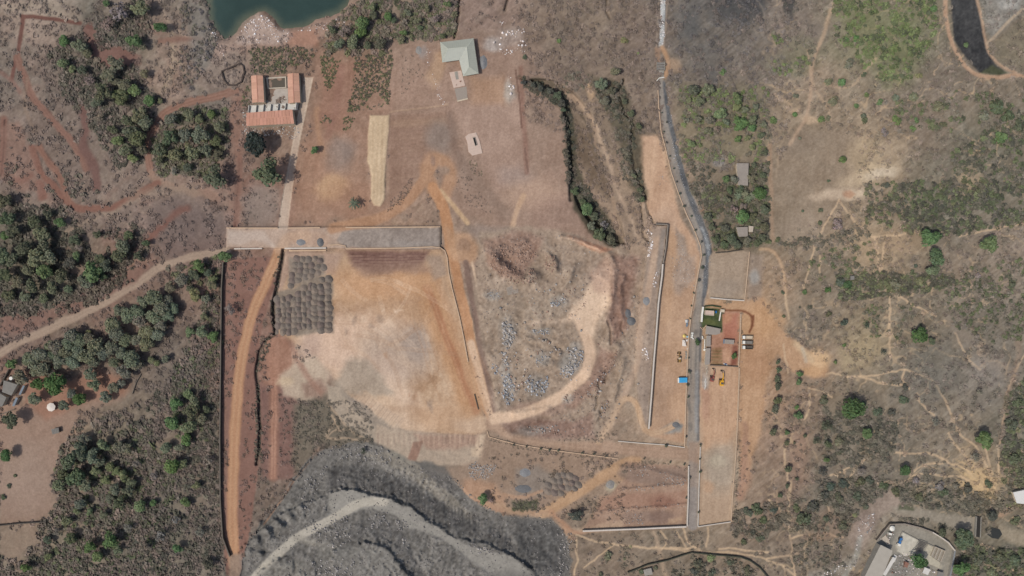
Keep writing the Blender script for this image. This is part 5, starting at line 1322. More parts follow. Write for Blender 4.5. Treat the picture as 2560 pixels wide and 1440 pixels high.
# paints and building materials
TERRA = mat('terracotta_sheet', (196, 152, 132), .06, .5, .8)
TERRA2 = mat('terracotta_sheet_red', (196, 146, 127), .06, .5, .8)
TERRAC = mat('terracotta_ridge', (186, 136, 118), .05)
SAGE = mat('sage_sheet', (170, 172, 163), .05, .4, .7)
SAGEC = mat('sage_ridge', (186, 189, 178), .04)
CONC = mat('concrete', (186, 174, 160), .12, .6)
CONCW = mat('white_concrete', (206, 202, 198), .08, .6)
CONCG = mat('grey_concrete', (150, 145, 138), .14, .5)
PINK = mat('pale_pink_plaster', (198, 176, 164), .08, .6)
WHITE = mat('white_paint', (225, 222, 216), .05)
CREAM = mat('cream_plaster', (200, 184, 164), .1)
STONE = mat('stone_wall', (112, 102, 94), .22, .9)
STONED = mat('dark_stone_wall', (84, 78, 72), .22, .9)
STONET = mat('tan_stone_wall', (178, 156, 136), .15, .9)
SHEETG = mat('grey_sheet_roof', (152, 143, 136), .08, .4, .7)
SHEETD = mat('dark_grey_roof', (128, 124, 120), .12, .5)
BLUE = mat('blue_sheet', (64, 160, 212), .06, .6, .6)
BLUEG = mat('grey_blue_sheet', (112, 124, 138), .1, .6, .6)
BLUED = mat('blue_paint', (50, 108, 168), .08, .6, .5)
DARK = mat('dark_parts_and_pit_shade', (46, 44, 44), .1)
GLASS = mat('dark_glass', (40, 46, 52), .05, 1, .15, .5)
RUBBER = mat('tyre_rubber', (38, 38, 40), .1)
YEL = mat('yellow_paint', (226, 168, 40), .08, 1.2, .5, .4)
YELP = mat('pale_yellow_sheet', (226, 200, 120), .08, 1.2)
REDP = mat('faded_red_paint', (150, 84, 76), .16, 1.2, .6)
OCHRE = mat('ochre_paint', (148, 116, 62), .16, 1.2, .6)
STEEL = mat('dark_steel', (92, 86, 82), .16, 1.2, .6)
MUD = mat('muddy_water', (88, 80, 68), .05, .3, .3, .4)
WOOD = mat('old_timber', (120, 104, 92), .2, .8)
TARP = mat('white_tarp', (218, 208, 200), .06, .8)
BARK = mat('bark', (92, 80, 70), .2, 2)
GRAVD = mat('grey_gravel', (116, 114, 112), .12, 1.5)
BRICK = mat('red_brick', (140, 104, 92), .15, 1.5)

# ------------------------------------------------------------------ buildings
_tones = {}
def tones(m, r):
    """the same sheet, a little more or less faded"""
    k = min(3, int(r * 4)); key = (m.name, k)
    if key not in _tones:
        c = m.copy(); c.name = m.name + '_faded'
        for n in c.node_tree.nodes:
            if n.type == 'VECT_MATH':
                f = (.93, 1.0, 1.03, 1.08)[k]; v = n.inputs[0].default_value; n.inputs[0].default_value = [v[0] * f, v[1] * f, v[2] * f * (1.02 if k > 1 else .99)]
        _tones[key] = c
    return _tones[key]
def gable_shed(name, label, cat, quad, eave, rise, roofm, capm, wallm, ribs=1.2, group=None):
    """quad = roof corners at the eaves: start-left, start-right, end-right, end-left (ridge runs start -> end)"""
    c = [sum(q[0] for q in quad) / 4, sum(q[1] for q in quad) / 4]
    e = site(name, c[0], c[1], label, cat, group)
    z0 = e.location.z; ze = z0 + eave; zr = ze + rise
    A, B, Cc, D = [Z(q[0], q[1], ze) for q in quad]
    M1 = (A + B) / 2; M2 = (D + Cc) / 2; M1.z = M2.z = zr
    mb = MB(); ins = inset([xy(A), xy(B), xy(Cc), xy(D)], .5); mb.prism(ins, z0 - .6, ze - .12); w = mb.build('wall', wallm, e)
    for (a, d, m1, m2) in ((A, D, M1, M2), (B, Cc, M1, M2)):
        up_ = (d - a).cross(m1 - a).z > 0; ns = max(2, round((d - a).length / 2.6))
        for k in range(ns):
            t0, t1 = k / ns + .002, (k + 1) / ns - .002; zz = Vector((0, 0, .02 * (k % 2)))
            pa, pd, qa, qd = a.lerp(d, t0) + zz, a.lerp(d, t1) + zz, m1.lerp(m2, t0) + zz, m1.lerp(m2, t1) + zz
            mb = MB(); mb.slab([pa, pd, qd, qa] if up_ else [pa, qa, qd, pd], .12)
            mb.build('roof_sheet', tones(roofm, random.random()), e)
        n = max(3, int((d - a).length / ribs)); mb = MB()
        for k in range(1, n):
            t = k / n; p = a.lerp(d, t); q = m1.lerp(m2, t); up = Vector((0, 0, .03)); mb.bar(p + up, q + up, .10, .08)
        r = mb.build('roof_ribs', roofm, e); r['kind'] = 'stuff'
    mb = MB(); mb.bar(M1 + Vector((0, 0, .08)), M2 + Vector((0, 0, .08)), .5, .12); mb.build('ridge_cap', capm, e)
    for (p, q) in ((A, B), (D, Cc)):
        mb = MB(); g1 = inset([xy(p), xy(q)], .3); m = (p + q) / 2
        mid = Vector(((A + B + Cc + D).x / 4, (A + B + Cc + D).y / 4, 0)); dv = (mid - Vector((m.x, m.y, 0))).normalized() * .45
        t = [Vector((p.x, p.y, ze - .1)) + dv, Vector((q.x, q.y, ze - .1)) + dv, Vector((m.x, m.y, zr - .2)) + dv]
        k = [v + dv * .5 for v in t]
        b = len(mb.v); mb.v += [tuple(v) for v in t + k]; mb.f += [[b, b + 1, b + 2], [b + 5, b + 4, b + 3], [b, b + 3, b + 4, b + 1], [b + 1, b + 4, b + 5, b + 2], [b + 2, b + 5, b + 3, b]]
        mb.build('gable_wall', wallm, e)
    return e

gable_shed('red_roofed_shed', 'narrow shed with pinkish terracotta roof on the left of the tank courtyard', 'shed', [(627.5,189.4),(656.9,188.8),(660.6,256),(630.6,257)], 5.2, 1.0, TERRA, TERRAC, CREAM)
gable_shed('red_roofed_shed', 'narrow shed with tan terracotta roof between the tank courtyard and the concrete lane', 'shed', [(718.8,184.4),(746.9,183),(750.6,256),(720.6,258.8)], 5.2, 1.0, TERRA, TERRAC, CREAM)
gable_shed('red_roofed_hall', 'long shed with salmon red roof below the row of white stalls', 'shed', [(616,315),(616,282),(731,273.5),(735.6,308.8)], 7.5, .5, TERRA2, TERRA2, CREAM)

# row of open white stalls
e = site('stall_row', 683, 269, 'row of white roofless stalls split by thin partitions above the long salmon roof', 'stalls')
z0 = e.location.z
q = [Z(623,265,z0+.4), Z(746,257.5,z0+.4), Z(744,275,z0+.4), Z(621,283,z0+.4)]
mb = MB(); mb.prism([xy(p) for p in q], z0 - .8, z0 + .4); mb.build('floor_slab', CONCW, e)
def wall_between(p, q, z0, z1, w):
    d = (Vector(q) - Vector(p)); n = Vector((-d.y, d.x)).normalized() * w / 2
    mb = MB(); mb.prism([(p[0] + n.x, p[1] + n.y), (q[0] + n.x, q[1] + n.y), (q[0] - n.x, q[1] - n.y), (p[0] - n.x, p[1] - n.y)], z0, z1); return mb
for t in (0.012, .163, .31, .458, .606, .757):
    a = q[0].lerp(q[1], t); b = q[3].lerp(q[2], t)
    wall_between(xy(a), xy(b), z0 + .4, z0 + 2.3, .35).build('partition', CONCW, e)
wall_between(xy(q[0]), xy(q[1]), z0 + .4, z0 + 1.2, .3).build('back_wall', CONCW, e)
wall_between(xy(q[1]), xy(q[2]), z0 + .4, z0 + 5.5, .4).build('end_wall', CONCW, e)
# tank
e = site('water_tank', 691, 207, 'square concrete tank of brown water between the two narrow red-roofed sheds', 'water tank')
z0 = e.location.z
o = [xy(Z(665,194,z0+1)), xy(Z(715,191,z0+1)), xy(Z(716,220,z0+1)), xy(Z(669,222,z0+1))]
i_ = [xy(Z(669.5,197,z0+1)), xy(Z(712.5,194.5,z0+1)), xy(Z(713,217.5,z0+1)), xy(Z(671.5,219.5,z0+1))]
for k in range(4):
    j = (k + 1) % 4; mb = MB(); mb.prism([o[k], o[j], i_[j], i_[k]], z0 - .6, z0 + 1.0); mb.build('rim_wall', CONC, e)
mb = MB(); mb.prism(inset(i_, -.05), z0 - .5, z0 + .25); mb.build('water', MUD, e)
e = site('courtyard_slab', 690, 240, 'stained concrete courtyard slab below the brown water tank', 'paving'); z0 = e.location.z
mb = MB(); mb.prism([xy(Z(*p, z0 + .12)) for p in ((661,191),(719,190),(720,259),(662,261))], z0 - .7, z0 + .12); mb.build('slab', mat('stained_concrete', (176,166,158), .14, .35), e)

# grey hipped building
e = site('hipped_building', 1152, 140, 'L-shaped building with pale sage hipped roof at the top of the middle yard', 'building')
z0 = e.location.z; ze = z0 + 4.2; zr = z0 + 6.4
A, B, Cc, D, E_, F_ = [Z(x, y, ze) for x, y in ((1100.3,105.6),(1183.8,95.6),(1196.5,183.8),(1158,190.6),(1148,150),(1105.6,156))]
R1, R2, R3 = [Z(x, y, zr) for x, y in ((1120,122),(1167,117.5),(1172.5,167.5))]
mb = MB(); mb.prism([xy(Z(x, y, z0 + 2)) for x, y in ((1103,108.5),(1182,99),(1193.5,181.5),(1160,187.5),(1150.5,148),(1107.5,153))], z0 - .8, ze - .15); mb.build('wall', CREAM, e)
for f in ([A, F_, R1], [A, R1, R2, B], [F_, E_, R2, R1], [B, R2, R3, Cc], [E_, D, R3, R2], [D, Cc, R3]):
    n = (f[1] - f[0]).cross(f[2] - f[0]).z
    mb = MB(); mb.slab(f if n > 0 else f[::-1], .15); sl = mb.build('roof_slope', tones(SAGE, random.random()), e)
    mb = MB(); nr = (f[1] - f[0]).cross(f[2] - f[0]); nr = nr if nr.z > 0 else -nr; dn = Vector((nr.x, nr.y, 0)); 
    ev = Vector((-dn.y, dn.x, 0)).normalized(); dd = dn.normalized(); c0 = f[0]; us = [(v - c0).dot(ev) for v in f]; u = math.ceil(min(us) / 1.6) * 1.6
    while u < max(us):
        hits = []
        for k in range(len(f)):
            a, b = f[k], f[(k + 1) % len(f)]; ua, ub = us[k], us[(k + 1) % len(f)]
            if (ua - u) * (ub - u) < 0: hits.append(a.lerp(b, (u - ua) / (ub - ua)))
        if len(hits) == 2: mb.bar(hits[0] + Vector((0, 0, .03)), hits[1] + Vector((0, 0, .03)), .09, .1)
        u += 1.6
    if mb.v:
        q_ = mb.build('roof_ribs', SAGEC, sl); q_['kind'] = 'stuff'
for (a, b) in ((A, R1), (F_, R1), (R1, R2), (B, R2), (R2, R3), (Cc, R3), (D, R3)):
    mb = MB(); mb.bar(a + Vector((0, 0, .06)), b + Vector((0, 0, .06)), .38, .12); mb.build('ridge_cap', SAGEC, e)
mb = MB(); mb.bar(B + Vector((.1, 0, -.05)), Cc + Vector((.1, 0, -.05)), .35, .3); mb.build('gutter', STEEL, e)
def slab_thing(name, label, cat, pts, h, m, part='slab', holes=()):
    c = (sum(p[0] for p in pts) / len(pts), sum(p[1] for p in pts) / len(pts))
    e = site(name, c[0], c[1], label, cat); z0 = e.location.z
    mb = MB(); mb.prism([xy(Z(p[0], p[1], z0 + h)) for p in pts], z0 - .8, z0 + h); mb.build(part, m, e)
    return e, z0
e, z0 = slab_thing('plinth', 'pale pink concrete plinth attached below the sage-roofed building', 'plinth', [(1123,181),(1153,176),(1163,214),(1134,220)], .35, PINK)
mb = MB(); mb.prism([xy(Z(*p, z0 + .4)) for p in ((1136,180),(1144,178),(1147,198),(1140,199))], z0 + .35, z0 + .42); mb.build('worn_patch', CONCG, e)
for (x, y, r) in ((1151,203.5,2.2),(1141,212.5,1.2)):
    mb = MB(); c = Z(x, y, z0 + .5); mb.box(c.x, c.y, z0 + .35, r * .5, r * .35, .5, .6); mb.build('stacked_block', BRICK, e)
e, z0 = slab_thing('paved_square', 'grey paved square below the pink plinth', 'paving', [(1136,221.5),(1166,216),(1169,246),(1143,252)], .15, mat('paver', (154,143,134), .1, 1.5), 'paving_bed')
_pm = mat('paver2', (152,141,132), .14, .8); _pv = None
for i in range(6):
    for j in range(6):
        u, v = (i + .5) / 6, (j + .5) / 6
        a = Vector((1136,221.5)).lerp(Vector((1166,216)), u); b = Vector((1143,252)).lerp(Vector((1169,246)), u); c = a.lerp(b, v); c = Z(c.x, c.y, z0 + .2)
        if _pv is None:
            mb = MB(); mb.box(0, 0, 0, 1.42, 1.42, .06, -.18); _pv = mb.build('paving_stone', _pm, e); _pv.location = Vector((c.x, c.y, z0 + .15)) - e.location
        else:
            o = bpy.data.objects.new('paving_stone', _pv.data); COL.objects.link(o); o.parent = e; o.location = Vector((c.x, c.y, z0 + .15)) - e.location
mb = MB(); a, b = Z(1143,253,z0+.4), Z(1170,246.5,z0+.4); mb.bar((a.x, a.y, z0 + .2), (b.x, b.y, z0 + .2), .9, .5); mb.build('kerb', CREAM, e)
e, z0 = slab_thing('foundation', 'irregular pink concrete foundation slab with a narrow pit in the middle yard', 'foundation', [(1163,342),(1171,335),(1190,331),(1199,352),(1206,383),(1181,389),(1171,379),(1168,355)], .4, PINK)
mb = MB(); mb.prism([xy(Z(*p, z0 + .5)) for p in ((1183,345),(1187,344),(1192,362),(1188,364))], z0 + .4, z0 + .46); mb.build('pit', DARK, e)  # flat dark plate on the slab, the pit's shade put into its colour
for (p, q) in (((1182,344),(1187,342.5)),((1187,342.5),(1193,362)),((1193,362),(1188,365)),((1188,365),(1182,344))):
    wall_between(xy(Z(*p, z0 + .6)), xy(Z(*q, z0 + .6)), z0 + .4, z0 + .9, .25).build('pit_edge', CONCG, e)

def flat_house(name, label, cat, pts, h, roofm, wallm, group=None, parapet=False, over=.35, seams=0):
    c = (sum(p[0] for p in pts) / len(pts), sum(p[1] for p in pts) / len(pts))
    e = site(name, c[0], c[1], label, cat, group); z0 = e.location.z
    R = [xy(Z(p[0], p[1], z0 + h)) for p in pts]
    mb = MB(); mb.prism(inset(R, over), z0 - .8, z0 + h - .18); mb.build('wall', wallm, e)
    mb = MB(); mb.prism(R, z0 + h - .18, z0 + h); ro = mb.build('roof_slab', roofm, e)
    if seams and len(pts) == 4:
        mb = MB(); a, b, c_, d = [Vector((p[0], p[1], z0 + h + .03)) for p in R]
        for k in range(1, seams):
            t = k / seams; mb.bar(a.lerp(b, t), d.lerp(c_, t), .12, .08)
        r = mb.build('roof_ribs', roofm, ro); r['kind'] = 'stuff'
    if parapet:
        for k in range(len(R)):
            wall_between(R[k], R[(k + 1) % len(R)], z0 + h, z0 + h + .5, .3).build('parapet', wallm, e)
    return e
flat_house('long_house', 'long house with pale grey sheet roof among trees right of the asphalt road', 'house', [(1841.4,408),(1871.6,408),(1870,464),(1846,463)], 3.5, SHEETG, CREAM, seams=9)
flat_house('small_house', 'small square grey-roofed house hidden in trees above the walled plot', 'house', [(1841,568),(1869.4,567),(1869.4,591),(1847,592)], 3.2, SHEETG, CREAM, seams=6)
flat_house('lean_to', 'pale lean-to against the right side of the small square house', 'shed', [(1872,564),(1884,566),(1882,580),(1872,580)], 2.4, CONC, CREAM)
flat_house('site_office', 'site office with flat brown-grey roof directly below the green lawn', 'office', [(1766,814.5),(1802,822),(1800,834),(1790,837),(1764,836)], 3.2, SHEETG, CREAM)
flat_house('site_shed', 'upper of two narrow grey sheds beside the asphalt road', 'shed', [(1767,839),(1777,839),(1776.5,866),(1765.5,866)], 2.8, SHEETG, CREAM, 'narrow roadside sheds', seams=2)
flat_house('site_shed', 'lower of two narrow grey sheds beside the asphalt road', 'shed', [(1765,870.5),(1776,870.5),(1774,911),(1762,912)], 2.8, SHEETG, CREAM, 'narrow roadside sheds', seams=2)
e = flat_house('yard_shed', 'grey-roofed shed with a blue left end inside the red-earth yard', 'shed', [(1812,848.5),(1835.5,850),(1835,861),(1811.5,859)], 2.8, SHEETG, CREAM, seams=6)
z0 = e.location.z
mb = MB(); mb.prism([xy(Z(*p, z0 + 2.9)) for p in ((1808.5,848),(1811.8,848.3),(1811.4,859.3),(1808.2,858.8))], z0 + 2.4, z0 + 2.7); mb.build('awning', BLUEG, e)
e = flat_house('garden_house', 'small cottage with dusty pink flat roof on the green lawn', 'house', [(1762,776),(1785,777.5),(1784,789),(1762,787)], 2.8, PINK, CREAM, parapet=True)
for (nm, lb, pts, h, m) in (
  ('garden_tank', 'small blue water tank beside the pink-roofed cottage', [(1789,777),(1792,777),(1792,783),(1789,783)], 1.6, BLUED),
  ('pump_hut', 'small cream block at the top right corner of the green lawn', [(1802,773),(1812,774),(1811,781),(1801,780)], 2.2, CREAM)):
    flat_house(nm, lb, 'tank' if 'tank' in nm else 'hut', pts, h, m, m, over=.1)
# left corner house
flat_house('grey_house', 'upper grey flat-roofed house at the left edge below the mango grove', 'house', [(9,951),(43.7,961.5),(28.4,989),(5,980)], 4.0, SHEETD, CREAM, parapet=False)
flat_house('grey_house', 'lower grey flat-roofed house cut by the left edge of the picture', 'house', [(-18,978),(0,984),(16,993.5),(5,1017),(-26,1010)], 4.0, SHEETD, CREAM)
flat_house('long_lean_to', 'upper narrow blue-grey lean-to roof beside the grey house', 'shed', [(57.6,963),(62,965),(51,988),(46.5,986)], 2.6, BLUEG, CREAM, 'blue-grey lean-tos')
flat_house('long_lean_to', 'lower narrow blue-grey lean-to roof beside the grey house', 'shed', [(40,993),(45,995.5),(35.5,1016),(30,1014)], 2.6, BLUEG, CREAM, 'blue-grey lean-tos')
e = site('roof_tank', 27, 946, 'white water tank at the corner of the upper grey house', 'water tank'); p = Z(27, 946, e.location.z + 4.5)
mb = MB(); mb.cyl(p.x, p.y, e.location.z + 2.6, 1.3, 2.0, 14); mb.build('tank_body', WHITE, e); mb = MB(); mb.cyl(p.x, p.y, e.location.z - .3, 1.0, 2.9, 8); mb.build('stand', CONCG, e)
# gazebo
e = site('gazebo', 127, 1018, 'pale octagonal gazebo roof in the bare yard below the grove', 'gazebo'); z0 = e.location.z
c = Z(127, 1018, z0 + 3)
for k in range(8):
    a, b = math.pi / 4 * k + .2, math.pi / 4 * (k + 1) + .2; r = 3.3
    mb = MB(); mb.slab([Vector((c.x + r * math.cos(a), c.y + r * math.sin(a), z0 + 2.8)), Vector((c.x + r * math.cos(b), c.y + r * math.sin(b), z0 + 2.8)), Vector((c.x, c.y, z0 + 3.5))], .1); mb.build('roof_panel', TARP, e)
    mb = MB(); mb.cyl(c.x + 2.9 * math.cos(a), c.y + 2.9 * math.sin(a), z0 - .3, .12, 3.1, 6); mb.build('post', WOOD, e)
# timber hut
e = site('timber_hut', 139, 1077, 'small dark timber hut alone in the bare yard', 'hut'); z0 = e.location.z
pts = [(127,1073.5),(146,1069),(148,1082),(131,1086)]
R = [xy(Z(*p, z0 + 2.6)) for p in pts]
mb = MB(); mb.prism(inset(R, .3), z0 - .4, z0 + 2.4); mb.build('wall', WOOD, e)
for k in range(9):
    t0, t1 = k / 9 + .008, (k + 1) / 9 - .008
    a, b = Vector(R[0]).lerp(Vector(R[1]), t0), Vector(R[0]).lerp(Vector(R[1]), t1); d, c = Vector(R[3]).lerp(Vector(R[2]), t0), Vector(R[3]).lerp(Vector(R[2]), t1)
    mb = MB(); mb.prism([tuple(a), tuple(b), tuple(c), tuple(d)], z0 + 2.4, z0 + 2.5 + .06 * (k % 2)); mb.build('roof_plank', SHEETD, e)
flat_house('field_hut', 'tiny dark hut with a pale roof strip on the scrub line at the right', 'hut', [(2126,690),(2136,689),(2136,699),(2126,700)], 2.2, SHEETD, STONED)
flat_house('bush_hut', 'small grey hut half hidden by bushes at the bottom edge', 'hut', [(1608,1425),(1628,1420),(1632,1436),(1612,1440)], 2.4, CONCG, CREAM)
flat_house('white_house', 'white-roofed house cut by the right edge of the picture', 'house', [(2533,1231),(2575,1222),(2580,1262),(2542,1258)], 3.5, mat('bright_white_roof', (214, 212, 210), .05), CREAM)
# concrete works
e = flat_house('works_hall', 'long hall with plain grey roof at the bottom right works', 'hall', [(2201.8,1362),(2231.5,1377),(2186,1490),(2142,1480)], 6.0, mat('hall_roof', (170,163,154), .06, .3), CONCG)
flat_house('works_annex', 'low pale lean-to along the right side of the long works hall', 'shed', [(2232,1392),(2240,1396),(2214,1440),(2207,1436)], 2.5, CONCW, CONC)
e = site('open_bays', 2345, 1386, 'block of three roofless concrete bays in the works yard', 'bays'); z0 = e.location.z
Q = [Vector(p) for p in ((2338.6,1367),(2363,1378),(2352,1405),(2328.6,1391))]
mb = MB(); mb.prism([xy(Z(p.x, p.y, z0 + .1)) for p in Q], z0 - .5, z0 + .1); mb.build('floor_slab', CONCG, e)
for t in (0, .333, .667, 1):
    a, b = Q[0].lerp(Q[1], t), Q[3].lerp(Q[2], t); wall_between(xy(Z(a.x, a.y, z0 + 1.8)), xy(Z(b.x, b.y, z0 + 1.8)), z0 + .1, z0 + 1.8, .35).build('bay_wall', CONC, e)
wall_between(xy(Z(Q[0].x, Q[0].y, z0 + 1.8)), xy(Z(Q[1].x, Q[1].y, z0 + 1.8)), z0 + .1, z0 + 2.0, .35).build('back_wall', CONC, e)
e = site('slat_rack', 2303, 1367, 'dark rack of parallel slats between the white pad and the open bays', 'rack'); z0 = e.location.z
Q = [Vector(p) for p in ((2298,1352),(2319,1360),(2303,1381),(2286,1373))]
for k in range(8):
    t = k / 7; a, b = Q[0].lerp(Q[3], t), Q[1].lerp(Q[2], t)
    mb = MB(); mb.bar(Z(a.x, a.y, z0 + 2.2), Z(b.x, b.y, z0 + 2.2), .45, .2); mb.build('slat', STEEL, e)
for p in Q:
    c = Z(p.x, p.y, z0 + 2.0); mb = MB(); mb.cyl(c.x, c.y, z0 - .3, .15, 2.4, 6); mb.build('post', STEEL, e)
flat_house('brick_shed', 'tiny red-brown shed left of the works tree', 'shed', [(2264,1404),(2273,1408),(2268,1420),(2260,1416)], 2.2, BRICK, BRICK)
slab_thing('concrete_pad', 'pale weathered concrete pad under the blue truck in the works yard', 'paving', [(2257,1331),(2298,1352),(2285,1384),(2264,1391),(2245,1378),(2241,1362)], .25, mat('weathered_pad', (190,184,172), .2, .35))
slab_thing('concrete_pad', 'cream concrete pad between the slat rack and the open bays', 'paving', [(2320,1362),(2337,1370),(2328,1391),(2351,1407),(2347,1420),(2318,1408),(2304,1396)], .25, mat('cream_pad', (180,172,156), .18, .35))
slab_thing('broken_slab', 'jagged pale slab lying beside the long works hall', 'slab', [(2236,1386),(2243,1390),(2237,1404),(2228,1412),(2231,1398)], .5, CONCW)
slab_thing('broken_slab', 'jagged grey slab above the long works hall', 'slab', [(2203,1346),(2214,1338),(2222,1350),(2227,1364),(2216,1360)], .4, CONC)
flat_house('works_shed', 'small pale-roofed shed in the lower middle of the works yard', 'shed', [(2312,1418),(2326,1424),(2320,1438),(2306,1432)], 2.6, CONCW, CONC)
flat_house('works_shed', 'small grey-roofed shed near the lower right of the works yard', 'shed', [(2345,1428),(2360,1432),(2357,1446),(2342,1442)], 2.6, SHEETD, CONC)
e = site('round_silo', 2232, 1322, 'white round silo top at the upper left of the works yard', 'silo'); z0 = e.location.z; c = Z(2232, 1322, z0 + 4)
mb = MB(); mb.cyl(c.x, c.y, z0 - .4, 1.9, 3.8, 16); mb.build('silo_body', CONC, e); mb = MB(); mb.cyl(c.x, c.y, z0 + 3.4, 2.0, .8, 16, .6); mb.build('silo_roof', WHITE, e)
flat_house('white_cabin', 'little white cabin below the round silo', 'cabin', [(2223,1332),(2231,1334),(2229,1339),(2222,1336)], 2.0, WHITE, WHITE, over=.1)

for (lb, p_, q_) in (('low concrete kerb along the top of the white pad in the works yard',(2256,1329),(2298,1351)),('low concrete kerb from the slat rack to the open bays',(2319,1359),(2340,1369)),('low broken kerb on the left of the white pad in the works yard',(2255,1331),(2243,1360))):
    e = site('low_kerb', (p_[0] + q_[0]) / 2, (p_[1] + q_[1]) / 2, lb, 'kerb'); z_ = e.location.z
    wall_between(xy(Z(*p_, z_ + .7)), xy(Z(*q_, z_ + .7)), z_ - .4, z_ + .7, .4).build('kerb_block', CONCG, e)
# culvert and bridge
e = site('culvert', 1652, 172, 'grey concrete culvert box on the road line below the stone channel', 'culvert'); z0 = e.location.z
for (y0, y1, h, m) in ((156,161,.7,SHEETD),(162.3,167,.8,SHEETD),(168.3,174,.75,SHEETD)):
    mb = MB(); mb.prism([xy(Z(1643.5, y0, z0 + h)), xy(Z(1661.5, y0, z0 + h)), xy(Z(1661, y1, z0 + h)), xy(Z(1643, y1, z0 + h))], z0 - .8, z0 + h); mb.build('deck_slab', m, e)
mb = MB(); mb.prism([xy(Z(*p, z0 + .35)) for p in ((1644,176),(1660,176),(1659,193),(1645,193))], z0 - .8, z0 + .35); mb.build('apron', CONCG, e)
for (p, q) in (((1642,202),(1648,195)),((1648,195),(1661,193))):
    wall_between(xy(Z(*p, z0 + 1)), xy(Z(*q, z0 + 1)), z0 - .6, z0 + 1.0, .5).build('parapet', WHITE, e)
for x in (1642.5, 1662):
    wall_between(xy(Z(x, 154, z0 + 1)), xy(Z(x, 176, z0 + 1)), z0 - .6, z0 + 1.1, .35).build('parapet', CONCG, e)
e = site('weir_bridge', 2447, 1318, 'dark narrow concrete bridge across the dry stream bed', 'bridge'); z0 = e.location.z
mb = MB(); mb.prism([xy(Z(*p, z0 + 1.6)) for p in ((2443,1292),(2452,1293),(2450,1343),(2440,1342))], z0 + 1.2, z0 + 1.6); mb.build('deck', mat('black_deck', (52,50,48), .15), e)
for (p, q) in (((2442,1291),(2439,1342)),((2453,1293),(2451,1344))):
    wall_between(xy(Z(*p, z0 + 2)), xy(Z(*q, z0 + 2)), z0 - .8, z0 + 2.1, .4).build('parapet', CONCG, e)
_r = [(2464,1322),(2478,1318),(2500,1324),(2506,1336),(2496,1348),(2480,1345),(2468,1336)]
mb = MB(); mb.prism([xy(Z(*p, .25)) for p in _r], -1.0, float(hg(2485,1333)) + .35); o = mb.build('puddle_water', mat('still_dark_water', (56,56,52), .05, .3, .2, .5)); tag(o, 'dark pool of water below the narrow bridge', kind='structure')

# ------------------------------------------------------------------ walls
def wall(name, label, pts, h, w, m, capm=None, cat='wall', zt=None, group=None, capw=1.0):
    c = pts[len(pts) // 2]
    e = site(name, c[0], c[1], label, cat, group)
    def run(z_lo, z_hi, ww):
        mb = MB(); n = len(pts); L = []; Rr = []; zs = []
        tops = [(zt if zt is not None else float(hg(*p)) + h) for p in pts]
        W = [Z(p[0], p[1], t) for p, t in zip(pts, tops)]
        for k in range(n):
            d = (W[min(k + 1, n - 1)] - W[max(k - 1, 0)]); d.z = 0
            nn = Vector((-d.y, d.x, 0)).normalized() * ww / 2
            L.append(W[k] + nn); Rr.append(W[k] - nn)
        b = len(mb.v)
        for k in range(n):
            t = tops[k]
            for q, zz in ((L[k], t + z_hi), (Rr[k], t + z_hi), (Rr[k], z_lo(t)), (L[k], z_lo(t))): mb.v.append((q.x, q.y, zz))
        for k in range(n - 1):
            a = b + 4 * k; c2 = a + 4
            for i in range(4):
                j = (i + 1) % 4; mb.f.append([a + i, c2 + i, c2 + j, a + j])
        mb.f.append([b, b + 1, b + 2, b + 3]); t = b + 4 * (n - 1); mb.f.append([t + 3, t + 2, t + 1, t])
        return mb
    def dense(p):
        out = [p[0]]
        for k in range(len(p) - 1):
            n = max(1, int(math.dist(p[k], p[k + 1]) / 15))
            for i in range(1, n + 1): out.append((p[k][0] + (p[k + 1][0] - p[k][0]) * i / n, p[k][1] + (p[k + 1][1] - p[k][1]) * i / n))
        return out
    pts = dense(pts)
    hh = h
    run(lambda t: t - hh - 1.2, -.15, w).build('wall_face', m, e)
    run(lambda t: t - .148, 0.0, w * capw + .12).build('coping', capm or m, e)
    return e
WCAP = mat('pale_coping', (200, 190, 182), .08)
TCAP = mat('tan_coping', (196, 168, 144), .1)
GCAP = mat('grey_coping', (140, 130, 122), .12)
wall('retaining_wall', 'long white-topped retaining wall down the middle right with shadow on its right', [(1657,660),(1655,690),(1649,735),(1646,760),(1640,840),(1635,900),(1629,985),(1622,1072)], 4.2, 1.0, CONCG, WCAP, zt=4.2)
wall('retaining_wall', 'brown upper stretch of the long wall from its corner to the white part', [(1670,562),(1664.5,620),(1658,658)], 4.0, .6, STONE, GCAP, zt=4.0)
wall('retaining_wall', 'short brown end wall closing the top of the raised strip', [(1640,560),(1669,561.5)], 4.0, .6, STONE, GCAP, zt=4.0)
wall('boundary_wall', 'long stone boundary wall beside the straight orange dirt road', [(557,655),(553,720),(551,900),(549,1100),(550,1250),(556,1345),(574,1392)], 3.0, .7, STONED, mat('dark_coping', (104,97,90), .15))
wall('kerb_wall', 'pale kerb wall on the top edge of the embankment left of the concrete lane', [(566,570),(694,570)], .8, .7, CONC, TCAP)
wall('kerb_wall', 'short pale kerb wall on the top edge of the embankment right of the lane', [(720,570),(800,569)], .8, .7, CONC, TCAP)
wall('kerb_wall', 'long pale kerb wall on the top edge of the gravelled end of the embankment', [(864,569),(1101,567)], .8, .7, CONC, TCAP)
wall('kerb_wall', 'brown end wall closing the right end of the gravelled embankment', [(1101,567),(1100,612)], .5, .5, STONE, STONE)
wall('kerb_wall', 'short pale kerb wall on the lower edge of the embankment above the bright round tree', [(585,622),(655,621)], 1.2, .8, CONC, WCAP)
wall('kerb_wall', 'upper of two pale parallel kerbs above the soil heaps', [(711,621),(815,620)], 1.2, .9, CONC, WCAP, group='twin kerbs above the soil heaps')
wall('kerb_wall', 'lower of two pale parallel kerbs above the soil heaps', [(711,627),(815,626)], .8, .9, CONC, TCAP, group='twin kerbs above the soil heaps')
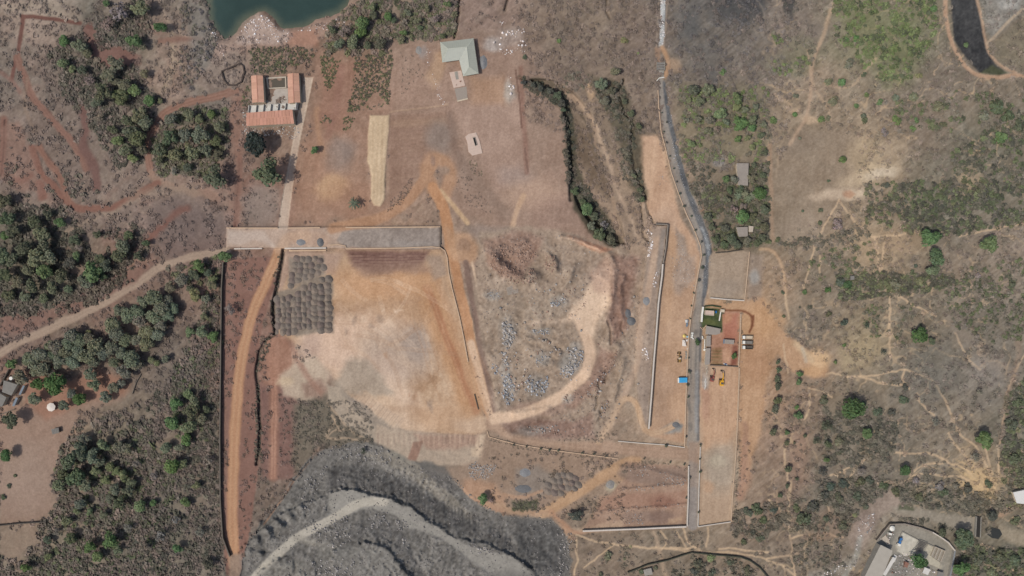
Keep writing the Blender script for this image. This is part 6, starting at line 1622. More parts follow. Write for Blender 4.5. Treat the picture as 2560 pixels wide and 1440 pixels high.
wall('kerb_wall', 'short kinked kerb between the twin kerbs and the dark bank', [(823,613),(845,611),(864,615),(865,622)], .8, .5, CONC, TCAP)
wall('kerb_wall', 'long tan kerb rounding the yard corner and running down the orange road', [(865,622),(1000,620),(1080,617),(1100,619),(1112,627),(1118,645),(1121,680),(1130,722),(1140,760),(1150,800),(1160,850),(1170,905)], .9, .6, CONC, TCAP)
wall('kerb_wall', 'short dark kerb at the lower end of the orange road', [(1186,985),(1196,1024)], .8, .5, STONED, STONED)
wall('road_wall', 'low tan wall along the left edge of the asphalt road from the culvert to the bend', [(1645,225),(1647,270),(1653,330),(1664,372),(1678,430),(1695,480),(1716,535),(1738,580),(1751,615),(1754,640)], .8, .5, CONC, TCAP)
wall('road_wall', 'pale wall along the left edge of the asphalt road from the bend to the lower junction', [(1754,640),(1746,680),(1737,730),(1728,785),(1722,840),(1719,900),(1715,1000),(1712,1118)], 1.3, .6, CONC, TCAP)
wall('road_kerb', 'white-topped kerb along the upper side of the lower cross road', [(1545,1103),(1600,1108),(1660,1112),(1712,1119)], .9, .5, CONC, WCAP)
wall('road_kerb', 'low brown kerb along the lower side of the cross road', [(1218,1078),(1222,1092),(1260,1103),(1300,1113),(1400,1128),(1545,1147)], .7, .5, STONE, TCAP)
wall('plot_wall', 'white wall on the right side of the lower rubble plots', [(1722,1165),(1721,1240),(1718,1316)], 1.8, .7, CONC, WCAP)
wall('plot_wall', 'white-topped retaining wall along the bottom of the lower rubble plots', [(1457,1328),(1520,1325.5),(1600,1322.5),(1716,1317)], 2.6, 1.0, CONCG, WCAP)
wall('yard_wall', 'thin white wall on the left of the long compacted yard', [(1751,1117),(1748,1200),(1745,1316)], 1.4, .5, CONC, WCAP)
wall('yard_wall', 'thin white wall closing the bottom of the long compacted yard', [(1745,1317),(1827,1305)], 1.4, .5, CONC, WCAP)
wall('yard_wall', 'thin pale wall on the right of the long compacted yard', [(1849,920),(1844,1060),(1839,1150),(1834,1210),(1828,1304)], 1.2, .45, CONC, TCAP)
wall('yard_wall', 'pale wall on the right of the red-earth yard beside the parked trucks', [(1853,784),(1850,850),(1847,916)], 1.6, .5, CONC, TCAP)
wall('yard_wall', 'brown wall at the bottom of the red-earth yard above the excavators', [(1776,913),(1815,915),(1846,917)], 1.6, .45, STONE, STONE)
wall('plot_wall', 'white wall at the bottom of the walled square plot', [(1776,744.5),(1820,749),(1861,751.5)], 1.5, .7, CONC, WCAP)
wall('plot_wall', 'thin pale wall on the right of the walled square plot', [(1874,629),(1868,690),(1862,750)], 1.2, .45, CONC, TCAP)
wall('plot_wall', 'dark wall at the top of the walled square plot under the trees', [(1790,632),(1820,630),(1858,624)], 1.6, .5, STONED, STONED)
wall('garden_wall', 'thick cream wall on the road side of the green lawn', [(1758,767),(1755.5,785),(1754,805)], 2.0, 1.2, CREAM, WHITE)
wall('garden_wall', 'broken cream wall on the right of the green lawn', [(1802,780),(1800,792),(1798.5,802)], 1.6, .6, CREAM, WHITE)
wall('garden_wall', 'dark hedge-topped wall along the top of the green lawn', [(1762,766),(1780,764),(1803,768)], 1.5, .8, STONED, mat('hedge_green', (60,72,48), .2, 2))
wall('garden_wall', 'bent low wall between the lawn corner and the site office', [(1751,818),(1757,824),(1766,813)], 1.0, .4, CONC, TCAP)
wall('gate', 'white roadside gate beside the upper narrow shed', [(1756,840),(1757.5,848)], 1.6, .4, WHITE, WHITE, cat='gate')
wall('fence', 'white fence between the gate and the lower narrow shed', [(1762.5,848),(1762,872)], 1.4, .3, WHITE, WHITE, cat='fence')
wall('field_wall', 'dark wall across the bare field at the lower left edge', [(-60,1318),(0,1314),(50,1309),(115,1305)], 1.8, .6, STONED, STONED)
wall('field_wall', 'low wall at the left edge below the grey houses', [(-40,1052),(0,1037),(36,1023)], 1.2, .5, STONE, STONE)
wall('field_wall', 'tall dark wall left of the grey house leading up to the track', [(21,924),(10,945),(-2,965)], 2.4, .6, STONE, STONED)
wall('grove_wall', 'low stone wall along the right edge of the mango grove', [(330,985),(340,955),(352,935)], 1.0, .4, STONE, STONE)
wall('field_wall', 'winding dark green-grey wall near the bottom edge', [(1570,1432),(1620,1412),(1670,1401),(1715,1386),(1730,1382),(1790,1388),(1850,1393),(1875,1402),(1900,1420),(1925,1450)], 2.0, .6, STONED, mat('mossy_coping', (72,74,64), .2))
wall('works_wall', 'grey wall curving round the top of the concrete works yard', [(2193,1352),(2210,1330),(2226,1311),(2262,1310),(2300,1319),(2332,1331)], 2.6, .7, STONE, GCAP)
wall('works_wall', 'pale wall on the upper right side of the works yard', [(2332,1331),(2352,1343),(2372,1357),(2388,1377)], 2.6, .7, CONC, WCAP)
wall('works_wall', 'grey wall on the right of the works yard by the big bright tree', [(2388,1377),(2382,1410),(2376,1440),(2368,1480)], 2.6, .9, CONCG, mat('blue_grey_coping', (134,136,140), .1))
wall('pen_wall', 'closed ring of dark stones forming a small pen above the sheds', [(553,178),(575,169),(600,158.5),(607,164),(610.5,180),(603,204),(588,213),(570,212),(560,200),(553,179)], 1.2, .9, STONED, mat('pen_stone', (78,68,64), .25))

# ------------------------------------------------------------------ heaps
def heap_mesh(seed, col):
    g = np.random.default_rng(seed); n, m = 14, 6
    V = []; Cc = []
    base = lin(col) / K
    for j in range(m):
        r = 1 - j / (m - 1) * .93
        zz = (1 - r ** 1.15) * (1 if j < m - 1 else .97)
        for i in range(n):
            a = 2 * math.pi * i / n; k = 1 + g.normal(0, .05)
            V.append((r * k * math.cos(a), r * k * math.sin(a), zz + g.normal(0, .03) - (.15 if j == 0 else 0))); Cc.append(base * g.uniform(.88, 1.1))
    F = []
    for j in range(m - 1):
        for i in range(n):
            a, b = j * n + i, j * n + (i + 1) % n
            F += [(a, b, b + n), (a, b + n, a + n)]
    c = len(V); V.append((0, 0, 1.0)); Cc.append(base)
    F += [((m - 1) * n + i, (m - 1) * n + (i + 1) % n, c) for i in range(n)]
    return raw_mesh('soil_heap', np.array(V), np.array(F), np.array(Cc), [M_HEAP], smooth=True)
HM = [heap_mesh(s, c) for s, c in ((1, (128,117,106)), (2, (122,112,103)), (3, (133,120,108)), (4, (120,107,99)))]
ORD = ['first','second','third','fourth','fifth','sixth','seventh','eighth','ninth','tenth','eleventh','twelfth']
def heap(name, x, y, rx, ry, h, label, group, k, rz=None, cat='soil heap'):
    o = link(name, HM[k % 4]); p = P(x, y, -.05); f = S
    o.location = p; o.scale = (rx * f * random.uniform(.82, 1.18), ry * f * random.uniform(.82, 1.18), h * random.uniform(.7, 1.15)); o.rotation_euler = (0, 0, random.uniform(-.7, .7) if rz is None else rz)
    return tag(o, label, cat, group)
rows_y = [700,716,730,744,758,771,784,797,811,825]
n_h = 0
for r, y in enumerate(rows_y):
    xs = []
    for c, x in enumerate([696,709,722,735,748,761,774,787,803,820]):
        if y < 733 and x < 745: continue
        if y < 710 and x < 790: continue
        if y > 820 and 735 < x < 795: continue
        if r == 1 and x < 760: continue
        xs.append(x)
    for c, x in enumerate(xs):
        jx, jy = random.uniform(-3, 3), random.uniform(-3, 3)
        big = x > 780
        heap('soil_heap', x + jx, y + jy + (0 if big else 4), 12 if big else 10, 11 if big else 11.5, 2.4 if big else 2.0,
             'tipped grey-brown soil heap, %s from left in %s row of the square heap field' % (ORD[c], ORD[r]), 'soil heaps of the square heap field', n_h); n_h += 1
up = [[(742,648),(757,650),(772,650),(786,647),(800,652)],[(738,661),(752,662),(766,664),(780,664),(795,666),(808,670)],[(735,674),(750,676),(764,678),(779,680),(794,682)],[(732,688),(747,690),(762,692),(776,692)],[(729,702),(744,701)],[(726,715)]]
for r, row in enumerate(up):
    for c, (x, y) in enumerate(row):
        heap('soil_heap', x + random.uniform(-2,2), y + random.uniform(-2,2), 10, 9.5, 1.6, 'weathered soil heap, %s from left in %s row of the upper heap patch' % (ORD[c], ORD[r]), 'soil heaps of the upper heap patch', n_h); n_h += 1
lw = [[(1395,1190),(1410,1187),(1424,1190),(1438,1196)],[(1385,1202),(1400,1203),(1415,1204),(1430,1207),(1445,1212)],[(1372,1214),(1388,1217),(1404,1218),(1420,1219),(1436,1221)],[(1370,1228),(1386,1231),(1402,1233)]]
for r, row in enumerate(lw):
    for c, (x, y) in enumerate(row):
        heap('soil_heap', x, y, 13, 9.5, 1.8, 'beige soil heap, %s from left in %s row of the lower heap cluster' % (ORD[c], ORD[r]), 'soil heaps of the lower cluster', n_h + 2, -.5); n_h += 1
GH = [heap_mesh(s, c) for s, c in ((11, (112,112,112)), (12, (134,134,134)), (13, (142,138,132)))]
for (x, y, rx, ry, h, k, lb) in ((801,606,10,12,1.6,0,'dark grey gravel pile standing on the embankment road'),(752,606,13,9,.8,1,'flat light grey gravel pile on the embankment left of the dark one'),
    (1569,784,10,12,1.5,0,'upper of two dark gravel piles beside the pale track'),(1578,803,12,11,1.8,0,'lower of two dark gravel piles beside the pale track'),(1619,753,12,11,.9,1,'flat grey gravel pile near the long retaining wall'),
    (1208,156,11,19,1.8,1,'grey sand pile against the right side of the sage-roofed building'),(1047,126,9,13,.6,2,'small flat cement-grey pile left of the sage-roofed building'),
    (1525,1212,13,13,1.1,2,'round pale sand pile beside the lower slanting dirt track'),(1690,1062,11,8,.8,0,'low blue-grey gravel pile at the bottom of the trampled earth yard'),(1312,1182,16,12,.8,1,'wide low grey gravel pile left of the lower heap cluster'),(1308,1222,24,11,.9,0,'wide dark gravel pile below the low grey one')):
    o = link('gravel_pile', GH[k]); o.location = P(x, y, -.05); o.scale = (rx * S, ry * S, h); tag(o, lb, 'gravel pile')
# single boulders
def boulder_mesh(seed):
    g = np.random.default_rng(seed); v = ICO_V * g.uniform(.75, 1.15, (12, 1)) * np.array([1, .85, .7]); b = lin((158,148,138)) / K
    return raw_mesh('boulder', v, ICO_F, np.repeat((b * g.uniform(.9, 1.1))[None], 12, 0), [M_ROCK])
BM = [boulder_mesh(s) for s in range(5)]
BL = [(1292,811),(1312,806),(1415,778),(1357,852),(1374,858),(1365,850),(1386,868),(1380,880),(1400,886),(1398,873),(1354,879),(1290,912),(1288,948),(1298,1000),(1352,990),(1440,690),(1425,705),(1437,725),(1408,735),(1585,742),(1555,950),(1548,1010),(1540,1045),(1595,960)]
for k, (x, y) in enumerate(sorted(BL, key=lambda p: (round(p[1] / 60), p[0]))):
    row = [q for q in BL if round(q[1] / 60) == round(y / 60)]; row.sort()
    nr = sorted(set(round(q[1] / 60) for q in BL)).index(round(y / 60))
    o = link('boulder', BM[k % 5]); r = random.uniform(3.2, 4.6) * S; o.location = P(x, y, r * .25); o.scale = (r, r, r); o.rotation_euler = (0, 0, random.uniform(0, 6))
    tag(o, 'pale boulder, %s from left in %s band of large boulders of the rock field' % (ORD[row.index((x, y))], ORD[nr]), 'boulder', 'large boulders of the rock field')
# ------------------------------------------------------------------ trees
FOL = 1.68
def crown_mesh(name, seed, lobes=11, leaves=62, lr=(.34, .5), leaf=.125, zsc=.75, hue=0.06, gap=0.0):
    """crown of unit radius: leaf clumps spread over uneven lobes, open at the edge"""
    g = np.random.default_rng(seed)
    V, Cc = [], []
    for k in range(lobes):
        a = g.uniform(0, 2 * math.pi); rr = math.sqrt(g.random()) * .66 if k else 0
        r0 = g.uniform(*lr)
        c = np.array([rr * math.cos(a), rr * math.sin(a), (.55 - .45 * rr * rr) * zsc + g.uniform(-.1, .1)])
        lob = g.uniform(.85, 1.15)
        for _ in range(leaves):
            d = g.normal(size=3); d[2] = d[2] if d[2] > -.25 else -d[2]; d /= np.linalg.norm(d)
            p = c + d * r0 * g.uniform(.75, 1.06) * np.array([1, 1, zsc])
            n = d * .75 + g.normal(0, .35, 3) + np.array([0, 0, .45]); n /= np.linalg.norm(n)
            u = np.cross(n, g.normal(size=3)); u /= np.linalg.norm(u); w = np.cross(n, u)
            s_ = leaf * g.uniform(.6, 1.25)
            V += [p + u * s_, p + w * s_ * .75, p - u * s_, p - w * s_ * .75]
            t = g.uniform(.76, 1.24) * lob
            col = np.array([t * (1 + g.normal(0, hue)), t, t * (1 + g.normal(0, hue))])
            Cc += [col] * 4
    V = np.array(V); F = np.arange(len(V)).reshape(-1, 4)
    return raw_mesh(name, V, F, np.array(Cc), [M_LEAF])
CROWN = {'round': [crown_mesh('crown', 10 + k, 13, 72, (.34, .5), .115, .8) for k in range(5)],
         'lumpy': [crown_mesh('crown', 30 + k, 12, 72, (.25, .45), .11, .8) for k in range(6)],
         'ball': [crown_mesh('crown', 50 + k, 18, 60, (.34, .46), .10, .75) for k in range(4)],
         'dry': [crown_mesh('crown', 60 + k, 9, 30, (.28, .46), .10, .7, .03) for k in range(4)],
         'bush': [crown_mesh('bush', 80 + k, 6, 34, (.4, .55), .17, .7) for k in range(5)]}
def trunk_mesh(seed):
    g = random.Random(seed); mb = MB()
    mb.prism([(.055 * math.cos(t * .785), .055 * math.sin(t * .785)) for t in range(8)], -.1, .75, [(.03 * math.cos(t * .785), .03 * math.sin(t * .785)) for t in range(8)])
    for k in range(5):
        a = k * 1.26 + g.uniform(-.3, .3); mb.tube((0, 0, .35 + .07 * k), (.5 * math.cos(a), .5 * math.sin(a), .85 + g.uniform(0, .25)), .018, 5)
    me = bpy.data.meshes.new('trunk'); me.from_pydata(mb.v, [], mb.f); me.update(); me.materials.append(BARK); return me
TRUNK = [trunk_mesh(s) for s in range(3)]
SPAL = {'D': (76,80,63), 'V': (44,52,46), 'B': (79, 95, 62), 'L': (97, 103, 74), 'O': (92,93,76), 'G': (92,94,78), 'X': (104,97,90), 'K': (68,71,62), 'E': (62,80,50), 'T': (70,82,64)}
t_n = 0
def paint(o, key):
    c = lin(SPAL[key]) / K * FOL * np.array([random.uniform(.9, 1.12), random.uniform(.92, 1.1), random.uniform(.88, 1.1)])
    o.color = (*np.clip(c, 0, 1), 1)
def tree(name, x, y, r, key, label, group=None, style='lumpy', cat='tree', tall=1.25, sq=1.0, rot=None):
    """crown of radius r (survey units) whose middle shows at x, y"""
    global t_n; t_n += 1
    R = r * S * (random.uniform(.82, 1.12) if group else 1.0); hc = R * tall * .75 + .8
    if sq == 1.0: sq = random.uniform(.78, 1.08)
    p = P(x, y, hc); zg = float(hg(x, y))
    e = empty(name, (p.x, p.y, zg)); e.scale = (R, R * sq, R * tall); e.rotation_euler = (0, 0, random.uniform(0, 6.28) if rot is None else rot)
    tag(e, label, cat, group)
    cr = link('crown', random.choice(CROWN[style]), e); cr.location = (0, 0, .55); paint(cr, key)
    link('trunk', TRUNK[t_n % 3], e)
    return e
def bush(name, x, y, r, key, label, group=None, cat='bush', tall=.9, sq=1.0, style='bush', rot=None):
    R = r * S; o = link(name, random.choice(CROWN[style])); p = P(x, y, R * tall * .4); zg = float(hg(x, y))
    o.location = (p.x, p.y, zg - .1); o.scale = (R, R * sq, R * tall); o.rotation_euler = (0, 0, random.uniform(0, 6.28) if rot is None else rot); paint(o, key)
    return tag(o, label, cat, group)

COLN = {'D': 'dark green', 'V': 'blackish green', 'B': 'bright green', 'L': 'yellow-green', 'O': 'dull olive', 'G': 'grey-green', 'X': 'leafless grey-brown', 'K': 'very dark green', 'E': 'deep green', 'T': 'bluish green'}
def grove(where, group, items, name='tree', kind='tree', maker=None, band=9, **kw):
    """items (x, y, r, key[, style]); every one is told apart by colour and its order from the left in its band from the top"""
    its = sorted(items, key=lambda q: q[1]); nb = max(1, round(len(its) / band)); per = math.ceil(len(its) / nb)
    for b in range(nb):
        row = sorted(its[b * per:(b + 1) * per], key=lambda q: q[0])
        for c, q in enumerate(row):
            pos = '%s from left' % ORD[c] + (' in %s band down' % ORD[b] if nb > 1 else '')
            lb = '%s %s %s, %s' % (COLN[q[3]], kind, where, pos)
            st = q[4] if len(q) > 4 else ('dry' if q[3] == 'X' else ('round' if q[3] in 'BLE' else 'lumpy'))
            if maker == 'bush': bush(name, q[0], q[1], q[2], q[3], lb, group, **kw)
            else: tree(name, q[0], q[1], q[2], q[3], lb, group, st, **kw)

grove('in upper left woods', 'trees of the upper left woods', [
 (162,102,18,'B'),(198,112,22,'O'),(218,132,15,'O'),(158,158,15,'L'),(180,173,12,'L'),(206,176,16,'D'),(300,30,30,'X'),(352,18,24,'O'),(265,8,10,'B'),(268,60,20,'X'),
 (290,160,24,'G'),(268,190,24,'O'),(312,214,24,'G'),(258,232,22,'D'),(300,244,20,'D'),(285,236,14,'L'),(336,226,14,'L'),(362,186,16,'G'),(372,250,18,'B'),(399,251,10,'O'),(240,255,18,'O'),
 (346,286,22,'O'),(320,302,20,'D'),(330,326,26,'D'),(364,308,20,'G'),(282,322,16,'D'),(346,346,22,'D'),(292,352,14,'L'),(312,372,20,'O'),(355,372,16,'D'),(330,395,14,'L'),(250,292,12,'X'),(225,200,16,'X'),(290,205,16,'G')], name='woodland_tree')
grove('in thicket left of sheds', 'trees of the thicket inside the looping track', [
 (430,302,22,'O'),(470,287,20,'G'),(500,298,16,'O'),(528,285,14,'B'),(548,318,18,'O'),(540,350,18,'D'),(502,338,24,'O'),(460,338,22,'G'),(424,345,22,'D'),(398,374,18,'D'),(440,388,22,'O'),(480,384,22,'O'),(514,374,18,'G'),(402,402,13,'D'),(470,418,16,'D'),(435,425,12,'X'),(492,440,9,'X'),(545,385,12,'D')], name='woodland_tree')
grove('in lower left woods', 'trees of the woods left of the gravel track', [
 (10,500,18,'D'),(16,545,20,'D'),(34,580,20,'D'),(14,590,16,'B'),(120,535,17,'D'),(88,556,20,'D'),(150,556,14,'B'),(106,582,20,'O'),(116,612,22,'D'),(188,600,16,'D'),(196,618,13,'X'),(242,585,11,'D'),
 (320,590,17,'D'),(308,616,22,'O'),(345,640,14,'D'),(364,605,11,'D'),(298,640,18,'D'),(250,650,18,'D'),(230,680,24,'B'),(266,664,16,'D'),(214,702,22,'O'),(258,692,14,'D'),
 (60,622,22,'D'),(36,652,20,'D'),(10,640,22,'O'),(95,646,24,'O'),(132,640,22,'O'),(70,676,20,'O'),(110,680,22,'B'),(150,690,22,'D'),(40,702,22,'O'),(12,690,20,'D'),(85,712,20,'D'),(132,718,20,'O'),(172,660,18,'K'),(20,740,18,'D'),(65,740,18,'O'),(110,745,16,'O'),(170,722,14,'O'),(190,640,14,'L')], name='woodland_tree')
GROVE = [(300,775,18),(320,790,18),(345,780,20),(360,752,18),(386,745,20),(405,770,20),(420,790,17),(385,792,20),(350,802,18),(280,812,20),(291,832,18),(316,850,18),(343,850,16),(367,862,20),(392,836,18),(402,814,16),(368,830,18),(280,870,20),(306,882,18),(330,896,20),(343,912,18),(312,930,20),(287,905,18),(258,885,18),(240,865,20),(222,848,18),(200,850,20),(180,836,18),(170,860,18),(196,880,18),(219,892,18),(236,906,14),(182,905,18),(160,882,16),(140,868,17),(130,890,16),(150,905,18),(120,897,14),(100,885,18),(86,905,18),(70,898,15),(111,922,18),(90,930,15),(130,935,13),(126,866,14),(50,942,19),(420,752,16),(435,770,14)]
grove('in mango grove', 'grey-green trees of the mango grove below the gravel track', [(x, y, r * 1.12, 'G', 'ball' if k % 3 else 'round') for k, (x, y, r) in enumerate(GROVE)], name='mango_tree', band=10)
grove('below mango grove', 'trees in the yard below the mango grove', [(97,960,18,'E'),(140,962,26,'E','ball'),(90,997,19,'G'),(228,934,18,'G'),(236,961,18,'G'),(262,992,16,'G'),(284,972,20,'G'),(303,958,14,'G'),(180,985,18,'G'),(200,1000,21,'E'),(158,1015,19,'G')], name='yard_tree', band=20)
tree('yard_tree', 191, 836, 10, 'B', 'small bright green crown poking up in the middle of the mango grove')
tree('yard_tree', 221, 830, 8, 'L', 'small yellow-green crown beside the bright one in the mango grove')
tree('yard_tree', 28, 908, 14, 'B', 'bright green tree at the far left end of the mango grove by the track', style='round')
tree('yard_tree', 24, 1050, 25, 'D', 'big dark tree below the grey houses at the left edge', style='lumpy')
tree('yard_tree', 16, 1137, 18, 'E', 'round dark green tree in the bare field at the left edge with shadow beside it', style='ball')
for (x, y, r, lb) in ((37,1190,6,'first of three tiny bushes down the bare lower left field'),(22,1215,7,'second of three tiny bushes down the bare lower left field'),(8,1243,8,'third of three tiny bushes down the bare lower left field')):
    bush('bush', x, y, r, 'D', lb, 'tiny bushes of the lower left field')
bush('bush', 152, 1130, 11, 'G', 'grey-green bush on the right edge of the bare lower left field')
grove('in strip by boundary wall', 'trees between the grove and the left boundary wall', [
 (488,738,16,'L'),(514,748,16,'O'),(530,715,16,'O'),(500,665,16,'B'),(520,680,16,'D'),(485,690,18,'D'),(455,700,20,'G'),(428,718,18,'G'),(475,722,14,'D'),(533,700,12,'L'),(475,830,17,'L'),(508,830,20,'O'),(532,842,14,'B'),(510,790,12,'O'),(378,900,10,'L'),(392,908,8,'L'),(415,898,12,'O'),
 (470,985,15,'L'),(440,1010,18,'B'),(490,1000,22,'O'),(478,1030,22,'D'),(432,1055,18,'B'),(470,1062,20,'O'),(503,1050,16,'O'),(465,1098,15,'B'),(448,1115,16,'G'),(415,1120,18,'G'),(518,1020,14,'D')], name='strip_tree')
grove('in bottom left woods', 'trees of the bottom left woods', [
 (210,1100,20,'O'),(200,1130,24,'D'),(180,1155,24,'D'),(232,1140,20,'O'),(260,1112,18,'L'),(300,1115,18,'O'),(320,1122,20,'G'),(250,1156,16,'O'),(276,1166,17,'L'),(292,1180,14,'L'),(240,1176,15,'L'),(158,1186,20,'D'),(190,1196,24,'D'),(150,1212,20,'G'),(212,1210,18,'O'),(266,1200,14,'L'),(310,1190,16,'L'),(330,1206,18,'O'),(286,1225,18,'G'),(320,1226,16,'O'),(350,1265,18,'L'),(384,1258,11,'B'),(300,1258,22,'D'),(275,1250,15,'G'),(200,1260,18,'G'),(225,1280,12,'L'),(190,1278,12,'L'),(260,1286,14,'O'),
 (430,1165,19,'B'),(456,1160,13,'L'),(490,1215,13,'L'),(465,1256,13,'B'),(445,1370,13,'B'),(225,1368,19,'B'),(242,1390,15,'L'),(275,1350,20,'B'),(295,1376,14,'O'),(175,1345,16,'D'),(120,1392,12,'L'),(66,1418,17,'B'),(168,1302,14,'L'),(400,1340,16,'X'),(360,1370,18,'X'),(320,1320,14,'X'),(140,1330,14,'X'),(520,1150,14,'X'),(500,1330,14,'X'),(520,1410,16,'K'),(340,1160,14,'X'),(120,1350,12,'D'),(385,1190,14,'X'),(440,1300,12,'X')], name='woodland_tree')
tree('roadside_tree', 575, 772, 16, 'X', 'bare grey-brown tree beside the boundary wall and the orange road', style='dry')
tree('roadside_tree', 560, 641, 17, 'B', 'bright green round tree under the left end of the embankment', style='round')
tree('clearing_tree', 401, 69, 20, 'E', 'flat dark green tree alone near the upper left track', sq=.55, rot=0, style='ball')
tree('clearing_tree', 334, 104, 21, 'B', 'bright tree casting a round shadow at the upper left red clearing', style='round')
tree('clearing_tree', 357, 112, 13, 'O', 'dull smaller crown against the right of the bright clearing tree')
tree('shade_tree', 636, 357, 36, 'V', 'blackish round tree directly below the long salmon-roofed shed', style='round')
tree('shade_tree', 673, 432, 39, 'D', 'big dark many-lobed tree beside the concrete lane', tall=1.35)
tree('clearing_tree', 540, 444, 29, 'D', 'dark round tree standing alone left of the concrete lane', style='lumpy')
tree('clearing_tree', 787, 376, 11, 'B', 'small bright round tree in the yard right of the concrete lane', style='round', tall=1.5)
grove('right of pond', 'trees on the slope right of the pond', [(906,58,20,'B','round'),(932,38,14,'D'),(902,80,14,'B'),(930,16,14,'L'),(1118,11,13,'B'),(1045,52,13,'O'),(972,42,16,'B'),(1008,82,10,'B'),(985,50,9,'D'),(832,72,14,'D'),(850,110,19,'O'),(888,106,18,'O'),(862,78,18,'X'),(918,112,14,'D'),(952,108,18,'D'),(1002,98,13,'O'),(1106,90,8,'D'),(1052,68,9,'D'),(1090,45,16,'X'),(1070,20,12,'O'),(1020,30,13,'O'),(1010,55,12,'X')], name='slope_tree')
# palms
def palm_mesh(seed):
    g = np.random.default_rng(seed); V = []; Cc = []
    for k in range(16):
        a = k * 2 * math.pi / 16 + g.uniform(-.15, .15); L = g.uniform(.8, 1.05); up = g.uniform(.1, .5); prev = np.array([0, 0, 0.])
        for i in range(5):
            t = (i + 1) / 5; q = np.array([math.cos(a) * L * t, math.sin(a) * L * t, up * t * 1.6 - 1.1 * t * t * (.4 + up)])
            n = np.array([-math.sin(a), math.cos(a), 0]) * (.11 * (1 - .6 * t) + .02)
            V += [prev - n, prev + n, q + n * .8, q - n * .8]; c = g.uniform(.75, 1.2); Cc += [[c, c, c]] * 4; prev = q
    return raw_mesh('fronds', np.array(V), np.arange(len(V)).reshape(-1, 4), np.array(Cc), [M_LEAF])
PALM = [palm_mesh(s) for s in range(3)]
mb = MB(); mb.cyl(0, 0, -.1, .05, 1.1, 8, .035); _me = bpy.data.meshes.new('palm_trunk'); _me.from_pydata(mb.v, [], mb.f); _me.update(); _me.materials.append(BARK)
def palm(x, y, r, key, label, h=7.0, group=None):
    p = P(x, y, h); e = empty('palm_tree', (p.x, p.y, float(hg(x, y)))); tag(e, label, 'palm', group)
    c = link('fronds', random.choice(PALM), e); c.scale = (r * S,) * 3; c.location = (0, 0, h); c.rotation_euler = (0, 0, random.uniform(0, 6)); paint(c, key)
    t = link('trunk', _me, e); t.scale = (h * .6, h * .6, h)
    return e
palm(885, 508, 17, 'D', 'dark palm casting a feathery shadow left of the cream sand bed', 6.5)
for k, (x, y) in enumerate([(1846,489),(1864,484),(1884,488),(1872,496)]):
    palm(x, y, 12, 'G', 'grey-green palm below the long grey-roofed house, %s from left' % ORD[sorted([1846,1864,1884,1872]).index(x)], 5.5, 'palms below the long house')
grove('beside long house and small house', 'trees round the two houses right of the asphalt road', [(1815,447,11,'B'),(1837,446,12,'G'),(1899,482,17,'E','ball'),(1908,438,11,'D'),(1880,446,12,'O'),(1885,412,8,'D'),(1822,478,11,'D'),(1818,500,13,'O'),(1850,474,11,'D'),(1856,542,16,'B'),(1884,540,13,'D'),(1910,524,13,'D'),(1911,566,13,'D'),(1814,570,14,'D'),(1828,596,14,'D'),(1868,602,13,'O'),(1894,606,12,'D'),(1842,612,12,'D'),(1812,612,12,'D'),(1771,541,13,'D'),(1782,568,13,'D'),(1788,598,12,'D'),(1906,595,12,'D'),(1836,522,14,'X'),(1860,515,12,'X')], name='garden_tree')
grove('in orchard above long house', 'round trees of the orchard right of the asphalt road', [(1722,249,10,'L','round'),(1750,254,14,'O','round'),(1800,285,15,'L','round'),(1841,246,16,'B','round'),(1843,268,12,'L','round'),(1890,266,10,'O','round'),(1862,274,10,'O','round'),(1850,310,18,'B','round'),(1880,299,15,'O','round'),(1880,320,12,'B','round'),(1815,305,12,'O','round'),(1775,300,12,'O','round'),(1745,298,12,'O','round'),(1793,322,11,'X'),(1845,346,12,'B','round'),(1870,346,11,'L','round'),(1730,360,9,'L','round'),(1770,326,10,'O','round'),(1909,310,9,'O','round'),(1880,368,10,'L','round'),(1716,300,10,'X'),(1735,225,16,'D'),(1770,222,18,'O'),(1905,340,12,'D'),(1912,380,10,'D')], name='orchard_tree')
grove('lining left gully', 'trees lining the left dry gully', [(1308,205,8,'K'),(1332,213,9,'K'),(1352,221,10,'K'),(1375,229,12,'K'),(1394,240,13,'D'),(1404,258,10,'K'),(1408,276,9,'D'),(1422,330,6,'K'),(1426,395,6,'K'),(1438,478,12,'D'),(1465,523,17,'B'),(1485,540,14,'D'),(1480,566,16,'O'),(1500,585,18,'D'),(1528,600,15,'D'),(1510,562,12,'X'),(1455,505,10,'D')], name='gully_tree')
grove('lining right gully', 'trees lining the right dry gully', [(1502,208,16,'O'),(1528,226,13,'D'),(1512,250,17,'O'),(1562,252,10,'D'),(1578,282,10,'D'),(1597,318,11,'D'),(1585,440,9,'O'),(1600,475,10,'D'),(1605,498,9,'D'),(1540,182,14,'O')], name='gully_tree', band=20)
for (x, y, r, k, lb) in ((1561,101,11,'L','yellow-green bush alone in the scrub left of the stone channel'),(1398,102,8,'B','small green bush in the scrub right of the white stones'),(1310,143,8,'D','small dark bush at the right edge of the white stones'),(1596,133,5,'L','tiny yellow-green bush left of the culvert'),(1808,180,9,'B','small green bush in the grey scrub right of the culvert')):
    bush('bush', x, y, r, k, lb)
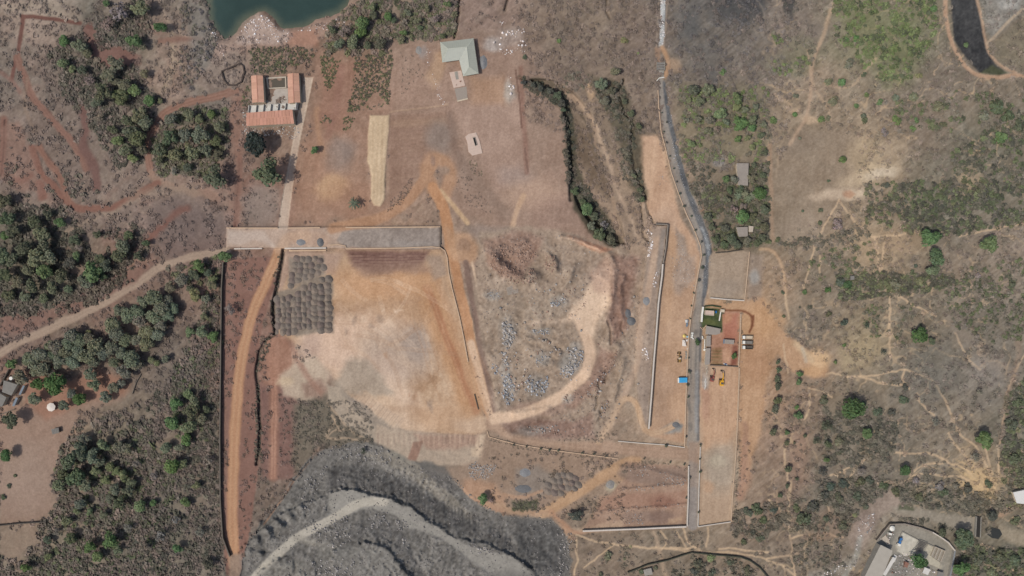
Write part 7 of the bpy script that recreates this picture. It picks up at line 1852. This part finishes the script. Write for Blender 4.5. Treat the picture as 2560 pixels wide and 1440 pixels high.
for (x, y, r, k, st, lb) in ((2106,400,12,'B','round','small bright green tree alone in the tan field at the right'),(2325,593,28,'B','round','large bright olive tree by the footpath at the right, left of its twin'),(2472,611,23,'B','round','large bright green tree nearest the right edge above the scrub'),(2340,641,23,'T','round','bluish green tree directly below the large olive one'),(2331,672,18,'O','lumpy','dull bush-like tree below the bluish green tree'),
    (2133,1020,31,'E','ball','huge round deep green tree at the lower right'),(2298,838,21,'E','round','dark green flattened tree in the right-hand scrub'),(2331,852,11,'D','lumpy','small dark tree right of the flattened green tree'),(2110,806,11,'K','lumpy','dark scraggy tree left of the burnt stump tree'),(2168,815,10,'K','dry','blackish burnt stump tree in the right-hand scrub'),(2066,1064,18,'K','dry','dark leafless tree at the lower left of the huge round tree'),
    (2210,880,9,'K','dry','dark upright leafless tree beside the dry grass patch'),(2463,1100,24,'B','round','bright green round tree beside the fan of trails at the right'),(2440,1142,15,'X','dry','leafless grey tree below the bright tree at the trails'),(2262,1174,16,'E','round','green tree at the end of the trails, lower right'),(2170,1084,15,'B','round','olive-green tree below the huge round tree'),
    (2297,1402,21,'E','round','dark green tree inside the concrete works yard'),(2403,1418,23,'B','round','bright green tree outside the right wall of the works'),(2356,1332,13,'D','lumpy','small dark tree above the works wall'),(2410,1350,26,'D','lumpy','big dark tree between the works and the narrow bridge'),(2340,1055,13,'X','dry','bare dark bush-tree below the long curved footpath'),(2042,1102,14,'K','dry','dark leafless tree leaning right in the red clearing'),
    (2058,1180,14,'K','dry','dark leafless tree above the branching orange paths'),(2155,1180,13,'X','dry','leafless grey tree right of the branching orange paths'),(2450,980,11,'X','dry','bare grey tree near the right-hand track'),(2480,1290,14,'K','lumpy','dark tree above the puddle by the bridge'),(1837,890,9,'E','lumpy','dark green tree inside the red-earth yard'),(1743,855,9,'E','round','round green tree standing on the asphalt road edge by the white car'),(1784,826,3,'K','lumpy','tiny shrub behind the site office'),
    (1209,1248,14,'B','round','bright green round tree at the edge of the quarry spoil with a dark shadow'),(1226,1251,9,'X','dry','small leafless bush touching the bright tree at the spoil edge'),(908,1128,10,'K','dry','dark burnt shrub on the upper rim of the quarry spoil')):
    tree('lone_tree' if st != 'dry' else 'bare_tree', x, y, r, k, lb, style=st, cat='tree', tall=1.2)
tree('lone_tree', 1441, 1289, 22, 'K', 'wide dark bush-tree above the white wall of the lower plots', sq=.6, rot=0, tall=.7)
grove('in planted column at right', 'young trees in the planted columns right of the compacted yard', [(1945,905,7,'D'),(1947,925,9,'D'),(1946,947,11,'D'),(1942,966,12,'K'),(1944,1000,11,'D'),(1941,1022,13,'D'),(1936,1080,14,'D'),(1967,1107,9,'D'),(1987,1107,5,'D'),(2000,935,8,'B'),(1998,956,9,'B'),(1993,1018,7,'B'),(1996,1040,11,'B'),(1968,1082,8,'B'),(2013,1090,7,'D'),(1971,1172,10,'D'),(1993,1197,6,'D'),(1967,1215,8,'D'),(2068,1150,9,'B'),(2090,906,6,'B'),(2070,1110,10,'D'),(1950,1240,8,'D')], name='young_tree')
grove('on right-hand hillside', 'bushes scattered over the right-hand hillside', [(2335,20,12,'B'),(2115,100,8,'B'),(2140,96,10,'B'),(2125,160,15,'O'),(2160,185,8,'D'),(2084,252,15,'O'),(2072,204,12,'O'),(2106,206,14,'B'),(2055,300,11,'B'),(2070,295,8,'O'),(2160,290,10,'D'),(2240,300,14,'B'),(2165,238,8,'B'),(2201,256,10,'B'),(2140,266,8,'B'),(2290,300,8,'B'),(2283,320,9,'B'),(2360,310,10,'D'),(1988,285,9,'B'),(1931,302,12,'B'),(1990,240,8,'O'),(2000,345,6,'O'),(2500,340,20,'B'),(2492,268,26,'D'),(2460,290,18,'O'),(2548,312,16,'D'),(2520,290,18,'D'),(2350,265,16,'O'),(2285,240,16,'O'),(2240,245,13,'O'),(2210,330,12,'X'),(2160,300,10,'D'),(2297,190,10,'L'),(2415,112,9,'B'),
   (2007,527,5,'D'),(1945,600,8,'D'),(2052,525,7,'D'),(2050,557,8,'D'),(2095,560,16,'X'),(2072,452,5,'D'),(2220,465,9,'K'),(2280,680,8,'D'),(2405,685,11,'X'),(2445,690,11,'X'),(2300,700,13,'O'),(2240,710,16,'O'),(2290,665,7,'K'),(2530,710,11,'D'),(2010,730,8,'B'),(2070,724,9,'E'),(1958,731,6,'D'),(2025,768,7,'D'),(2072,785,9,'D'),(2000,768,4,'K'),(1960,790,6,'D'),(2100,705,16,'D'),(2120,715,14,'E'),(2111,863,6,'B'),(2265,968,10,'K'),(2060,1000,14,'D'),(2100,1130,9,'D'),(2100,1105,14,'O'),(2160,1010,10,'D'),(2195,1030,13,'D'),(2230,1030,11,'K'),(2260,1000,14,'D')], name='hillside_bush', kind='bush', maker='bush', band=10)
grove('in lower right thorn scrub', 'bushes of the lower right thorn scrub', [(2080,1215,14,'K'),(2110,1210,15,'K'),(2150,1205,15,'D'),(2175,1200,12,'K'),(2210,1215,12,'D'),(2060,1235,14,'K'),(2100,1245,15,'D'),(2140,1240,14,'D'),(2010,1296,20,'D'),(2035,1270,18,'K'),(2065,1300,10,'D'),(2108,1313,14,'D'),(2138,1287,9,'L'),(1990,1270,12,'D'),(1935,1275,10,'K'),(2165,1268,10,'D'),(2240,1230,14,'D'),(2300,1240,14,'D'),(2360,1230,14,'D'),(2420,1220,14,'K'),(2470,1210,12,'D'),(2390,1215,12,'O'),(2350,1215,14,'X'),(2290,1200,12,'X'),(2540,1150,18,'D'),(2530,1060,18,'D'),(2545,1010,16,'D'),(2540,1300,14,'D'),(2500,1390,18,'D'),(2540,1400,20,'D'),(2450,1400,18,'D'),(2480,1430,16,'O'),(1872,1280,14,'D'),(1892,1274,16,'D'),(1906,1300,12,'D'),(1880,1330,9,'K'),(1902,1345,12,'D'),(1860,1355,9,'D'),(1745,1412,16,'D'),(1780,1395,13,'L'),(1735,1432,12,'K'),(1826,1406,10,'D'),(1870,1428,13,'D'),(1605,1430,10,'D'),(1520,1390,12,'O'),(1500,1437,8,'D'),(1780,1432,12,'D'),(1640,1420,8,'D')], name='thorn_bush', kind='bush', maker='bush', band=10)
# saplings along the roads
def sapling(k, x, y, r, label, group):
    h = 2.4; p = P(x, y, h * .7); e = empty('sapling', (p.x, p.y, float(hg(x, y)))); tag(e, label, 'sapling', group)
    c = link('crown', random.choice(CROWN['bush']), e); c.scale = (r * S, r * S, r * S * 1.2); c.location = (0, 0, h * .5); paint(c, 'K')
    t = link('stem', _me, e); t.scale = (.9, .9, h * .6); return e
ROADS = [(1655,281,3),(1667,305,3),(1660,329,3),(1667,356,3.4),(1675,390,3),(1685,421,3),(1692,454,3.4),(1699,484,4),(1711,515,4.4),(1729,540,3.6),(1739,575,3.6),(1754,604,3.6),(1760,637,3.6),(1755,669,5.5),(1746,701,5),(1735,732,3.4),(1729,764,3.4),(1726,796,3),(1722,895,3),(1724,929,5.5),(1720,962,4.5),(1721,992,3.6),(1716,1092,3.4)]
TENS = ORD + ['thirteenth','fourteenth','fifteenth','sixteenth','seventeenth','eighteenth','nineteenth','twentieth','twenty-first','twenty-second','twenty-third','twenty-fourth']
for k, (x, y, r) in enumerate(ROADS): sapling(k, x, y, r, 'dark sapling along the left edge of the asphalt road, %s from top' % TENS[k], 'saplings along the asphalt road')
for k, (x, y, r) in enumerate([(1284,1112,3.4),(1316,1117,3),(1352,1122,3.6),(1374,1125,4),(1396,1126,4),(1456,1132,3.8),(1486,1134,3.6),(1516,1140,3.6),(1610,1147,3),(1666,1114,5.5),(1675,1156,3.2),(1711,1161,3.4)]):
    sapling(k, x, y, r, 'dark sapling along the lower cross road, %s from left' % TENS[k], 'saplings along the lower cross road')
for k, (x, y, r) in enumerate([(1752,1112,3.6),(1750,1147,3),(1751,1179,4),(1725,1195,3.4),(1715,1245,3.2),(1746,1281,3.8)]):
    sapling(k, x, y, r, 'dark sapling along the narrow grey road between the plots, %s from top' % TENS[k], 'saplings along the narrow grey road')

# ------------------------------------------------------------------ vehicles and machines
def local(name, px, py, heading, label, cat, group=None):
    """an Empty whose parts are modelled nose towards +x"""
    e = empty(name, P(px, py), heading); return tag(e, label, cat, group)
def wheel_mesh(r, w):
    mb = MB(); mb.tube((0, -w / 2, 0), (0, w / 2, 0), r, 14); me = bpy.data.meshes.new('wheel'); me.from_pydata(mb.v, [], mb.f); me.update(); me.materials.append(RUBBER); return me
W50 = wheel_mesh(.52, .35); W30 = wheel_mesh(.31, .2); W70 = wheel_mesh(.7, .5)
HUB = bpy.data.meshes.new('hub'); mb = MB(); mb.tube((0, -.2, 0), (0, .2, 0), .2, 10); HUB.from_pydata(mb.v, [], mb.f); HUB.materials.append(STEEL)
def wheel(e, x, y, z, me):
    w = link('wheel', me, e, (x, y, z)); link('hub', HUB, w); return w
def truck(px, py, label, bedm, loadm):
    e = local('dump_truck', px, py, math.pi - .03, label, 'truck', 'dump trucks parked beside the red-earth yard')
    mb = MB(); mb.box(-.2, 0, .75, 7.2, .9, .35); mb.build('chassis', STEEL, e)
    mb = MB(); mb.box(2.85, 0, .8, 2.0, 2.45, 2.1, 0, .93); cab = mb.build('cab', WHITE, e, .08)
    mb = MB(); mb.box(3.80, 0, 1.75, .12, 2.1, .8); mb.build('windscreen', GLASS, cab)
    for s_ in (-1, 1):
        mb = MB(); mb.box(3.0, s_ * 1.19, 1.75, .9, .06, .7); mb.build('side_window', GLASS, cab)
        mb = MB(); mb.box(3.82, s_ * .9, 1.0, .1, .3, .2); mb.build('headlight', WHITE, cab)
        mb = MB(); mb.bar((3.7, s_ * 1.25, 2.3), (3.75, s_ * 1.5, 2.3), .12, .35); mb.build('mirror', DARK, cab)
    bed = MB(); bed.box(-1.2, 0, 1.15, 5.1, 2.45, .15); bo = bed.build('bed', bedm, e)
    for (x, y, sx, sy) in ((-1.2, 1.2, 5.1, .1), (-1.2, -1.2, 5.1, .1), (1.35, 0, .1, 2.5), (-3.72, 0, .1, 2.5)):
        mb = MB(); mb.box(x, y, 1.3, sx, sy, 1.35); mb.build('side_board', bedm, bo)
    if loadm:
        mb = MB(); mb.box(-1.2, 0, 1.3, 4.9, 2.3, .9, 0, .9); mb.build('load', loadm, bo)
    for x in (2.7, -1.9, -3.1):
        for s_ in (-1, 1): wheel(e, x, s_ * 1.05, .5, W50)
    return e
truck(1866.5, 843, 'uppermost of three parked white-cab dump trucks, with a pale load', CREAM, CREAM)
truck(1866.5, 855.5, 'middle of three parked white-cab dump trucks, with dark grey bed', SHEETD, SHEETD)
truck(1866.5, 868, 'lowest of three parked white-cab dump trucks, with dark empty bed', STEEL, None)

def excavator(px, py, heading, label, paintm, s=1.0, darkboom=False):
    e = local('excavator', px, py, heading, label, 'excavator'); e.scale = (s, s, s)
    for k in (-1, 1):
        mb = MB(); mb.prism([(-2.1, k * 1.2 - .3), (2.1, k * 1.2 - .3), (2.1, k * 1.2 + .3), (-2.1, k * 1.2 + .3)], .05, .95); t = mb.build('track', DARK, e, .2)
        mb = MB()
        for i in range(10): mb.box(-1.9 + i * .42, k * 1.2, .93, .18, .62, .08)
        q = mb.build('track_shoes', STEEL, t); q['kind'] = 'stuff'
    mb = MB(); mb.cyl(0, 0, .7, .8, .5, 14); mb.build('turntable', STEEL, e)
    mb = MB(); mb.box(-.5, 0, 1.15, 3.2, 2.7, .9); body = mb.build('body', paintm, e, .1)
    mb = MB(); mb.box(-2.0, 0, 1.2, 1.1, 2.7, 1.25, 0, .92); mb.build('counterweight', paintm, e, .15)
    mb = MB(); mb.box(-.9, -.2, 2.05, 1.2, 1.6, .35); mb.build('engine_cover', STEEL, body)
    mb = MB(); mb.box(.55, .85, 1.5, 1.5, .95, 1.55, 0, .92); cb = mb.build('cab', DARK if not darkboom else paintm, e, .05)
    mb = MB(); mb.box(1.31, .85, 1.9, .05, .75, .95); mb.build('windscreen', GLASS, cb)
    mb = MB(); mb.box(.55, .85, 3.0, 1.2, .8, .08); mb.build('cab_roof', paintm if not darkboom else DARK, cb)
    mb = MB(); mb.bar((.8, -.25, 1.6), (3.2, -.25, 3.9), .5, .65); mb.bar((3.1, -.25, 3.85), (6.2, -.25, 3.0), .45, .55); bm = mb.build('boom', paintm, e)
    mb = MB(); mb.tube((1.3, -.25, 1.3), (3.3, -.25, 3.3), .12, 8); mb.build('hydraulic_ram', STEEL, bm)
    mb = MB(); mb.bar((6.1, -.25, 3.1), (7.4, .1, 1.0), .36, .5); st = mb.build('stick', STEEL, e)
    mb = MB(); mb.prism([(7.0, -.4), (7.9, -.4), (7.9, .6), (7.0, .6)], .05, 1.0, [(6.9, -.35), (7.4, -.35), (7.4, .55), (6.9, .55)]); mb.build('bucket', DARK, e)
    return e
excavator(1802.5, 954, math.radians(88), 'bright yellow excavator with its boom stretched up the picture', YEL, 1.12)
excavator(1779, 945, math.radians(82), 'faded red excavator beside the yellow one', REDP, .98, True)

e = local('motor_grader', 1697.5, 894, math.radians(92), 'ochre motor grader parked in the trampled earth yard', 'grader')
mb = MB(); mb.box(-2.0, 0, 1.0, 2.4, 1.5, 1.1); b = mb.build('engine_body', OCHRE, e, .1)
mb = MB(); mb.tube((-2.4, .3, 2.0), (-2.4, .3, 2.7), .09, 8); mb.build('exhaust', STEEL, b)
mb = MB(); mb.box(-.4, 0, 1.0, 1.4, 1.6, 2.0, 0, .9); c = mb.build('cab', CREAM, e, .06)
mb = MB(); mb.box(.27, 0, 1.9, .1, 1.3, .8); mb.build('windscreen', GLASS, c)
mb = MB(); mb.bar((.2, 0, 1.4), (3.6, 0, 1.5), .35, .4); mb.build('frame_beam', OCHRE, e)
mb = MB(); mb.bar((1.0, -1.7, .5), (1.5, 1.7, .5), .2, .7); mb.build('blade', STEEL, e)
mb = MB(); mb.bar((3.4, -.9, .7), (3.4, .9, .7), .22, .3); mb.build('front_axle', OCHRE, e)
mb = MB(); mb.bar((4.3, -1.2, .6), (4.3, 1.2, .6), .3, .5); mb.build('scarifier', OCHRE, e)
for (x, y) in ((3.4,-1),(3.4,1),(-1.4,-1),(-1.4,1),(-2.8,-1),(-2.8,1)): wheel(e, x, y, .62, W70)

e = local('car', 1729.5, 837.5, math.radians(80), 'small white car parked at the left edge of the asphalt road', 'car')
mb = MB(); mb.box(0, 0, .3, 4.0, 1.7, .6); b = mb.build('body', WHITE, e, .12)
mb = MB(); mb.box(-.25, 0, .9, 2.2, 1.5, .55, 0, .8); c = mb.build('cabin', GLASS, e, .05)
mb = MB(); mb.box(-.3, 0, 1.44, 1.6, 1.2, .06); mb.build('roof', WHITE, c)
for s_ in (-1, 1):
    mb = MB(); mb.box(2.0, s_ * .6, .55, .06, .3, .15); mb.build('headlight', CREAM, b)
    for x in (1.25, -1.25): wheel(e, x, s_ * .78, .31, W30)
e = local('handcart', 1731, 845.5, math.radians(-40), 'white flat handcart just below the parked white car', 'cart')
mb = MB(); mb.box(0, 0, .7, 1.9, .8, .15); mb.build('deck', WHITE, e); mb = MB(); mb.bar((1.0, .3, .8), (1.6, .3, .9), .06); mb.bar((1.0, -.3, .8), (1.6, -.3, .9), .06); mb.build('handle', STEEL, e)
for s_ in (-1, 1): wheel(e, 0, s_ * .5, .33, W30)

e = site('blue_cabin', 1707, 950, 'bright blue-roofed site cabin with white left end in the trampled earth yard', 'cabin'); z0 = e.location.z; h = 2.9
R = [xy(Z(*p, z0 + h)) for p in ((1698,944.5),(1718.3,944),(1718,956.5),(1698,957))]
mb = MB(); mb.prism(inset(R, .2), z0 - .2, z0 + h - .12); mb.build('wall', BLUED, e)
mb = MB(); mb.prism(R, z0 + h - .12, z0 + h); r = mb.build('roof_sheet', BLUE, e)
mb = MB(); a, b, c, d = [Vector((p[0], p[1], z0 + h + .03)) for p in R]
for k in range(1, 9): mb.bar(a.lerp(b, k / 9), d.lerp(c, k / 9), .1, .07)
q = mb.build('roof_ribs', BLUE, r); q['kind'] = 'stuff'
mb = MB(); mb.prism([xy(Z(*p, z0 + 2.7)) for p in ((1694.5,944.8),(1697.8,944.7),(1697.8,957),(1694.5,957))], z0 + 2.5, z0 + 2.7); mb.build('awning', WHITE, e)
for y in (945.5, 956.3):
    c = Z(1695.2, y, z0 + 2.4); mb = MB(); mb.cyl(c.x, c.y, z0 - .2, .06, 2.7, 6); mb.build('awning_post', STEEL, e)

e = local('tanker_truck', 2246.5, 1352, math.radians(-112), 'blue truck with white cab standing on the pale works pad', 'truck')
mb = MB(); mb.box(0, 0, .7, 6.2, .9, .35); mb.build('chassis', STEEL, e)
mb = MB(); mb.box(2.3, 0, .8, 1.7, 2.2, 1.8, 0, .93); c = mb.build('cab', WHITE, e, .08); mb = MB(); mb.box(3.1, 0, 1.6, .1, 1.8, .7); mb.build('windscreen', GLASS, c)
mb = MB(); mb.tube((-3.0, 0, 2.0), (1.2, 0, 2.0), 1.05, 14); t = mb.build('tank', BLUED, e)
mb = MB(); mb.box(-.9, 0, 3.0, 1.2, .8, .2); mb.build('walkway', BLUEG, t)
for x in (2.2, -1.4, -2.5):
    for s_ in (-1, 1): wheel(e, x, s_ * .95, .5, W50)

# tents, sheets and stacked goods at the roadside
def tent(label, px, py, r, m, n=6):
    e = site('tent', px, py, label, 'tent'); z0 = e.location.z; c = Z(px, py, z0 + 2)
    for k in range(n):
        a, b = 2 * math.pi * k / n, 2 * math.pi * (k + 1) / n; mb = MB()
        mb.slab([Vector((c.x + r * math.cos(a), c.y + r * math.sin(a), z0 + 1.6)), Vector((c.x + r * math.cos(b), c.y + r * math.sin(b), z0 + 1.6)), Vector((c.x, c.y, z0 + 2.5))], .05); mb.build('canopy_panel', m, e)
        mb = MB(); mb.cyl(c.x + r * .93 * math.cos(a), c.y + r * .93 * math.sin(a), z0 - .2, .05, 1.85, 6); mb.build('pole', STEEL, e)
tent('pale yellow round tent canopy left of the white car', 1711, 840, 1.35, YELP)
def sheet(label, pts, h, m):
    c = (sum(p[0] for p in pts) / len(pts), sum(p[1] for p in pts) / len(pts))
    e = site('tarpaulin', c[0], c[1], label, 'tarpaulin'); z0 = e.location.z
    R = [xy(Z(*p, z0 + h)) for p in pts]; cc = Vector((sum(p[0] for p in R) / len(R), sum(p[1] for p in R) / len(R), z0 + h + .35))
    for k in range(len(R)):
        a, b = R[k], R[(k + 1) % len(R)]; f = [Vector((a[0], a[1], z0 + h)), Vector((b[0], b[1], z0 + h)), cc]
        if (f[1] - f[0]).cross(f[2] - f[0]).z < 0: f = [f[1], f[0], f[2]]
        mb = MB(); mb.slab(f, .04); mb.build('sheet_fold', m, e)
        mb = MB(); mb.cyl(a[0] * .97 + cc.x * .03, a[1] * .97 + cc.y * .03, z0 - .2, .05, h + .15, 6); mb.build('pole', STEEL, e)
sheet('large white tarpaulin shelter below the yellow tent', [(1706,850),(1710,849.5),(1713,852),(1716,866),(1705.5,865)], 1.8, TARP)
sheet('small white tarpaulin between the large one and the road wall', [(1714,849),(1720,848),(1720,853),(1716,854)], 1.3, TARP)
sheet('small light blue sheet beside the yellow tent', [(1716,840),(1721,839.5),(1721,844),(1716.5,844.5)], 1.2, mat('light_blue_sheet', (150,186,200), .06))
e = site('crate_stack', 1717.5, 806, 'grey-blue stack of crates against the road wall above the tent', 'crates'); z0 = e.location.z
for (x, y, sx, sy, h) in ((1716,803,1.6,2.2,1.0),(1718,810,1.4,2.4,.8),(1717,815,1.2,1.2,.6),(1719.5,802,1.0,2.0,.9)):
    c = Z(x, y, z0 + h); mb = MB(); mb.box(c.x, c.y, z0 - .2, sx, sy, h + .2, .1); mb.build('crate', CONCW if sx > 1.5 else BLUEG, e, .04)
e = site('block_stack', 1716.5, 887, 'low stack of pale blocks against the road wall below the tarpaulins', 'blocks'); z0 = e.location.z
for k, (x, y) in enumerate(((1715,880),(1716,884),(1715.5,888),(1716,892),(1714.5,896),(1719,872))):
    c = Z(x, y, z0 + .6); mb = MB(); mb.box(c.x, c.y, z0 - .2, 1.1, 1.0, .7 + .1 * (k % 3), .2 * k); mb.build('concrete_block', CONCW if k == 5 else CONCG, e, .03)
def rods(label, x, y, n, L, ang, m, dy=2.2):
    e = site('pipe_stack', x, y, label, 'pipes'); z0 = e.location.z
    for k in range(n):
        c = Z(x + random.uniform(-1.4, 1.4), y + (k - n / 2) * dy, z0 + .3); a = ang + random.uniform(-.25, .25)
        mb = MB(); d = Vector((math.cos(a), math.sin(a), 0)) * L / 2; mb.tube(c - d, c + d, .22, 7); mb.build('pipe', m, e)
rods('white concrete pipes laid side by side right of the road below the red excavator', 1764, 961, 9, 2.6, 1.1, CONCW, 2.6)
rods('thin pale poles scattered right of the road above the white pipes', 1766, 925, 9, 2.4, .9, CONC, 3.0)
e = site('water_barrel', 1761.5, 874.5, 'white round water tank between the two narrow roadside sheds', 'water tank'); z0 = e.location.z; c = Z(1761.5, 874.5, z0 + 1.5)
mb = MB(); mb.cyl(c.x, c.y, z0 - .2, .8, 1.6, 14); mb.build('tank_body', WHITE, e); mb = MB(); mb.cyl(c.x, c.y, z0 + 1.4, .8, .2, 14, .3); mb.build('tank_lid', WHITE, e)
e = site('blue_drum_group', 1814, 911, 'blue and grey scrap heap at the bottom of the red-earth yard', 'scrap'); z0 = e.location.z
for (x, y, m) in ((1812,911,BLUEG),(1814.5,910,BLUED),(1817,912,CONCW),(1810,909,CONCW)):
    c = Z(x, y, z0 + .5); mb = MB(); mb.cyl(c.x, c.y, z0 - .1, .45, .9, 10); mb.build('drum', m, e)
bpy.context.view_layer.update()
